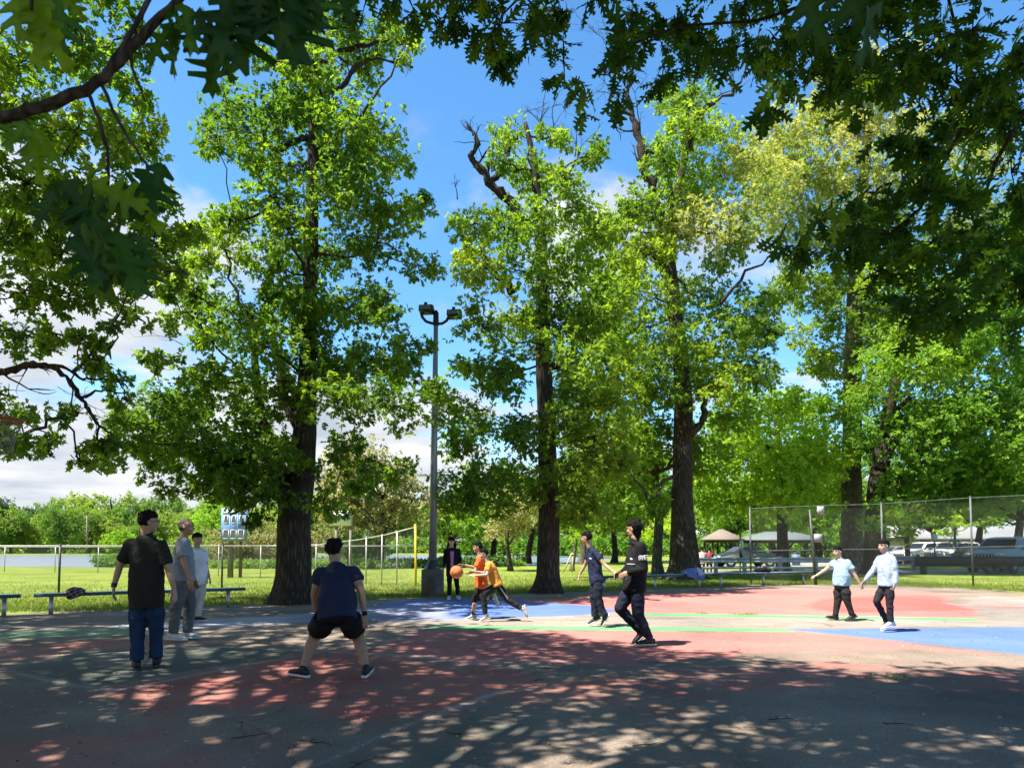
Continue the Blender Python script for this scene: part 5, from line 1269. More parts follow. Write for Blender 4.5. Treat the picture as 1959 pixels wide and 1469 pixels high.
    # ---- shoes and socks
    for i, (side, a, d) in enumerate(shoe_list):
        sm, solem = shoes[0], shoes[1]
        kv = (P['k' + side] - a).normalized() if abs(d.z) > 0.45 else Vector((0, 0, 1)); upv = kv - d * kv.dot(d); upv = upv.normalized(); sd = d.cross(upv).normalized()
        bz = a - upv * 0.088 * s
        U_ = MB()
        U_.loft([(bz + d * x * s + upv * (0.02 + hh / 2) * s, sd * w_ * s, upv * (hh / 2) * s, 2.4) for x, w_, hh in ((-0.078, 0.020, 0.045), (-0.065, 0.032, 0.070), (-0.02, 0.037, 0.082), (0.03, 0.040, 0.078), (0.075, 0.044, 0.058), (0.125, 0.046, 0.046), (0.165, 0.038, 0.036), (0.19, 0.020, 0.024))])
        U_.capsule(a - upv * 0.035 * s, 0.042 * s, a + upv * 0.0 * s, 0.043 * s)
        so_ = remeshed('shoe', U_, 0.006, 3, sm, root)
        so_.name = 'shoe'
        L_ = MB(); L_.loft([(bz + d * x * s + upv * 0.013 * s, sd * w_ * s, upv * 0.014 * s, 4) for x, w_ in ((-0.088, 0.022), (-0.07, 0.036), (0.0, 0.038), (0.07, 0.045), (0.13, 0.049), (0.175, 0.040), (0.202, 0.020))])
        o = L_.mesh('sole', True); oo = link_mesh('sole', o, solem); oo.parent = so_
        if len(shoes) > 2 and shoes[2] is not None:
            K = P['k' + side]; sk = MB(); sk.capsule(a - upv * 0.02 * s, 0.041 * s, a + (K - a).normalized() * 0.075 * s, 0.043 * s); sk.build('sock', shoes[2], root, True)
    if extras: extras(root, P, s, (R, F, U), h, Hc, spine, frame)
    return root

def band(root, name, p, d, r, w, m):
    b_ = MB(); d = d.normalized(); b_.capsule(p - d * w / 2, r, p + d * w / 2, r, 14); b_.build(name, m, root, True)
BLACKC = cloth('black_cloth', (0.008, 0.008, 0.0095)); DKPANT = cloth('charcoal_trouser', (0.018, 0.0175, 0.019)); NAVY = cloth('navy_cloth', (0.015, 0.021, 0.052)); NAVYP = cloth('navy_track_cloth', (0.011, 0.015, 0.029))
OLIVE = cloth('dark_olive_knit', (0.019, 0.0185, 0.0155)); DENIM = cloth('dark_denim', (0.014, 0.031, 0.072), 0.9, 0.3, 9); GREYT = cloth('grey_jersey', (0.20, 0.22, 0.245)); GREYP = cloth('dark_grey_sweat_cloth', (0.095, 0.098, 0.100))
WHITEC = cloth('white_cotton', (0.56, 0.57, 0.60)); SAND = cloth('light_sand_cloth', (0.40, 0.375, 0.34)); ORANGE = cloth('orange_cotton', (0.62, 0.11, 0.018)); AMBER = cloth('amber_cotton', (0.62, 0.25, 0.045)); ICE = cloth('ice_blue_cotton', (0.28, 0.40, 0.50)); PALE_B = cloth('pale_blue_pique', (0.33, 0.40, 0.52)); PINKC = cloth('pink_knit', (0.52, 0.17, 0.36))
SH_BLACK = mat('black_shoe', (0.010, 0.010, 0.011), 0.55, 0.3, 20); SH_WHITE = mat('white_shoe', (0.52, 0.53, 0.53), 0.6, 0.1, 20); SH_GREY = mat('grey_shoe', (0.30, 0.31, 0.32), 0.6, 0.2, 20); SOLE_G = mat('grey_sole', (0.34, 0.33, 0.31), 0.7, 0.15, 20); SOLE_O = mat('gum_sole', (0.55, 0.38, 0.24), 0.6, 0.15, 20); SOLE_B = mat('black_sole', (0.03, 0.03, 0.03), 0.7, 0.2, 20)
SOCK_W = cloth('white_sock', (0.7, 0.7, 0.68)); SOCK_B = cloth('dark_sock', (0.04, 0.04, 0.045))

# man in the dark polo shirt, seen from behind
def ex_man(root, P, s, fr, h, Hc, spine, frame):
    R, F, U = fr
    w = P['wl']; d = (P['wl'] - P['el']).normalized(); band(root, 'watch', w - d * 0.012, d, 0.030 * s, 0.022, mat('black_strap', (0.012, 0.012, 0.012), 0.5, 0.2, 10))
    g = MB()
    for sg in (-1, 1):
        ring = [Hc + R * (sg * 0.16 + 0.115 * math.cos(t)) * h + F * 0.43 * h + U * (0.03 + 0.085 * math.sin(t)) * h for t in np.linspace(0, 2 * math.pi, 13)]
        g.tube(ring, 0.0022, 6, False); g.tube([Hc + R * sg * 0.28 * h + F * 0.43 * h + U * 0.04 * h, Hc + R * sg * 0.35 * h + U * 0.03 * h], 0.0022, 6)
    g.build('glasses', mat('spectacle_frame', (0.03, 0.03, 0.03), 0.3, 0.1, 5), root, True)
person('man in a dark short sleeved polo and blue jeans, seen from behind', 7.75,
       dict(hd=(284, 998, 0), nk=(279, 1023, 0.01), sl=(250, 1041, 0), sr=(309, 1043, 0), el=(229, 1083, -.02), er=(322, 1088, .0), wl=(218, 1120, -.05), wr=(333, 1126, -.06), fl=(216, 1151, -.08), fr=(335, 1148, -.1),
            hl=(265, 1146, 0), hr=(295, 1146, 0), kl=(263, 1204, .03), kr=(299, 1200, .1), al=(262, 1263, 0), ar=(299, 1257, .12), tl=(258, 1255, .3), tr=(303, 1249, .42)),
       1.03, SKIN_T, 'short', face=(0.78, 0.62, 0.03), build=1.06, shirt=dict(mat=OLIVE, name='polo_shirt', sleeve=0.78, drop=0.13, collar=True, loose=0.022), trousers=dict(mat=DENIM, name='jeans', width=1.04, cuff=0.058, loose=0.018), shoes=(SH_BLACK, SOLE_B), extras=ex_man, hands=((-1, -.3, 0), (1, -.3, 0)))
person('man with cropped hair in a grey tee and grey sweatpants', 9.55,
       dict(hd=(357, 1008, 0), nk=(351, 1029, 0), sl=(356, 1041, .17), sr=(345, 1041, -.15), el=(364, 1079, .24), er=(353, 1080, -.22), wl=(372, 1108, .24), wr=(364, 1107, -.22), fl=(377, 1124, .25), fr=(366, 1125, -.22),
            hl=(352, 1104, .1), hr=(350, 1104, -.1), kl=(362, 1158, .14), kr=(337, 1160, -.12), al=(359, 1209, .14), ar=(331, 1211, -.12), tl=(390, 1216, .08), tr=(352, 1220, -.14)),
       1.0, SKIN_D, 'cropped', face=(0.97, 0.2, 0.06), build=1.1, hair_mat=STUB, shirt=dict(mat=GREYT, name='tee', sleeve=0.62, drop=0.10, belly=1.08), trousers=dict(mat=GREYP, name='sweatpants', width=1.1, cuff=0.052), shoes=(SH_WHITE, WHITE_RUB), hands=((0, 1, 0), (0, -1, 0)))
person('boy in a plain white tee and light sand trousers by the bench', 12.9,
       dict(hd=(378, 1031, 0), nk=(377, 1049, 0), sl=(391, 1057, .02), sr=(366, 1057, -.08), el=(394, 1084, .06), er=(362, 1082, -.12), wl=(400, 1103, .04), wr=(366, 1104, -.14), fl=(403, 1114, .0), fr=(368, 1115, -.14),
            hl=(386, 1112, .06), hr=(373, 1112, -.06), kl=(382, 1145, .08), kr=(365, 1146, -.05), al=(379, 1179, .06), ar=(350, 1178, -.03), tl=(399, 1184, .0), tr=(366, 1186, -.05)),
       0.96, SKIN_T, 'short', face=(0.85, -0.5, 0), build=1.1, shirt=dict(mat=WHITEC, name='tee', fold=0.024, sleeve=0.6, drop=0.08, loose=0.02), trousers=dict(mat=SAND, width=1.08, cuff=0.05), shoes=(SH_BLACK, WHITE_RUB), hands=((1, 0, 0), (0, -1, 0)))
def ex_crouch(root, P, s, fr, h, Hc, spine, frame):
    d = (P['wr'] - P['er']).normalized(); band(root, 'wristband', P['wr'] - d * 0.02, d, 0.029 * s, 0.02, BLACKC)
person('boy crouching with feet apart in a navy tee and black shorts, seen from behind', 7.35,
       dict(hd=(640, 1053, .22), nk=(643, 1078, .15), sl=(613, 1098, .12), sr=(677, 1095, .12), el=(601, 1136, .16), er=(692, 1134, .06), wl=(604, 1168, .28), wr=(698, 1176, .02), fl=(610, 1190, .34), fr=(697, 1207, -.02),
            hl=(625, 1180, -.06), hr=(666, 1180, -.06), kl=(601, 1217, .2), kr=(687, 1221, .16), al=(580, 1278, .02), ar=(700, 1276, .0), tl=(556, 1284, .10), tr=(714, 1268, .30)),
       1.0, SKIN_D, 'parted', face=(0.30, 0.95, 0.0), up=(0, 0.1, 1), build=1.25, shirt=dict(mat=NAVY, name='tee', sleeve=0.42, drop=0.06, loose=0.018, fold=0.014), trousers=dict(mat=BLACKC, name='shorts', length=0.60, loose=0.010), shoes=(SH_BLACK, WHITE_RUB), extras=ex_crouch, show_face=False, hands=((-1, 0, 0), (0.5, -1, 0)), curl=(0.5, 0.3))
def ex_woman(root, P, s, fr, h, Hc, spine, frame):
    sv, fv = frame(0.5); hipc = P['hl'].lerp(P['hr'], .5); shc = P['sl'].lerp(P['sr'], .5)
    fwd = fv if fv.y < 0 else -fv
    b_ = MB(); b_.loft([(hipc.lerp(shc, t) + fwd * (0.118 * s), sv * w_, fwd * 0.022, 2.5) for t, w_ in ((0.02, 0.036), (0.3, 0.034), (0.7, 0.042), (0.98, 0.05))])
    b_.build('pink_top', PINKC, root, True)
person('woman with long dark hair in a black cardigan over a pink top', 17.6,
       dict(hd=(864, 1036.5, 0), nk=(864.5, 1047, 0), sl=(876.5, 1053, 0), sr=(854, 1053, 0), el=(880, 1069, .02), er=(850.5, 1069, .02), wl=(880.5, 1081, -.04), wr=(848, 1084, -.03), fl=(880.5, 1090, -.06), fr=(847.5, 1093, -.05),
            hl=(870.5, 1092, 0), hr=(860, 1092, 0), kl=(874, 1115, -.02), kr=(860, 1115, -.02), al=(876, 1138, 0), ar=(859, 1139, -.05), tl=(879, 1144, -.2), tr=(858, 1146, -.25)),
       0.93, SKIN_L, 'long', face=(0, -1, 0), build=0.92, voxel=0.008, shirt=dict(mat=BLACKC, name='cardigan', sleeve=1.9, drop=0.22, loose=0.02), trousers=dict(mat=BLACKC, width=0.95), shoes=(SH_WHITE, WHITE_RUB), extras=ex_woman, hands=((0.6, -1, 0), (-.6, -1, 0)))
person('boy in an orange tee reaching for the ball, farther of the two runners', 12.95,
       dict(hd=(914, 1047, 0), nk=(917.5, 1064, .0), sl=(916, 1072, -.13), sr=(921, 1071, .13), el=(909, 1092, -.2), er=(907, 1085, .18), wl=(893, 1096, -.3), wr=(890, 1081, .16), fl=(883, 1092, -.3), fr=(879, 1078, .14),
            hl=(920, 1119, -.09), hr=(922, 1119, .09), kl=(908, 1147, -.08), kr=(918, 1144, .12), al=(904, 1176, -.10), ar=(943, 1143, .12), tl=(884, 1184, -.12), tr=(948, 1162, .12)),
       0.82, SKIN_T, 'spiky', face=(-0.98, -0.1, 0.02), build=1.02, voxel=0.006, shirt=dict(mat=ORANGE, name='tee', sleeve=0.6, drop=0.10, loose=0.016), trousers=dict(mat=BLACKC, name='cropped_trousers', length=dict(l=1.12, r=1.5), loose=0.014), shoes=(SH_GREY, WHITE_RUB, SOCK_B), hands=((0, -.3, 1), (0, .3, 1)), curl=(0.3, 0.3))
def ex_stripe(root, P, s, fr, h, Hc, spine, frame):
    a, k = P['hr'], P['kr']; side = Vector((0, -1, 0.35)).normalized() * 0.094 * s
    b_ = MB(); b_.tube([a.lerp(k, t) + side * (1 - 0.22 * t) * 1.0 for t in (0.25, 0.5, 0.75, 1.0)], [0.012] * 4, 6); b_.build('trouser_stripe', WHITEC, root, True)
person('boy in an amber tee lunging after the ball, nearer of the two runners', 12.5,
       dict(hd=(925.5, 1059.5, 0), nk=(934, 1075, 0), sl=(935, 1081, -.14), sr=(939, 1079, .12), el=(931.5, 1099, -.22), er=(926, 1096, .2), wl=(911, 1100.5, -.2), wr=(908, 1093, .16), fl=(898, 1099.5, -.18), fr=(897, 1092, .14),
            hl=(948, 1118, -.09), hr=(951, 1117, .06), kl=(924, 1139, -.10), kr=(972, 1147, -.02), al=(929, 1178, -.10), ar=(999, 1165, -.04), tl=(910, 1190, -.12), tr=(1003, 1186, -.05)),
       0.80, SKIN_L, 'short', face=(-0.97, -0.22, -0.08), up=(-0.1, 0, 1), build=1.0, voxel=0.006, shirt=dict(mat=AMBER, name='tee', sleeve=0.6, drop=0.06, loose=0.016), trousers=dict(mat=DKPANT, width=1.0, loose=0.016, cuff=0.044, length=1.93), shoes=(SH_GREY, SOLE_O, SOCK_W), extras=ex_stripe, hands=((0, -.3, 1), (0, .3, 1)), curl=(0.2, 0.3))
def badge(root, P, s, pos, name='badge', w=0.05, hh=0.022, n=Vector((0, -1, 0))):
    b_ = MB(); t = n.cross(Vector((0, 0, 1))).normalized(); b_.ball(pos, w / 2, 0.004, hh / 2, (t, n, Vector((0, 0, 1)))); b_.ball(pos + t * w * .3 + Vector((0, 0, hh * .5)), w / 4, 0.004, hh / 3, (t, n, Vector((0, 0, 1)))); b_.build(name, WHITEC, root, True)
def ex_navy(root, P, s, fr, h, Hc, spine, frame):
    badge(root, P, s, P['sl'].lerp(P['hl'], .25) + Vector((-0.085, -.045, 0.0)), n=Vector((-.6, -.8, 0)))
person('boy in a navy tee and navy track trousers, off the ground in a hop', 12.05,
       dict(hd=(1122, 1029, 0), nk=(1128, 1046, 0), sl=(1137, 1055, -.12), sr=(1130, 1054, .13), el=(1157, 1080, -.22), er=(1119, 1081, .2), wl=(1173, 1093, -.36), wr=(1109, 1098, .2), fl=(1184, 1101, -.45), fr=(1106, 1107, .18),
            hl=(1144, 1108, -.08), hr=(1139, 1108, .08), kl=(1144, 1142, -.09), kr=(1136, 1143, .08), al=(1155, 1177, -.10), ar=(1139, 1179, .08), tl=(1146, 1198, -.12), tr=(1127, 1191, .06)),
       0.90, SKIN_T, 'spiky', face=(-0.93, 0.35, 0.0), build=1.0, airborne=True, voxel=0.006, shirt=dict(mat=NAVY, name='tee', sleeve=0.55, drop=0.12, loose=0.012), trousers=dict(mat=NAVYP, width=1.1, cuff=0.064, loose=0.016), shoes=(SH_BLACK, WHITE_RUB), extras=ex_navy, hands=((0, -1, .2), (-1, -.2, 0)))
def ex_jacket(root, P, s, fr, h, Hc, spine, frame):
    # white block letters on the upper sleeve, a chest mark and a thin chest line
    S_, E = P['sl'], P['el']; c = S_.lerp(E, 0.52); dz = (E - S_).normalized()
    b_ = MB(); t = Vector((1, 0.0, 0)); t = (t - dz * t.dot(dz)).normalized(); n = t.cross(dz); n = n if n.y < 0 else -n
    def bar(x, z, w_, hh):
        b_.ball(c + t * x - dz * z + n * (0.083 * s - 0.9 * x * x / 0.08), w_ / 2, 0.006, hh / 2, (t, n, -dz), 8, 6)
    for x, z, w_, hh in ((-0.052, 0, .016, .07), (-0.032, 0, .016, .07), (-0.012, 0, .016, .07), (-0.032, .028, .055, .018), (0.012, 0, .016, .07), (0.032, .0, .016, .07), (0.052, -.004, .016, .066), (0.022, .028, .036, .018), (0.042, 0, .034, .016), (0.045, .03, .03, .014)): bar(x, z, w_, hh)
    b_.build('sleeve_lettering', WHITEC, root, True)
    badge(root, P, s, P['sl'].lerp(P['hl'], .30) + Vector((-0.125, -.075, 0.0)), 'chest_mark', 0.045, 0.024, Vector((-.75, -.66, 0)))
    l_ = MB(); a = P['sl'].lerp(P['hl'], .42); l_.tube([a + Vector((-0.17, -0.02, 0)), a + Vector((-0.135, -.085, 0.0)), a + Vector((-0.075, -.118, -.002))], 0.005, 6); l_.build('chest_line', WHITEC, root, True)
person('youth with shaggy hair in a black lettered jacket and navy trousers', 9.15,
       dict(hd=(1213, 1012, 0), nk=(1213, 1037, 0), sl=(1226, 1046, -.14), sr=(1214, 1046, .16), el=(1231, 1089, -.18), er=(1205, 1086, .2), wl=(1203, 1095, -.22), wr=(1190, 1094, .12), fl=(1185, 1102, -.2), fr=(1178, 1100, .08),
            hl=(1218, 1123, -.09), hr=(1208, 1122, .09), kl=(1221, 1175, -.1), kr=(1186, 1163, .05), al=(1243, 1221, -.1), ar=(1225, 1207, .1), tl=(1221, 1230, -.15), tr=(1209, 1229, .08)),
       1.0, SKIN_T, 'shag', face=(-0.80, 0.58, 0.0), build=1.06, shirt=dict(mat=BLACKC, name='jacket', sleeve=1.92, drop=0.10, loose=0.024, collar=True, fold=0.014), trousers=dict(mat=NAVYP, width=1.0, loose=0.016, cuff=0.044), shoes=(SH_BLACK, SOLE_G), extras=ex_jacket, hands=((0.2, -1, .4), (-.2, 1, .3)), curl=(0.55, 0.4))
person('boy in a light blue tee swinging one arm forward, holding hands', 12.65,
       dict(hd=(1602, 1055, 0), nk=(1607, 1069, 0), sl=(1622, 1076, -.10), sr=(1597, 1076, .08), el=(1635, 1099, -.14), er=(1580, 1089, .12), wl=(1644, 1115, -.16), wr=(1563, 1100, .06), fl=(1650, 1123, -.17), fr=(1553, 1103, .03),
            hl=(1616, 1119, -.07), hr=(1605, 1119, .07), kl=(1620, 1147, -.08), kr=(1603, 1148, .07), al=(1630, 1175, -.09), ar=(1598, 1177, .06), tl=(1616, 1187, -.1), tr=(1578, 1178, .04)),
       0.86, SKIN_L, 'short', face=(-0.90, -0.42, 0), build=1.14, voxel=0.006, shirt=dict(mat=ICE, name='tee', fold=0.019, sleeve=0.52, drop=0.0, loose=0.016, belly=1.05), trousers=dict(mat=DKPANT, width=1.02, loose=0.014, cuff=0.046), shoes=(SH_BLACK, SOLE_B), hands=((0.3, -1, 0), (0, 0, 1)), curl=(0.6, 0.9))
person('boy in a pale long sleeved polo and black trousers, holding hands', 11.95,
       dict(hd=(1690, 1044, 0), nk=(1695, 1061, 0), sl=(1707, 1069, -.10), sr=(1683, 1069, .10), el=(1713, 1094, -.12), er=(1671, 1091, .16), wl=(1712, 1116, -.14), wr=(1656, 1110, .2), fl=(1709, 1129, -.16), fr=(1648, 1118, .22),
            hl=(1702, 1119, -.06), hr=(1691, 1119, .06), kl=(1702, 1152, -.07), kr=(1677, 1150, .05), al=(1704, 1189, -.06), ar=(1696, 1188, .14), tl=(1684, 1200, -.1), tr=(1686, 1203, .12)),
       0.92, SKIN_L, 'short', face=(-0.93, -0.34, 0), build=0.98, voxel=0.006, shirt=dict(mat=PALE_B, name='polo_shirt', fold=0.018, sleeve=1.9, drop=0.02, loose=0.014, collar=True), trousers=dict(mat=DKPANT, width=0.96, loose=0.012, cuff=0.044), shoes=(SH_WHITE, WHITE_RUB), hands=((0.6, -.8, 0), (-.3, 1, 0.3)), curl=(0.9, 0.7))
# people on the bench by the pavilion, seen from behind
def sitter(label, px, py, Y, shirt, name):
    k = lambda dx, dz, dy: (px + dx, py - dz, dy)
    u = FPX / Y
    person(label, Y, dict(hd=k(0, .78 * u, .02), nk=k(0, .60 * u, 0), sl=k(-.17 * u, .52 * u, 0), sr=k(.17 * u, .52 * u, 0), el=k(-.22 * u, .25 * u, .08), er=k(.22 * u, .25 * u, .08), wl=k(-.15 * u, .08 * u, .3), wr=k(.15 * u, .08 * u, .3),
                          hl=k(-.08 * u, 0, 0), hr=k(.08 * u, 0, 0), kl=k(-.10 * u, .02 * u, .42), kr=k(.10 * u, .02 * u, .42), al=k(-.1 * u, -.40 * u, .45), ar=k(.1 * u, -.40 * u, .45), tl=k(-.1 * u, -.46 * u, .7), tr=k(.1 * u, -.46 * u, .7)),
           1.0, SKIN_T, 'short', face=(0, 1, 0), voxel=0.012, show_face=False, shirt=dict(mat=shirt, name=name, sleeve=0.6, drop=0.05), trousers=dict(mat=DKPANT), shoes=(SH_BLACK, SOLE_B))
sitter('person in a pale pink top seated beside the broad oak trunk, seen from behind', 1343, 1077, 38.5, cloth('pale_pink_cotton', (0.70, 0.42, 0.44)), 'tee')
sitter('person in a dark red top seated near the tan roofed gazebo, seen from behind', 1357, 1077, 39.5, cloth('wine_cotton', (0.30, 0.05, 0.06)), 'tee')
# ------------------------------------------------------------------ park things
STEEL = mat('galvanised_steel', (0.42, 0.43, 0.43), 0.45, 0.15, 9, metal=0.75); WIRE = mat('chain_link_wire', (0.10, 0.105, 0.10), 0.6, 0.1, 5, metal=0.0); DULLST = mat('dull_steel', (0.10, 0.105, 0.105), 0.6, 0.3, 9, metal=0.0)
DKSTEEL = mat('dark_post_paint', (0.05, 0.052, 0.05), 0.5, 0.3, 9, metal=0.3); YELL = mat('yellow_post_paint', (0.62, 0.42, 0.03), 0.5, 0.25, 9)
RAILW = mat('pale_rail_pipe', (0.42, 0.42, 0.37), 0.5, 0.12, 9, metal=0.3); WOODG = mat('weathered_timber', (0.20, 0.17, 0.13), 0.9, 0.35, 3, bump=0.5, bscale=30, stretch=(4, 4, .6))
CONC = mat('stained_concrete', (0.115, 0.11, 0.095), 0.95, 0.55, 2.2, bump=0.6, bscale=30); GREYP_M = mat('grey_pole_paint', (0.27, 0.285, 0.30), 0.5, 0.15, 3, metal=0.4)
BLUEB = mat('blue_board_paint', (0.16, 0.27, 0.55), 0.6, 0.2, 3); WHT = mat('white_board_paint', (0.62, 0.63, 0.62), 0.6, 0.06, 3); DARKG = mat('dark_panel', (0.10, 0.10, 0.11), 0.5, 0.2, 5)
DKBLUE = mat('dark_blue_bench_paint', (0.035, 0.075, 0.115), 0.45, 0.3, 4); BENCHTOP = mat('aluminium_bench_plank', (0.45, 0.50, 0.52), 0.4, 0.15, 6, metal=0.4)
BLK = mat('black_metal', (0.022, 0.022, 0.024), 0.5, 0.3, 8, metal=0.2); REDM = mat('orange_rim_paint', (0.36, 0.05, 0.02), 0.45, 0.2, 10)

def chain_link(name, label, line, height, cat='fence', post_m=None, post_r=0.03, rails=(1.0,), pitch=0.065, wire=0.0042, posts=None, rail_m=None, z0=0.03, rail_r=0.018):
    """a fence along the polyline [(x, y), ...]; height: one number or one per point; its wires cross diagonally"""
    hs_ = height if isinstance(height, (list, tuple)) else [height] * len(line)
    root = thing(name, (line[0][0], line[0][1], 0), label, cat)
    L = [0]
    for i in range(len(line) - 1): L.append(L[-1] + math.hypot(line[i + 1][0] - line[i][0], line[i + 1][1] - line[i][1]))
    def pt(d, z):
        d = max(0, min(L[-1], d)); i = 0
        while i < len(L) - 2 and d > L[i + 1]: i += 1
        t = (d - L[i]) / max(1e-9, L[i + 1] - L[i])
        return Vector((line[i][0] + (line[i + 1][0] - line[i][0]) * t, line[i][1] + (line[i + 1][1] - line[i][1]) * t, z)), hs_[i] + (hs_[i + 1] - hs_[i]) * t
    V, F = [], []
    def wire_seg(p, q):
        d = (q - p).normalized(); a = d.cross(Vector((0, 0, 1))).normalized(); b_ = d.cross(a); o = len(V)
        for e in (p, q):
            for k in range(3):
                t = 2.094 * k; V.append(e + (a * math.cos(t) + b_ * math.sin(t)) * wire)
        for k in range(3): F.append((o + k, o + (k + 1) % 3, o + 3 + (k + 1) % 3, o + 3 + k))
    d = -max(hs_)
    while d < L[-1]:
        for sgn in (1, -1):
            a0, a1 = d, d + max(hs_)
            prev = None; steps = 5 if max(hs_) - min(hs_) < 1e-6 else 18
            for j in range(steps + 1):
                t = j / steps; dd = a0 + (a1 - a0) * t; zt = t if sgn > 0 else 1 - t
                if dd < 0 or dd > L[-1]: prev = None; continue
                p, h_ = pt(dd, 0); p.z = z0 + (max(hs_) - z0) * zt
                if p.z > h_ + 1e-6: prev = None; continue
                if prev is not None: wire_seg(prev, p)
                prev = p
        d += pitch
    o = link_mesh('wire_mesh', np_mesh('wire_mesh', [tuple(v) for v in V], F), WIRE, root, True)
    for f in rails:
        mb = MB(); n = max(2, int(L[-1] / 1.5)); pts = []
        for j in range(n + 1):
            p, h_ = pt(L[-1] * j / n, 0); p.z = h_ * f if f <= 1.0 else f - 1.0; pts.append(p)
        mb.tube(pts, rail_r, 7); mb.build('rail', rail_m or RAILW, root, True)
    for dpos in posts:
        p, h_ = pt(dpos, 0); mb = MB(); mb.tube([Vector((p.x, p.y, -0.05)), Vector((p.x, p.y, h_ + 0.03))], post_r, 9); mb.ball((p.x, p.y, h_ + 0.03), post_r * 1.15, nu=9, nv=5)
        mb.build('post', post_m or STEEL, root, True, world=True)
    return root, pt, L
def along(line, px):
    """distance along a ground polyline at which it crosses photograph column px"""
    L = 0
    for (a, b) in zip(line[:-1], line[1:]):
        for j in range(200):
            t = j / 200; x, y = a[0] + (b[0] - a[0]) * t, a[1] + (b[1] - a[1]) * t
            if project(np.array([[x, y, 0.0]]))[0][0] >= px: return L + math.hypot(b[0] - a[0], b[1] - a[1]) * t
        L += math.hypot(b[0] - a[0], b[1] - a[1])
    return L
fa = gp([(-420, 1152), (0, 1143), (112, 1141), (424, 1132), (672, 1125), (792, 1122)])
chain_link('chain_link_fence', 'low chain link fence with dark posts between the court benches and the ball field', fa, 1.40, post_m=DKSTEEL, posts=[along(fa, p) for p in (-300, -90, 112, 424, 665)], pitch=0.075, wire=0.0017)
fb = gp([(792, 1121.5), (759, 1120), (730, 1118.5), (700, 1117), (668, 1115), (604, 1111), (498, 1106), (380, 1101), (196, 1096), (72, 1094), (-200, 1094)])
hb = [2.05, 1.90, 1.78, 1.68, 1.60, 1.46, 1.42, 1.40, 1.38, 1.38, 1.38]
def along_l(line, i): return sum(math.hypot(line[j + 1][0] - line[j][0], line[j + 1][1] - line[j][1]) for j in range(i))
lb = [along_l(fb, i) for i in range(len(fb))]
chain_link('outfield_fence', 'outfield fence whose pale rail climbs towards the tall yellow post', fb, hb, post_m=RAILW, posts=[lb[i] for i in range(1, 7)] + list(np.arange(lb[6] + 3.2, lb[-1], 3.1)), post_r=0.024, pitch=0.085, wire=0.0015)
yp = thing('fence_post', (fb[0][0], fb[0][1], 0), 'tall bright yellow post where the two field fences meet', 'post')
mb = MB(); p = fb[0]; mb.tube([(p[0] + .06, p[1], -.1), (p[0] + .055, p[1], 1.0), (p[0] + .03, p[1], 2.12)], 0.042, 10); mb.build('post', YELL, yp, True)
mb = MB(); mb.ball((p[0] + .03, p[1], 2.13), 0.046, nu=10, nv=6); mb.build('cap', YELL, yp, True)
# tall fence on the right
YF = gy(1119)
ft = [(at(1437, 1118, YF + .4).x, YF + .4), (at(1556, 1117, YF + .2).x, YF + .2), (at(1690, 1118, YF).x, YF), (at(1862, 1122, YF - .6).x, YF - .6), (at(2060, 1130, YF - 1.2).x, YF - 1.2), (at(2350, 1150, YF - 2).x, YF - 2)]
ht = [2.78, 2.86, 2.92, 3.10, 3.22, 3.3]
lt = [along_l(ft, i) for i in range(len(ft))]
chain_link('tall_fence', 'tall chain link court fence with steel posts at the right side', ft, ht, post_m=DULLST, posts=[lt[0], lt[2], lt[3], lt[4]], post_r=0.032, rails=(1.0, 0.44), pitch=0.10, wire=0.0018, rail_m=DULLST, rail_r=0.013)
lp = thing('leaning_post', (at(1560, 1118, YF + .1).x, YF + .1, 0), 'leaning dark steel fence post carrying two square white plates', 'post')
mb = MB(); mb.tube([at(1561, 1120, YF + .1), at(1556, 1060, YF + .1), at(1549, 975, YF + .1)], [0.055, 0.05, 0.045], 10); mb.build('post', DKSTEEL, lp, True)
for (x0, y0, x1, y1) in ((1563, 968, 1577, 985), (1557, 1021, 1573, 1037)):
    a, b_ = at(x0, y0, YF + .06), at(x1, y1, YF + .06); mb = MB(); mb.box((a + b_) / 2, (abs(b_.x - a.x), 0.015, abs(a.z - b_.z)), bev=0.004); pl = mb.build('sign_plate', mat('faded_white_plate', (0.26, 0.29, 0.28), 0.6, 0.45, 14), lp, True)
    mb = MB(); c = (a + b_) / 2; mb.beam((c.x - .14, YF + .08, c.z), (c.x + .02, YF + .08, c.z), 0.03, 0.03); mb.build('bracket', STEEL, lp, True)

# benches
def bench(label, pa, pb, legs, seat=0.44, w=0.26, group='backless court side benches', pad=(0.0, 0.0)):
    """pa, pb: ground points below the two ends of the seat"""
    a, b_ = Vector((pa[0], pa[1], 0)), Vector((pb[0], pb[1], 0)); d = (b_ - a).normalized(); nrm = Vector((-d.y, d.x, 0))
    root = thing('bench', a.lerp(b_, .5), label, 'bench', group)
    mb = MB(); zz = Vector((0, 0, seat - 0.022))
    mb.beam(a + zz, b_ + zz, w, 0.044); mb.build('seat', BENCHTOP, root, True)
    mb = MB(); mb.beam(a - nrm * (w / 2 + .012) + Vector((0, 0, seat - .034)), b_ - nrm * (w / 2 + .012) + Vector((0, 0, seat - .034)), 0.02, 0.062); mb.build('front_rail', DKBLUE, root, True)
    for t in legs:
        p = a.lerp(b_, t); mb = MB(); mb.tube([p + Vector((0, 0, -.06)), p + Vector((0, 0, seat - 0.06))], 0.040, 10)
        mb.beam(p + Vector((0, 0, seat - .07)) - nrm * w * .45, p + Vector((0, 0, seat - .07)) + nrm * w * .45, 0.09, 0.05); mb.build('leg', STEEL, root, True)
    return root
def on(line, t): return (line[0][0] + (line[1][0] - line[0][0]) * t, line[0][1] + (line[1][1] - line[0][1]) * t)
A1, A2 = gnd(97, 1176), gnd(436, 1161)
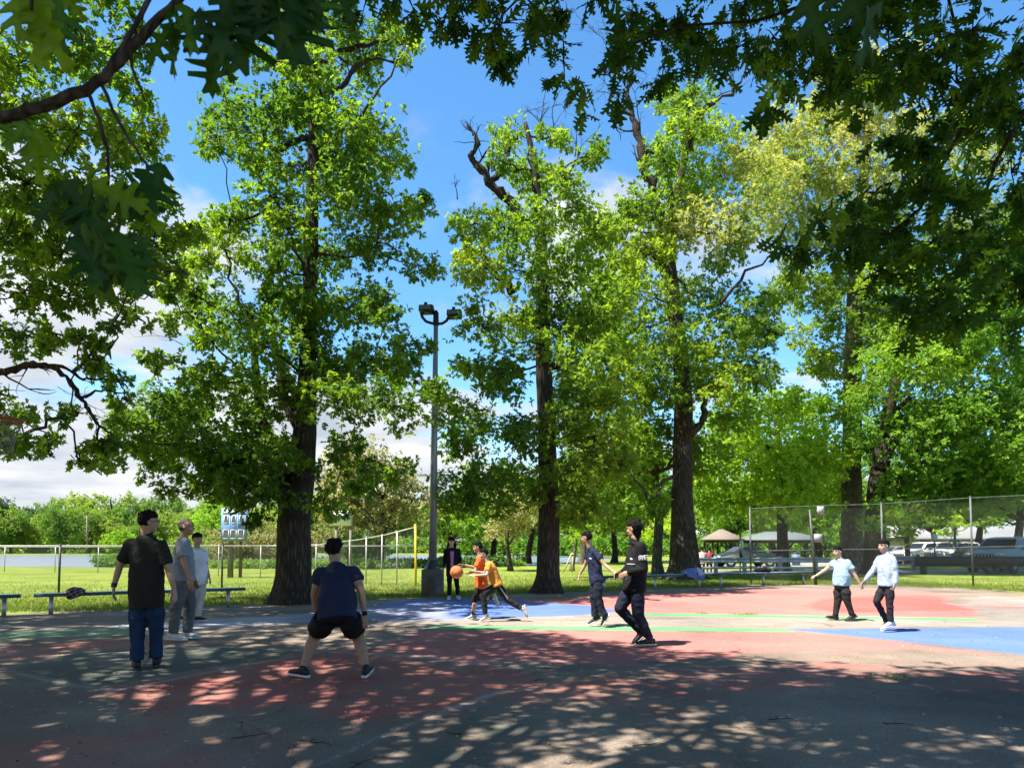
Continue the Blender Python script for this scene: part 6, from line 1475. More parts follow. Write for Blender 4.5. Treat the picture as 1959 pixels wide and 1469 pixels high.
dA = (A2 - A1) / (436 - 97)
def proj_bench(l1, l2, x_a, x_b, seat=0.44):
    """ends of a bench on the ground line through l1, l2 so that its seat spans columns x_a..x_b"""
    d = (l2 - l1)
    def solve(px):
        best = None
        for j in range(-3000, 6000):
            t = j / 2000; q = l1 + d * t; x = project(np.array([[q.x, q.y, seat]]))[0][0]
            if best is None or abs(x - px) < best[0]: best = (abs(x - px), q)
        return best[1]
    return solve(x_a), solve(x_b)
B2a, B2b = proj_bench(A1, A2, 65, 467)
bench('long backless bench with a plaid shirt lying on it', B2a, B2b, ((A1 - B2a).length / (B2b - B2a).length, (A2 - B2a).length / (B2b - B2a).length))
C1 = gnd(7, 1180); B1a, B1b = proj_bench(C1, C1 + (A2 - A1), -330, 40)
bench('backless bench cut off by the left edge of the view', B1a, B1b, (0.12, (C1 - B1a).length / (B1b - B1a).length))
D1, D2 = gnd(1157, 1131), gnd(1338, 1124.5); B3a, B3b = proj_bench(D1, D2, 1132, 1352, .48)
bench('backless bench with a blue hoodie lying on it', B3a, B3b, [(p - B3a).length / (B3b - B3a).length for p in (D1, gnd(1253, 1127.5), D2)], .48)
E1, E2 = gnd(1380, 1122.5), gnd(1537, 1118); B4a, B4b = proj_bench(E1, E2, 1356, 1556, .48)
bench('backless bench with a dark bag lying on it', B4a, B4b, [(p - B4a).length / (B4b - B4a).length for p in (E1, gnd(1458, 1120), E2)], .48)

# clothes left on the benches
def plaid():
    m, nt, out = nodes_of('red_black_plaid'); tcn = N(nt, 'ShaderNodeTexCoord')
    mp = N(nt, 'ShaderNodeMapping', {'Vector': tcn.outputs['Object']}); mp.inputs['Rotation'].default_value = (0, 0.6, 0.0); mp.inputs['Scale'].default_value = (1, 0.3, 1)
    sx = N(nt, 'ShaderNodeSeparateXYZ', {0: mp.outputs[0]}); masks = []
    for ax in ('X', 'Z'):
        w1 = N(nt, 'ShaderNodeMath', {0: sx.outputs[ax], 1: 13.0}, operation='MULTIPLY'); fr = N(nt, 'ShaderNodeMath', {0: w1.outputs[0]}, operation='FRACT')
        masks.append((N(nt, 'ShaderNodeMath', {0: fr.outputs[0], 1: 0.22}, operation='LESS_THAN').outputs[0], N(nt, 'ShaderNodeMath', {0: fr.outputs[0], 1: 0.55}, operation='GREATER_THAN').outputs[0]))
    c = mixc(nt, masks[0][1], (0.018, 0.016, 0.018, 1), (0.12, 0.02, 0.025, 1)); c = mixc(nt, N(nt, 'ShaderNodeMath', {0: masks[1][1], 1: 0.5}, operation='MULTIPLY').outputs[0], c, (0.02, 0.016, 0.02, 1))
    li = N(nt, 'ShaderNodeMath', {0: masks[0][0], 1: masks[1][0]}, operation='ADD'); li2 = N(nt, 'ShaderNodeMath', {0: li.outputs[0], 1: 0.36}, operation='MULTIPLY')
    c = mixc(nt, li2.outputs[0], c, (0.45, 0.38, 0.38, 1))
    b = N(nt, 'ShaderNodeBsdfPrincipled', {'Base Color': c, 'Roughness': 0.9}); nt.links.new(b.outputs[0], out.inputs[0]); return m
def draped(name, label, cat, line, t0, t1, seat, hang, m, seed, w=0.30, lump=0.06, two=None):
    """cloth lying over a bench and hanging down its front"""
    a, b_ = line; d = (b_ - a).normalized(); nrm = Vector((-d.y, d.x, 0)); mid = a.lerp(b_, (t0 + t1) / 2); Ln = (b_ - a).length * (t1 - t0)
    root = thing(name, Vector((mid.x, mid.y, seat)), label, cat)
    def sheet_part(nm, mm, h_, s0, s1, off, sd):
        V, F = [], []; nu, nv = 26, 22
        for i in range(nu):
            for j in range(nv):
                u, v = s0 + (s1 - s0) * i / (nu - 1), j / (nv - 1)
                x = (u - .5) * Ln; edge = 1 - abs(2 * (u - (s0 + s1) / 2) / max(s1 - s0, 1e-3)) ** 3
                hl = h_ * (0.72 + 0.28 * math.sin(3.0 * u + sd) ) * (0.55 + 0.45 * edge)
                s_ = v * (w + hl)
                if s_ < w: y, z = w / 2 - s_, 0.02 + lump * edge * math.sin(math.pi * min(1, s_ / w * 1.0)) ** 0.7
                else: y, z = -w / 2 - 0.03 - 0.015 * math.sin(9 * u + sd), 0.02 - (s_ - w)
                nz_ = mnoise.noise(Vector((x * 7, v * 4, sd))) * 0.030 + mnoise.noise(Vector((x * 16, v * 9, sd))) * 0.012
                q = mid + d * x + nrm * (y + (nz_ if s_ > w else 0) - off) + Vector((0, 0, seat + z + (abs(nz_) if s_ < w else 0) + off))
                V.append(tuple(q))
        for i in range(nu - 1):
            for j in range(nv - 1): F.append((i * nv + j, i * nv + j + 1, (i + 1) * nv + j + 1, (i + 1) * nv + j))
        me = np_mesh(nm, V, F, True); o = link_mesh(nm, me, mm, root, True); sm = o.modifiers.new('thickness', 'SOLIDIFY'); sm.thickness = 0.012; sm.offset = 0.0
    sheet_part('cloth', m, hang, 0.0, 1.0, 0.0, seed)
    if two: sheet_part('sleeve', two, hang * 0.55, 0.62, 0.98, 0.02, seed + 3)
    return root
tt = lambda line, px, seat: min((abs(project(np.array([[*(line[0].lerp(line[1], j / 400)).xy, seat]]))[0][0] - px), j / 400) for j in range(401))[1]
draped('plaid_shirt', 'dark red and black plaid shirt draped over the long bench', 'shirt', (B2a, B2b), tt((B2a, B2b), 126, .44), tt((B2a, B2b), 163, .44), 0.44, 0.20, plaid(), 2.0, 0.30, 0.07)
draped('hoodie', 'blue hoodie draped over the bench before the broad oak', 'hoodie', (B3a, B3b), tt((B3a, B3b), 1306, .48), tt((B3a, B3b), 1340, .48), 0.48, 0.30, cloth('blue_fleece', (0.10, 0.15, 0.30)), 4.4, 0.32, 0.16, cloth('pale_blue_fleece', (0.30, 0.36, 0.50)))
bagp = B4a.lerp(B4b, tt((B4a, B4b), 1459, .48)); bg_ = thing('bag', Vector((bagp.x, bagp.y, .48)), 'black sports bag lying on the bench inside the tall fence', 'bag')
mb = MB(); mb.ball(bagp + Vector((0, 0, .56)), 0.27, 0.14, 0.09); mb.ball(bagp + Vector((.16, -.02, .54)), 0.16, 0.12, 0.07); mb.ball(bagp + Vector((-.2, 0, .545)), 0.12, 0.12, 0.07); remeshed('body', mb, 0.014, 3, BLACKC, bg_, (0.03, 7, 1))
mb = MB(); mb.tube([bagp + Vector((x, -.04, z)) for x, z in ((-.15, .62), (-.08, .68), (.05, .69), (.13, .63))], 0.014, 6); mb.build('handle', BLACKC, bg_, True)

# lamp post on its concrete footing
YL = gy(1142); lx = at(827, 1142, YL).x
lamp = thing('lamp_post', (lx, YL, 0), 'tall grey lamp post with two floodlights on a mossy concrete block', 'lamp post')
mb = MB(); mb.box((lx - .02, YL + .28, 0.36), (0.57, 0.57, 0.80), bev=0.02); mb.build('footing', CONC, lamp, True)
YP = YL + .28; pb_, ptop = at(827.5, 1080, YP), at(834, 606, YP)
mb = MB(); mb.tube([Vector((pb_.x, YP, .75)), pb_.lerp(ptop, .5), ptop], [0.115, 0.09, 0.062], 16); mb.build('pole', GREYP_M, lamp, True, True)
mb = MB(); mb.tube([(pb_.x, YP, .755), (pb_.x, YP, .80), (pb_.x, YP, .97), (pb_.x, YP, 1.0)], [.22, .20, .13, .12], 10); mb.build('base_collar', DKSTEEL, lamp, True)
for q in range(4):
    mb = MB(); a = math.pi / 4 + q * math.pi / 2; mb.tube([(pb_.x + .2 * math.cos(a), YP + .2 * math.sin(a), .75), (pb_.x + .2 * math.cos(a), YP + .2 * math.sin(a), .83)], 0.02, 6); mb.build('anchor_bolt', STEEL, lamp, True)
mb = MB(); mb.tube([ptop - Vector((0, 0, .25)), ptop + Vector((0, 0, .12))], [.085, .075], 12); mb.ball(ptop + Vector((0, 0, .13)), .06); mb.build('pole_cap', BLK, lamp, True, True)
mb = MB(); arm = [(805, 584), (805, 596), (808, 607), (815, 615), (824, 618), (834, 620), (846, 619), (854, 614), (859, 605), (860, 594)]
mb.tube([at(x, y, YP) for x, y in arm], 0.042, 10); mb.build('arm', BLK, lamp, True, True)
for (x, y, rz) in ((815.5, 590.5, -.22), (869, 599.5, -.22)):
    c = at(x, y, YP - .1); mb = MB(); M = Matrix.Translation(c) @ Matrix.Rotation(0.10, 4, 'Y') @ Matrix.Rotation(-0.30, 4, 'X') @ Matrix.Rotation(rz, 4, 'Z')
    pr = [(-.19, -.09, -.10), (-.19, .16, -.10), (-.19, .16, .06), (-.19, .02, .12), (-.19, -.12, .05), (.19, -.09, -.10), (.19, .16, -.10), (.19, .16, .06), (.19, .02, .12), (.19, -.12, .05)]
    mb.add([M @ Vector(v) for v in pr], [(0, 1, 2, 3, 4), (9, 8, 7, 6, 5), (0, 5, 6, 1), (1, 6, 7, 2), (2, 7, 8, 3), (3, 8, 9, 4), (4, 9, 5, 0)]); hd_ = mb.build('floodlight', BLK, lamp, True)
    mb = MB(); mb.add([M @ Vector(v) for v in ((-.16, -.097, -.085), (.16, -.097, -.085), (.16, -.122, .035), (-.16, -.122, .035))], [(0, 1, 2, 3)]); mb.build('lens', mat('dusty_lens', (0.16, 0.165, 0.15), 0.25, 0.2, 12), hd_).matrix_parent_inverse = Matrix.Identity(4)
    mb = MB(); mb.box(c + Vector((-.02, .02, .15)), (.09, .06, .08), bev=.01); mb.build('sensor', BLK, hd_).matrix_parent_inverse = Matrix.Identity(4)

# basketball hoop at the left edge
rc = Vector((0, 0, 0)); Yh = 9.0
for _ in range(40):
    z_ = at(5, 802, Yh).z; Yh *= 1 + (3.05 - z_) * 0.3
rc = at(4, 802, Yh); hoop = thing('basketball_hoop', (rc.x - 1.36, Yh - 1.02, 0), 'orange rimmed basketball hoop with a worn net at the left edge', 'hoop')
mb = MB(); ring = [rc + Vector((.229 * math.cos(t), .229 * math.sin(t), 0)) for t in np.linspace(0, 2 * math.pi, 33)]
mb.tube(ring, 0.013, 8, False); mb.tube([r_ - Vector((0, 0, .03)) for r_ in ring], 0.006, 6, False); mb.box(rc + Vector((-.8, -.6, 0)) * .30 + Vector((0, 0, -.01)), (.14, .14, .05), rz=.64); mb.build('rim', REDM, hoop, True, True)
mb = MB(); nn = 12
prof = [(0.225, -0.01), (0.205, -.09), (.175, -.18), (.15, -.27), (.135, -.36), (.14, -.44)]
for k in range(nn):
    for sg in (1, -1):
        mb.tube([rc + Vector((r_ * math.cos(2 * math.pi * (k + sg * .5 * i) / nn), r_ * math.sin(2 * math.pi * (k + sg * .5 * i) / nn), z - .012 * math.sin(k * 2.1) * i)) for i, (r_, z) in enumerate(prof)], 0.0042, 5)
mb.build('net', mat('weathered_net_cord', (0.20, 0.20, 0.20), 0.9, 0.3, 20), hoop, True, True)
hd2 = Vector((-0.8, -0.6, 0)); bc_ = rc + hd2 * .38; pp = rc + hd2 * 1.7; ra = math.atan2(hd2.y, hd2.x)
mb = MB(); mb.box(bc_ + hd2 * .02 + Vector((0, 0, .38)), (.04, 1.4, .95), rz=ra, bev=.01); mb.build('backboard', WHT, hoop, True)
mb = MB(); mb.tube([(pp.x, pp.y, -.1), (pp.x, pp.y, 3.0)], .06, 12); mb.tube([Vector((pp.x, pp.y, 2.95)), Vector((*(rc + hd2 * 1.3).xy, 3.25)), Vector((*(rc + hd2 * .42).xy, 3.3))], .045, 10); mb.build('pole', GREYP_M, hoop, True, True)

# the ball in the air
bc = at(873.4, 1093.9, 13.0); ball = thing('basketball', bc, 'orange basketball in mid air before the woman in black', 'ball')
mb = MB(); mb.ball(bc, 0.121, nu=32, nv=20); bo = mb.build('ball', mat('pebbled_orange_rubber', (0.62, 0.17, 0.045), 0.6, 0.15, 30, bump=0.5, bscale=400), ball, True)
mb = MB(); q = Matrix.Rotation(0.5, 3, 'Y') @ Matrix.Rotation(0.4, 3, 'X') @ Matrix.Rotation(.35, 3, 'Z')
ts = np.linspace(0, 2 * math.pi, 41)
for f in (lambda t: Vector((math.cos(t), math.sin(t), 0)), lambda t: Vector((math.cos(t), 0, math.sin(t))), lambda t: Vector((0.62 + .22 * math.cos(2 * t), .72 * math.cos(t), .78 * math.sin(t))).normalized(), lambda t: Vector((-0.62 - .22 * math.cos(2 * t), .72 * math.cos(t), .78 * math.sin(t))).normalized()):
    mb.tube([bc + (q @ f(t)) * 0.1205 for t in ts], 0.0032, 5, False)
mb.build('seam', BLK, ball, True, True)

# scoreboard and field sign
def text_mesh(name, s_, size, loc, m, parent, rz=0.0, align='CENTER'):
    c = bpy.data.curves.new(name, 'FONT'); c.body = s_; c.size = size; c.align_x = align; c.extrude = 0.003
    t = bpy.data.objects.new('tmp_text', c); COL.objects.link(t)
    dg = bpy.context.evaluated_depsgraph_get(); dg.update(); me = bpy.data.meshes.new_from_object(t.evaluated_get(dg)); bpy.data.objects.remove(t)
    me.materials.clear(); me.name = name
    me.transform(Matrix.Translation(Vector(loc)) @ Matrix.Rotation(rz, 4, 'Z') @ Matrix.Rotation(math.pi / 2, 4, 'X'))
    return link_mesh(name, me, m, parent, True)
YS = gy(1105); c0, c1 = at(425, 972, YS), at(472, 1035, YS); sb = thing('scoreboard', ((c0.x + c1.x) / 2, YS, 0), 'blue scoreboard with white edged dark windows on two wooden posts', 'scoreboard')
bw, bh = c1.x - c0.x, c0.z - c1.z; bx, bz = (c0.x + c1.x) / 2, (c0.z + c1.z) / 2
mb = MB(); mb.box((bx, YS, bz), (bw, .16, bh), bev=.01); mb.build('board', BLUEB, sb, True)
for i in range(3):
    for (zc, hh_, ww) in ((c1.z + .28 * bh * .75, .26 * bh, .20 * bw), (bz + .16 * bh, .22 * bh, .12 * bw)):
        x = c0.x + bw * (.20 + .30 * i); fr_ = MB()
        for (dx, dz_, w_, h_) in ((0, hh_ / 2, ww + .05, .022), (0, -hh_ / 2, ww + .05, .022), (-ww / 2 - .01, 0, .022, hh_), (ww / 2 + .01, 0, .022, hh_)): fr_.box((x + dx, YS - .088, zc + dz_), (w_, .02, h_))
        fo = fr_.build('window_frame', WHT, sb, True); pn = MB(); pn.box((x, YS - .083, zc), (ww, .012, hh_)); pn.build('window', DARKG, fo).matrix_parent_inverse = Matrix.Identity(4)
    mb = MB(); x = c0.x + bw * (.35 + .30 * i); mb.box((x, YS - .085, bz), (.02, .014, bh * .94)); mb.build('divider', mat('pale_blue_trim', (0.42, 0.55, 0.72), .6, .1, 4), sb, True)
mb = MB(); mb.box((bx, YS - .085, bz + .385 * bh), (bw * .88, .014, .10 * bh)); mb.build('title_panel', WHT, sb, True)
for x, r_ in ((440.5, .13), (459.5, .075)):
    p = at(x, 1105, YS + .2); mb = MB(); mb.tube([(p.x, YS + .2, -.1), (p.x, YS + .2, c0.z - .1)], [r_, r_ * .85], 12); mb.build('post', WOODG if r_ > .1 else mat('brown_timber', (.16, .105, .065), .9, .3, 4, bump=.4, stretch=(4, 4, .5)), sb, True, True)
YG = 33.0; g0, g1 = at(629.5, 977, YG), at(672, 1005.5, YG); sg_ = thing('field_sign', ((g0.x + g1.x) / 2, YG, 0), 'white MEMORIAL FIELD sign board on two dark posts', 'sign')
mb = MB(); mb.box(((g0.x + g1.x) / 2, YG, (g0.z + g1.z) / 2), (g1.x - g0.x, .05, g0.z - g1.z), bev=.008); mb.build('board', mat('cream_board_paint', (.72, .73, .68), .6, .08, 3), sg_, True)
gw = g1.x - g0.x; gx_ = (g0.x + g1.x) / 2
text_mesh('lettering', 'MEMORIAL FIELD', gw * .122, (gx_, YG - .03, g1.z + .50 * (g0.z - g1.z)), mat('faded_red_lettering', (.48, .20, .15), .7, .1, 5), sg_)
text_mesh('lettering', 'Dedicated Aug. 20, 1978', gw * .072, (gx_, YG - .03, g1.z + .22 * (g0.z - g1.z)), mat('grey_green_lettering', (.20, .28, .27), .7, .1, 5), sg_)
for x in (644, 671.5):
    p = at(x, 1000, YG + .1); mb = MB(); mb.box((p.x, YG + .09, (g0.z - .05) / 2), (.12, .12, g0.z - .05 + .1)); mb.build('post', WOODG, sg_, True)

# guard rails
YR = gy(1097)
def guard_rail(label, x0, x1, Yr, posts, group=None):
    a, b_ = at(x0, 1090, Yr).x, at(x1, 1090, Yr).x; root = thing('guard_rail', ((a + b_) / 2, Yr, 0), label, 'guard rail', group)
    for zc in (.70, .30):
        mb = MB(); n = 2; prof = [(-.02, .13), (.05, .10), (.05, .05), (-.02, .02), (-.02, -.02), (.05, -.05), (.05, -.10), (-.02, -.13)] if zc > .5 else [(-.02, .06), (.03, .05), (.03, -.05), (-.02, -.06)]
        V = [(x, Yr - d_, zc + z) for x in (a, b_) for d_, z in prof]; k_ = len(prof)
        V += [(x, Yr - d_ + .012, zc + z) for x in (a, b_) for d_, z in prof]
        F = [(i, i + 1, k_ + i + 1, k_ + i) for i in range(k_ - 1)] + [(2 * k_ + i + 1, 2 * k_ + i, 3 * k_ + i, 3 * k_ + i + 1) for i in range(k_ - 1)] + [(0, k_, 3 * k_, 2 * k_), (k_ - 1, 3 * k_ - 1, 4 * k_ - 1, 2 * k_ - 1)]
        mb.add(V, F); mb.build('rail', mat('weathered_guard_rail', (.40, .43, .44), .45, .25, 3, metal=.5), root, True)
    for px in posts:
        p = at(px, 1090, Yr + .12); mb = MB(); mb.box((p.x, Yr + .09, .42), (.17, .17, .95), bev=.01); mb.build('post', mat('grey_timber_post', (.30, .32, .33), .85, .2, 4, bump=.3), root, True)
guard_rail('steel guard rail on timber posts behind the bench with the dark bag', 1338, 1590, YR, (1369, 1424, 1492, 1560))
guard_rail('short steel guard rail just left of the black timber barrier', 1685, 1756, YR + 5.5, (1695, 1748))
br = thing('barrier', (at(1850, 1090, YR).x, YR - .3, 0), 'heavy black timber barrier on thick posts in front of the silver car', 'barrier')
YB = YR - .3; za, zb_ = at(1800, 1064, YB).z, at(1800, 1083, YB).z; xa, xb = at(1751, 1070, YB).x, at(2250, 1070, YB).x
TARRED = mat('tarred_timber', (.022, .024, .026), .6, .4, 3, bump=.4, stretch=(.4, 4, 4))
mb = MB(); mb.box(((xa + xb) / 2, YB, (za + zb_) / 2), (xb - xa, .22, za - zb_), bev=.02); mb.build('beam', TARRED, br, True)
for px in (1767, 1905, 2080):
    p = at(px, 1090, YB); mb = MB(); mb.box((p.x, YB + .02, zb_ / 2 - .05), (.26, .2, zb_ + .1)); mb.build('post', TARRED, br, True)
for px, dx in ((1888, .28), (1935, .10)):
    p = at(px, 1090, YB); mb = MB(); mb.beam((p.x - dx, YB - .02, zb_ - .004), (p.x + dx, YB - .02, .0), .18, .22, (1, 0, 0)); mb.build('brace', TARRED, br, True)

# cars
GLASS = mat('dark_car_glass', (.012, .016, .02), .12, .1, 3, spec=.35); TYRE = mat('tyre_rubber', (.018, .018, .018), .8, .2, 20); CHROME = mat('wheel_alloy', (.45, .46, .47), .35, .1, 10, metal=.8); LAMPG = mat('lamp_glass', (.55, .56, .55), .15, .1, 8); TAIL = mat('red_tail_lamp', (.45, .03, .02), .25, .1, 8)
CAR_MESH = {}
def car(label, loc, heading, paint, kind='sedan', group=None, scale=1.0, detail=True):
    """heading: angle of the car's front, from +x"""
    L, Wd, Hh = (4.6, 1.80, 1.45) if kind == 'sedan' else (4.75, 1.92, 1.78)
    # side outline: (x from the rear, z)
    if kind == 'sedan':
        low = [(0.0, .42), (.02, .72), (.25, .92), (.95, .96), (1.45, 1.36), (2.0, 1.45), (2.75, 1.40), (3.45, .98), (4.25, .80), (4.55, .62), (4.6, .38)]; belt = .95; wins = [(1.12, .98), (1.52, 1.33), (2.02, 1.40), (2.72, 1.35), (3.30, .99)]; wheels = (.85, 3.70); r = .32
    else:
        low = [(0.0, .45), (0.0, .95), (.12, 1.10), (.35, 1.66), (.8, 1.76), (2.0, 1.78), (2.75, 1.70), (3.40, 1.16), (4.35, 1.04), (4.68, .92), (4.75, .50)]; belt = 1.12; wins = [(.42, 1.16), (.58, 1.62), (2.0, 1.68), (2.68, 1.62), (3.18, 1.17)]; wheels = (.95, 3.78); r = .37
    root = thing('parked_car', loc, label, 'car', group, heading); root.scale = (scale,) * 3
    def wz(z): return Wd / 2 * (1.0 if z < belt else 1.0 - 0.24 * (z - belt) / (Hh - belt))
    mb = MB(); prof = [(x - L / 2, z) for x, z in low] + [(x - L / 2, .24) for x in (L - .05, .05)]
    n = len(prof); inset = .06
    lay = []
    for sgn, ins in ((-1, .0), (1, .0)):
        lay.append([(x, sgn * wz(z), z) for x, z in prof])
    V = lay[0] + lay[1]; F = [tuple(range(n)), tuple(reversed(range(n, 2 * n)))] + [(i, n + i, n + (i + 1) % n, (i + 1) % n) for i in range(n)]
    bm = bmesh.new(); vs = [bm.verts.new(v) for v in V]
    for f in F: bm.faces.new([vs[i] for i in f])
    bmesh.ops.recalc_face_normals(bm, faces=list(bm.faces))
    bmesh.ops.bevel(bm, geom=[e for e in bm.edges], offset=.055, segments=3, affect='EDGES', clamp_overlap=True)
    me = bpy.data.meshes.new('body'); bm.to_mesh(me); bm.free(); me.polygons.foreach_set('use_smooth', [True] * len(me.polygons))
    o = link_mesh('body', me, paint); o.parent = root
    def add(nm, mb_, m, par=root):
        q_ = mb_.build(nm, m, None, True); q_.parent = par; return q_
    for sgn in (-1, 1):
        w_ = [(x - L / 2, sgn * (wz(z) + .006), z) for x, z in wins]
        k = len(w_); mid = len(w_)
        g = MB(); V = w_ + [(x, y - sgn * .02, z) for x, y, z in w_]; g.add(V, [tuple(range(k)) if sgn < 0 else tuple(reversed(range(k)))]); add('side_window', g, GLASS)
        pil = MB(); xb_ = (wins[1][0] + wins[-2][0]) / 2 - L / 2 + .1; pil.beam((xb_, sgn * (wz(belt) + .012), belt), (xb_ - .05, sgn * (wz(wins[2][1]) + .012), wins[2][1]), .07, .012, (0, 1, 0)); add('door_pillar', pil, paint)
        mr = MB(); mr.ball((wins[-1][0] - L / 2 - .25, sgn * (Wd / 2 + .10), belt + .06), .10, .09, .075); add('mirror', mr, paint)
        dl = MB(); dl.box((wins[-2][0] - L / 2 - .8, sgn * (Wd / 2 + .008), belt - .14), (.18, .025, .03), bev=.006); add('door_handle', dl, CHROME)
        for wx in wheels:
            wv = MB(); c = Vector((wx - L / 2, sgn * (Wd / 2 - .10), r)); ax = Vector((0, 1, 0))
            wv.tube([c - ax * .11, c - ax * .10, c + ax * .10, c + ax * .11], [r * .9, r, r, r * .9], 22); ty = add('wheel', wv, TYRE)
            rm = MB(); rm.tube([c + ax * sgn * .105, c + ax * sgn * .118], [r * .64, r * .60], 16); add('rim', rm, CHROME, ty)
            ar = MB(); ar.tube([c + ax * sgn * .0 + Vector((0, sgn * .085, 0)), c + Vector((0, sgn * .106, 0))], [r * 1.17, r * 1.17], 22); add('wheel_arch', ar, TYRE)
    # windscreen and rear window follow the outline
    fi = [i for i, (x, z) in enumerate(low)]
    a, b_ = (low[6], low[7]) ; c_, d_ = (low[3], low[4]) if kind == 'sedan' else (low[2], low[3])
    for (p0, p1, nm) in ((a, b_, 'windscreen'), (d_, c_, 'rear_window')):
        g = MB(); dx, dz_ = p1[0] - p0[0], p1[1] - p0[1]; nl = math.hypot(dx, dz_); nx, nz_ = -dz_ / nl, dx / nl
        if nm == 'windscreen': nx, nz_ = abs(nx), abs(nz_)
        else: nx, nz_ = -abs(nx), abs(nz_)
        q0 = (p0[0] + dx * .10, p0[1] + dz_ * .10); q1 = (p0[0] + dx * .90, p0[1] + dz_ * .90)
        g.add([(x - L / 2 + nx * .012, s_ * (wz(z) - .10), z + nz_ * .012) for (x, z) in (q0, q1) for s_ in (-1, 1)], [(0, 1, 3, 2)]); add(nm, g, GLASS)
    for sgn in (-1, 1):
        hl = MB(); hz = .68 if kind == 'sedan' else .90; hl.ball((L / 2 - .13, sgn * (Wd / 2 - .28), hz), .13, .24, .09); add('headlight', hl, LAMPG)
        tl = MB(); tz = .80 if kind == 'sedan' else 1.0; tl.ball((-L / 2 + .06, sgn * (Wd / 2 - .20), tz), .09, .20, .10); add('tail_light', tl, TAIL)
    gr_ = MB(); gz = .52 if kind == 'sedan' else .80
    gr_.box((L / 2 + .005, 0, gz - (.0 if kind == 'sedan' else .02)), (.03, Wd * .55, .14 if kind == 'sedan' else .26), bev=.01); go = add('grille', gr_, BLK)
    if kind != 'sedan':
        for k in range(7):
            s_ = MB(); s_.box((L / 2 + .024, (k - 3) * .15, gz - .02), (.016, .055, .24), bev=.004); add('grille_slat', s_, CHROME, go)
    bp_ = MB(); bp_.box((L / 2 - .02, 0, .40), (.12, Wd * .92, .16), bev=.04); add('front_bumper', bp_, paint if kind == 'sedan' else BLK)
    bp_ = MB(); bp_.box((-L / 2 + .02, 0, .45), (.12, Wd * .92, .18), bev=.04); add('rear_bumper', bp_, paint)
    return root
def carpaint(nm, c): return mat(nm, c, .42, .05, 2, metal=.0, spec=.2, coat=.06)
P_ = lambda px, Y: Vector((at(px, 1060, Y).x, Y, 0))
car('dark green sedan parked before the grey roofed pavilion', P_(1424, 49.5), math.pi + .12, carpaint('dark_green_car_paint', (.012, .022, .02)), 'sedan')
car('large silver four wheel drive parked behind the black barrier at the right edge', P_(1962, 36.8) + Vector((.1, 1.6, 0)), math.radians(211), carpaint('silver_green_car_paint', (.27, .33, .325)), 'suv', scale=1.08)
car('white four wheel drive, leftmost of the parked row before the beige building', P_(1764, 57), math.radians(196), carpaint('white_car_paint', (.36, .37, .38)), 'suv', 'cars parked in a row')
car('white four wheel drive beside the black sedan in the parked row', P_(1822, 55), math.radians(200), carpaint('pearl_car_paint', (.32, .34, .35)), 'suv', 'cars parked in a row')
car('black sedan in the parked row, nose towards the black barrier', P_(1866, 52), math.radians(205), carpaint('black_car_paint', (.018, .02, .024)), 'sedan', 'cars parked in a row')
car('red car half hidden behind the black sedan', P_(1868, 62), math.radians(200), carpaint('red_car_paint', (.40, .04, .03)), 'sedan', 'cars parked in a row')
car('grey sedan behind the pale oak trunk and the boy in the long sleeved polo', P_(1716, 60), math.radians(185), carpaint('grey_car_paint', (.14, .15, .16)), 'sedan', 'cars parked in a row')

# pavilions, building, hut
SHING_T = mat('tan_roof_shingle', (.19, .15, .12), .9, .2, 12, bump=.5, bscale=60); SHING_G = mat('grey_green_roof_sheet', (.105, .13, .127), .7, .12, 6); DKWOOD = mat('dark_stained_timber', (.06, .045, .035), .85, .3, 5)
def pavilion(name, label, px, Y, w, d, eave, ridge, roof_m, npost=4, hip=.45, ridge_len=None):
    x = at(px, 1060, Y).x; root = thing(name, (x, Y, 0), label, 'pavilion')
    rl = ridge_len if ridge_len is not None else max(.1, w - d); o = .35
    mb = MB(); e = [(x - w / 2 - o, Y - d / 2 - o, eave), (x + w / 2 + o, Y - d / 2 - o, eave), (x + w / 2 + o, Y + d / 2 + o, eave), (x - w / 2 - o, Y + d / 2 + o, eave)]; r_ = [(x - rl / 2, Y, ridge), (x + rl / 2, Y, ridge)]
    ev = [(a, b_, c - .12) for a, b_, c in e]
    mb.add(e + r_ + ev, [(0, 1, 5, 4), (1, 2, 5), (2, 3, 4, 5), (3, 0, 4), (0, 6, 7, 1), (1, 7, 8, 2), (2, 8, 9, 3), (3, 9, 6, 0), (9, 8, 7, 6)]); mb.build('roof', roof_m, root, True)
    mb = MB(); mb.box((x, Y - d / 2, eave - .24), (w, .14, .22)); mb.box((x, Y + d / 2, eave - .24), (w, .14, .22)); mb.box((x - w / 2 + .069, Y, eave - .24), (.138, d - .142, .218)); mb.box((x + w / 2 - .069, Y, eave - .24), (.138, d - .142, .218)); mb.build('beam', DKWOOD, root, True)
    for i in range(npost):
        for sy in (-1, 1):
            q = Vector((x - w / 2 + .08 + (w - .16) * i / (npost - 1), Y + sy * d / 2, 0)); mb = MB(); mb.box(q + Vector((0, 0, (eave - .36) / 2)), (.16, .15, eave - .36)); po = mb.build('post', DKWOOD, root, True)
            for sx in (-1, 1):
                if (i == 0 and sx < 0) or (i == npost - 1 and sx > 0): continue
                mb = MB(); mb.beam(q + Vector((0, 0, eave - 1.0)), q + Vector((sx * .55, 0, eave - .36)), .09, .09); bo_ = mb.build('brace', DKWOOD, po); bo_.matrix_parent_inverse = Matrix.Identity(4)
    return root
pavilion('gazebo', 'small gazebo with a tan hipped roof and dark posts', 1381, 70, 2.8, 2.8, 2.15, 3.15, SHING_T, 3, ridge_len=.3)
pavilion('pavilion', 'long picnic pavilion with a pale grey green roof', 1490, 72, 7.6, 5.0, 2.12, 2.95, SHING_G, 5)
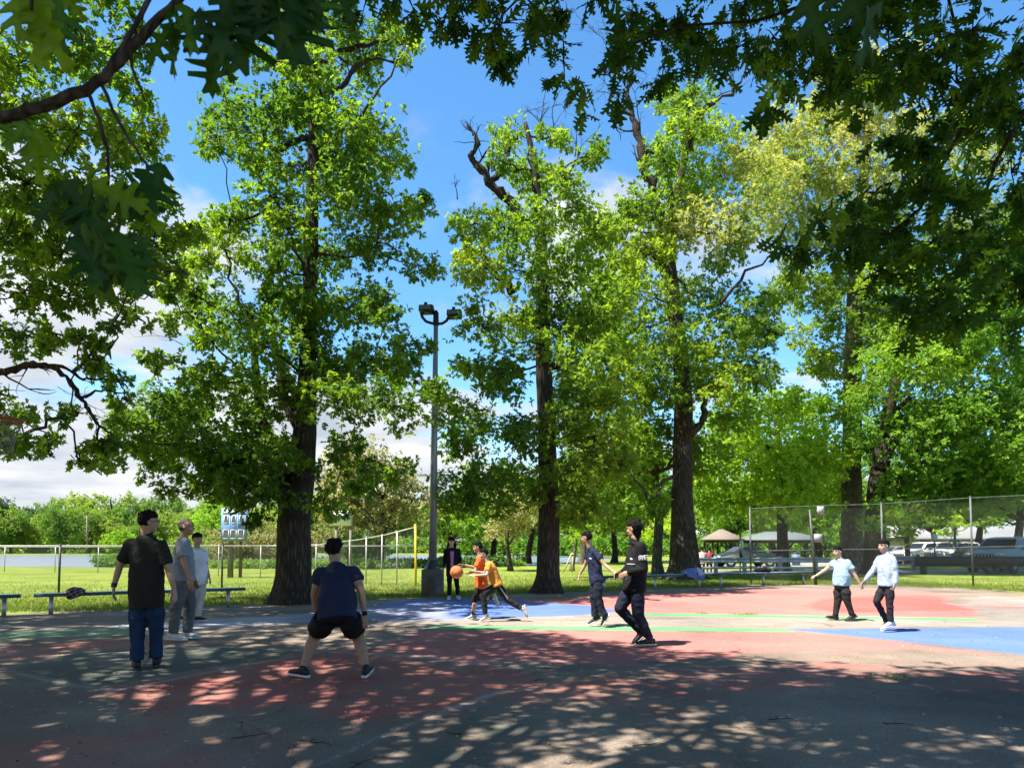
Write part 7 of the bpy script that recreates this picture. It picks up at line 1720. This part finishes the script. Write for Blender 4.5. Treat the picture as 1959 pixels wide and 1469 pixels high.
YBD = 84.0; xb0, xb1 = at(1735, 1060, YBD).x, at(1735, 1060, YBD).x + 26
bd = thing('building', ((xb0 + xb1) / 2, YBD, 0), 'long low beige building with a pale grey roof behind the parked cars', 'building')
mb = MB(); mb.box(((xb0 + xb1) / 2, YBD + 4, 1.25), (26, 8, 2.5)); mb.build('wall', mat('beige_block_wall', (.46, .39, .29), .9, .08, 2), bd, True)
mb = MB(); mb.add([(xb0 - .5, YBD - .8, 2.52), (xb1 + .5, YBD - .8, 2.52), (xb1 + .5, YBD + 4, 4.0), (xb0 - .5, YBD + 4, 4.0), (xb0 - .5, YBD + 8.8, 2.52), (xb1 + .5, YBD + 8.8, 2.52), (xb0 - .5, YBD - .8, 2.3), (xb1 + .5, YBD - .8, 2.3)], [(0, 1, 2, 3), (3, 2, 5, 4), (6, 7, 1, 0), (0, 3, 4), (1, 5, 2)]); mb.build('roof', mat('pale_grey_shingle', (.22, .22, .22), .9, .12, 9), bd, True)
for i in range(7):
    x = xb0 + 2.2 + i * 3.5; mb = MB(); mb.box((x, YBD - .03, 1.95), (1.5, .08, .62)); fo = mb.build('window', WHT, bd, True); mb = MB(); mb.box((x, YBD - .075, 1.95), (1.34, .02, .48)); mb.build('pane', GLASS, fo).matrix_parent_inverse = Matrix.Identity(4)
YH = 118; hx = at(893, 1046, YH).x; hut = thing('hut', (hx, YH, 0), 'small grey brown hut across the water behind the woman', 'hut')
mb = MB(); mb.box((hx, YH, 1.0), (3.4, 2.4, 2.0)); mb.build('wall', mat('grey_brown_board', (.22, .18, .15), .9, .2, 3), hut, True)
mb = MB(); mb.add([(hx - 2, YH - 1.6, 2.0), (hx + 2, YH - 1.6, 2.0), (hx + 2, YH + 1.6, 2.0), (hx - 2, YH + 1.6, 2.0), (hx - 2, YH, 2.7), (hx + 2, YH, 2.7)], [(0, 1, 5, 4), (2, 3, 4, 5), (0, 4, 3), (1, 2, 5), (3, 2, 1, 0)]); mb.build('roof', SHING_G, hut, True)
mb = MB(); mb.box((hx + .6, YH - 1.22, .9), (.8, .06, 1.7)); mb.build('door', DKWOOD, hut, True)

# smaller things in the park
sp_ = thing('sign_post', (at(1416, 1090, 36.5).x, 36.5, 0), 'thin post with two small white signs by the steel guard rail', 'sign')
mb = MB(); mb.tube([at(1416, 1103, 36.5), at(1416, 1020, 36.5)], .035, 8); mb.build('post', BLK, sp_, True, True)
for x in (1416.5, 1420.5):
    a, b_ = at(x - 1.6, 1034, 36.42), at(x + 1.6, 1051, 36.42); mb = MB(); mb.box((a + b_) / 2, (b_.x - a.x, .02, a.z - b_.z)); mb.build('sign_plate', WHT, sp_, True)
sp2 = thing('sign_post', (at(1787, 1083, 44).x, 44, 0), 'thin post with a small white sign before the parked white car', 'sign')
mb = MB(); mb.tube([at(1788, 1084, 44), at(1788, 1024, 44)], .04, 8); mb.build('post', DKSTEEL, sp2, True, True)
a, b_ = at(1782, 1022, 43.9), at(1794, 1034, 43.9); mb = MB(); mb.box((a + b_) / 2, (b_.x - a.x, .02, a.z - b_.z)); mb.build('sign_plate', WHT, sp2, True)
up_ = thing('utility_pole', (at(167, 1050, 120).x, 120, 0), 'slim pale utility pole standing before the far wood', 'pole')
mb = MB(); mb.tube([at(167, 1050, 120), at(166, 986, 120)], [.12, .09], 8); mb.build('pole', WOODG, up_, True, True); mb = MB(); q = at(166, 990, 120); mb.box(q, (1.0, .1, .1)); mb.build('crossarm', WOODG, up_, True)
for nm, lab, pts in (('stake', 'leaning timber stake supporting the young yellow green tree', [(1077, 1096), (1094, 1058)]), ('stake', 'upright timber stake right of the young yellow green tree', [(1095, 1094), (1096, 1058)])):
    Yk = 38.0; o = thing(nm, (at(*pts[0], Yk).x, Yk, 0), lab, 'stake'); mb = MB(); p0 = at(*pts[0], Yk); p0.z = -.05; mb.tube([p0, at(*pts[1], Yk)], .04, 7); mb.build('pole', mat('pale_stake_timber', (.38, .33, .18), .9, .2, 6), o, True, True); mb = MB(); q = at(*pts[1], Yk); mb.tube([q - Vector((0, 0, .12)), q - Vector((0, 0, .06))], .05, 7); mb.build('tie', BLK, o, True, True)
def picnic(label, px, Y, rz, m):
    x = at(px, 1070, Y).x; root = thing('picnic_table', (x, Y, 0), label, 'table', 'picnic tables in the park', rz)
    def add(nm, mb_): q_ = mb_.build(nm, m, None); q_.parent = root
    b_ = MB(); b_.box((0, 0, .74), (1.8, .76, .05)); add('table_top', b_)
    for s_ in (-1, 1):
        b_ = MB(); b_.box((0, s_ * .68, .44), (1.8, .27, .045)); add('seat', b_)
        b_ = MB(); b_.beam((s_ * .65, -.62, 0), (s_ * .65, -.18, .715), .05, .09, (1, 0, 0)); b_.beam((s_ * .65 + .052, .62, 0), (s_ * .65 + .052, .18, .715), .05, .09, (1, 0, 0)); b_.beam((s_ * .65 - .052, -.68, .385), (s_ * .65 - .052, .68, .385), .05, .06); add('leg', b_)
picnic('dark picnic table in the shade left of the middle oak', 976, 55, .4, DKWOOD)
picnic('dark picnic table under the grey pavilion', 1478, 71.5, .1, DKWOOD)
picnic('picnic table in the park behind the boy in navy', 1165, 62, -.3, DKWOOD)
bn = thing('trash_bin', (at(1523, 1075, 52).x, 52, 0), 'blue grey litter bin right of the grey pavilion', 'bin')
mb = MB(); mb.tube([(bn.location.x, 52, 0), (bn.location.x, 52, .85)], [.28, .31], 14); mb.build('bin', mat('blue_grey_bin', (.10, .14, .22), .6, .2, 5), bn, True, True); mb = MB(); mb.tube([(bn.location.x, 52, .86), (bn.location.x, 52, .95), (bn.location.x, 52, 1.0)], [.32, .28, .12], 14); mb.build('lid', BLK, bn, True, True)

# ------------------------------------------------------------------ grass, weeds, litter
def blades(name, label, pts, hgt, wid, seed, m, cat='grass', top=True):
    rng = np.random.default_rng(seed); n = len(pts)
    P0 = np.asarray(pts); a = rng.uniform(0, 6.28, n); h = hgt * rng.uniform(.5, 1.3, n); lean = rng.normal(size=(n, 2)) * .45 * h[:, None]
    side = np.stack([np.cos(a), np.sin(a), np.zeros(n)], 1) * (wid * rng.uniform(.6, 1.3, n))[:, None]
    tip = P0 + np.concatenate([lean, h[:, None]], 1); mid = P0 + np.concatenate([lean * .3, h[:, None] * .55], 1)
    V = np.stack([P0 - side, P0 + side, mid + side * .7, mid - side * .7, tip], 1).reshape(-1, 3)
    k = np.arange(n)[:, None] * 5
    F = np.concatenate([k + [0, 1, 2], k + [0, 2, 3], k + [3, 2, 4]])
    t = np.repeat(np.clip(rng.normal(.5, .22, n), 0, 1), 5)
    o = leaf_object(name, V, F, t, m, None)
    if top: tag(o, label, cat, kind='stuff')
    return o
GRASSM = leaf_mat('grass_blade', (.07, .11, .018), (.13, .175, .03), (.23, .25, .055), .3)
rg = np.random.default_rng(77); ex, ey = np.array([p[0] for p in ed]), np.array([p[1] for p in ed]); so = np.argsort(ex); ex, ey = ex[so], ey[so]
gx = rg.uniform(-24, 24, 150000); gyv = np.interp(gx, ex, ey) + 0.35 + rg.gamma(1.3, 3.2, 150000) + .35 * np.sin(gx * 1.7)
okm = (gyv < 40); P3 = np.stack([gx, gyv, np.zeros(len(gx))], 1)[okm]
X_, Y_, D_ = project(P3); P3 = P3[(X_ > -60) & (X_ < 2020)]
blades('grass', 'short green mown grass beyond the court', P3, .075, .006, 78, GRASSM)
def weed(label, px, py, w, n, seed):
    c = gnd(px, py); rng = np.random.default_rng(seed); pts = np.stack([c.x + rng.normal(size=n) * w, c.y + rng.normal(size=n) * .07, np.full(n, .012)], 1)
    o = blades('weed', label, pts, .038, .006, seed, LM['willow'], 'weed', False); tag(o, label, 'weed', 'weeds growing from the court cracks')
weed('small low weed on the far green stripe nearer to the youth in black', 1345, 1174, .10, 70, 1)
weed('wider weed tuft on the far green stripe nearer to the boy in light blue', 1428, 1176, .14, 110, 2)
weed('dry weed tuft at the edge of the shade on the right', 1712, 1297, .10, 60, 3)
# catkins, leaf bits and crumbs of bark
rl = np.random.default_rng(31); nL = 5200
lp_ = np.stack([rl.uniform(-7, 9, nL), 1.6 + rl.gamma(2.0, 2.6, nL), np.full(nL, .009)], 1); lp_ = lp_[lp_[:, 1] < 13]
V, F, t = make_leaves(lp_, unit(rl.normal(size=lp_.shape) * .3 + np.array([0, 0, 1])), 1, .030, FARL, rl, np.clip(rl.normal(.5, .3, len(lp_)), 0, 1), droop=.05, up=1.5, spread=(75, 100))
LIT = leaf_mat('dry_litter', (.05, .035, .02), (.22, .17, .10), (.55, .48, .34), .1)
tag(leaf_object('litter', V, F, t, LIT, None), 'dry catkins and leaf bits scattered over the court', 'litter', kind='stuff')
for i, (px, py, L_, a_) in enumerate([(1500, 1375, .28, .2), (690, 1460, .30, 1.1), (1030, 1300, .12, .6), (600, 1420, .3, -.4), (480, 1408, .25, .5), (1240, 1424, .22, .3), (1720, 1385, .22, -.2), (880, 1405, .25, -.6)]):
    c = gnd(px, py, .012); mb = MB(); rt = np.random.default_rng(i); d = Vector((math.cos(a_), math.sin(a_), 0)); pts = [c + d * (L_ * (t_ - .5)) + Vector((*(rt.normal(size=2) * .012), .004)) for t_ in np.linspace(0, 1, 6)]
    mb.tube(pts, [.0035, .0035, .003, .003, .002, .0015], 6); mb.tube([pts[2], pts[2] + Vector((-d.y, d.x, .05)) * L_ * .25], [.003, .0015], 5)
    o = mb.build('fallen_twig', BK['twig'], None, True); tag(o, 'thin dry twig lying on the shaded court', 'twig', 'dry twigs lying on the court')
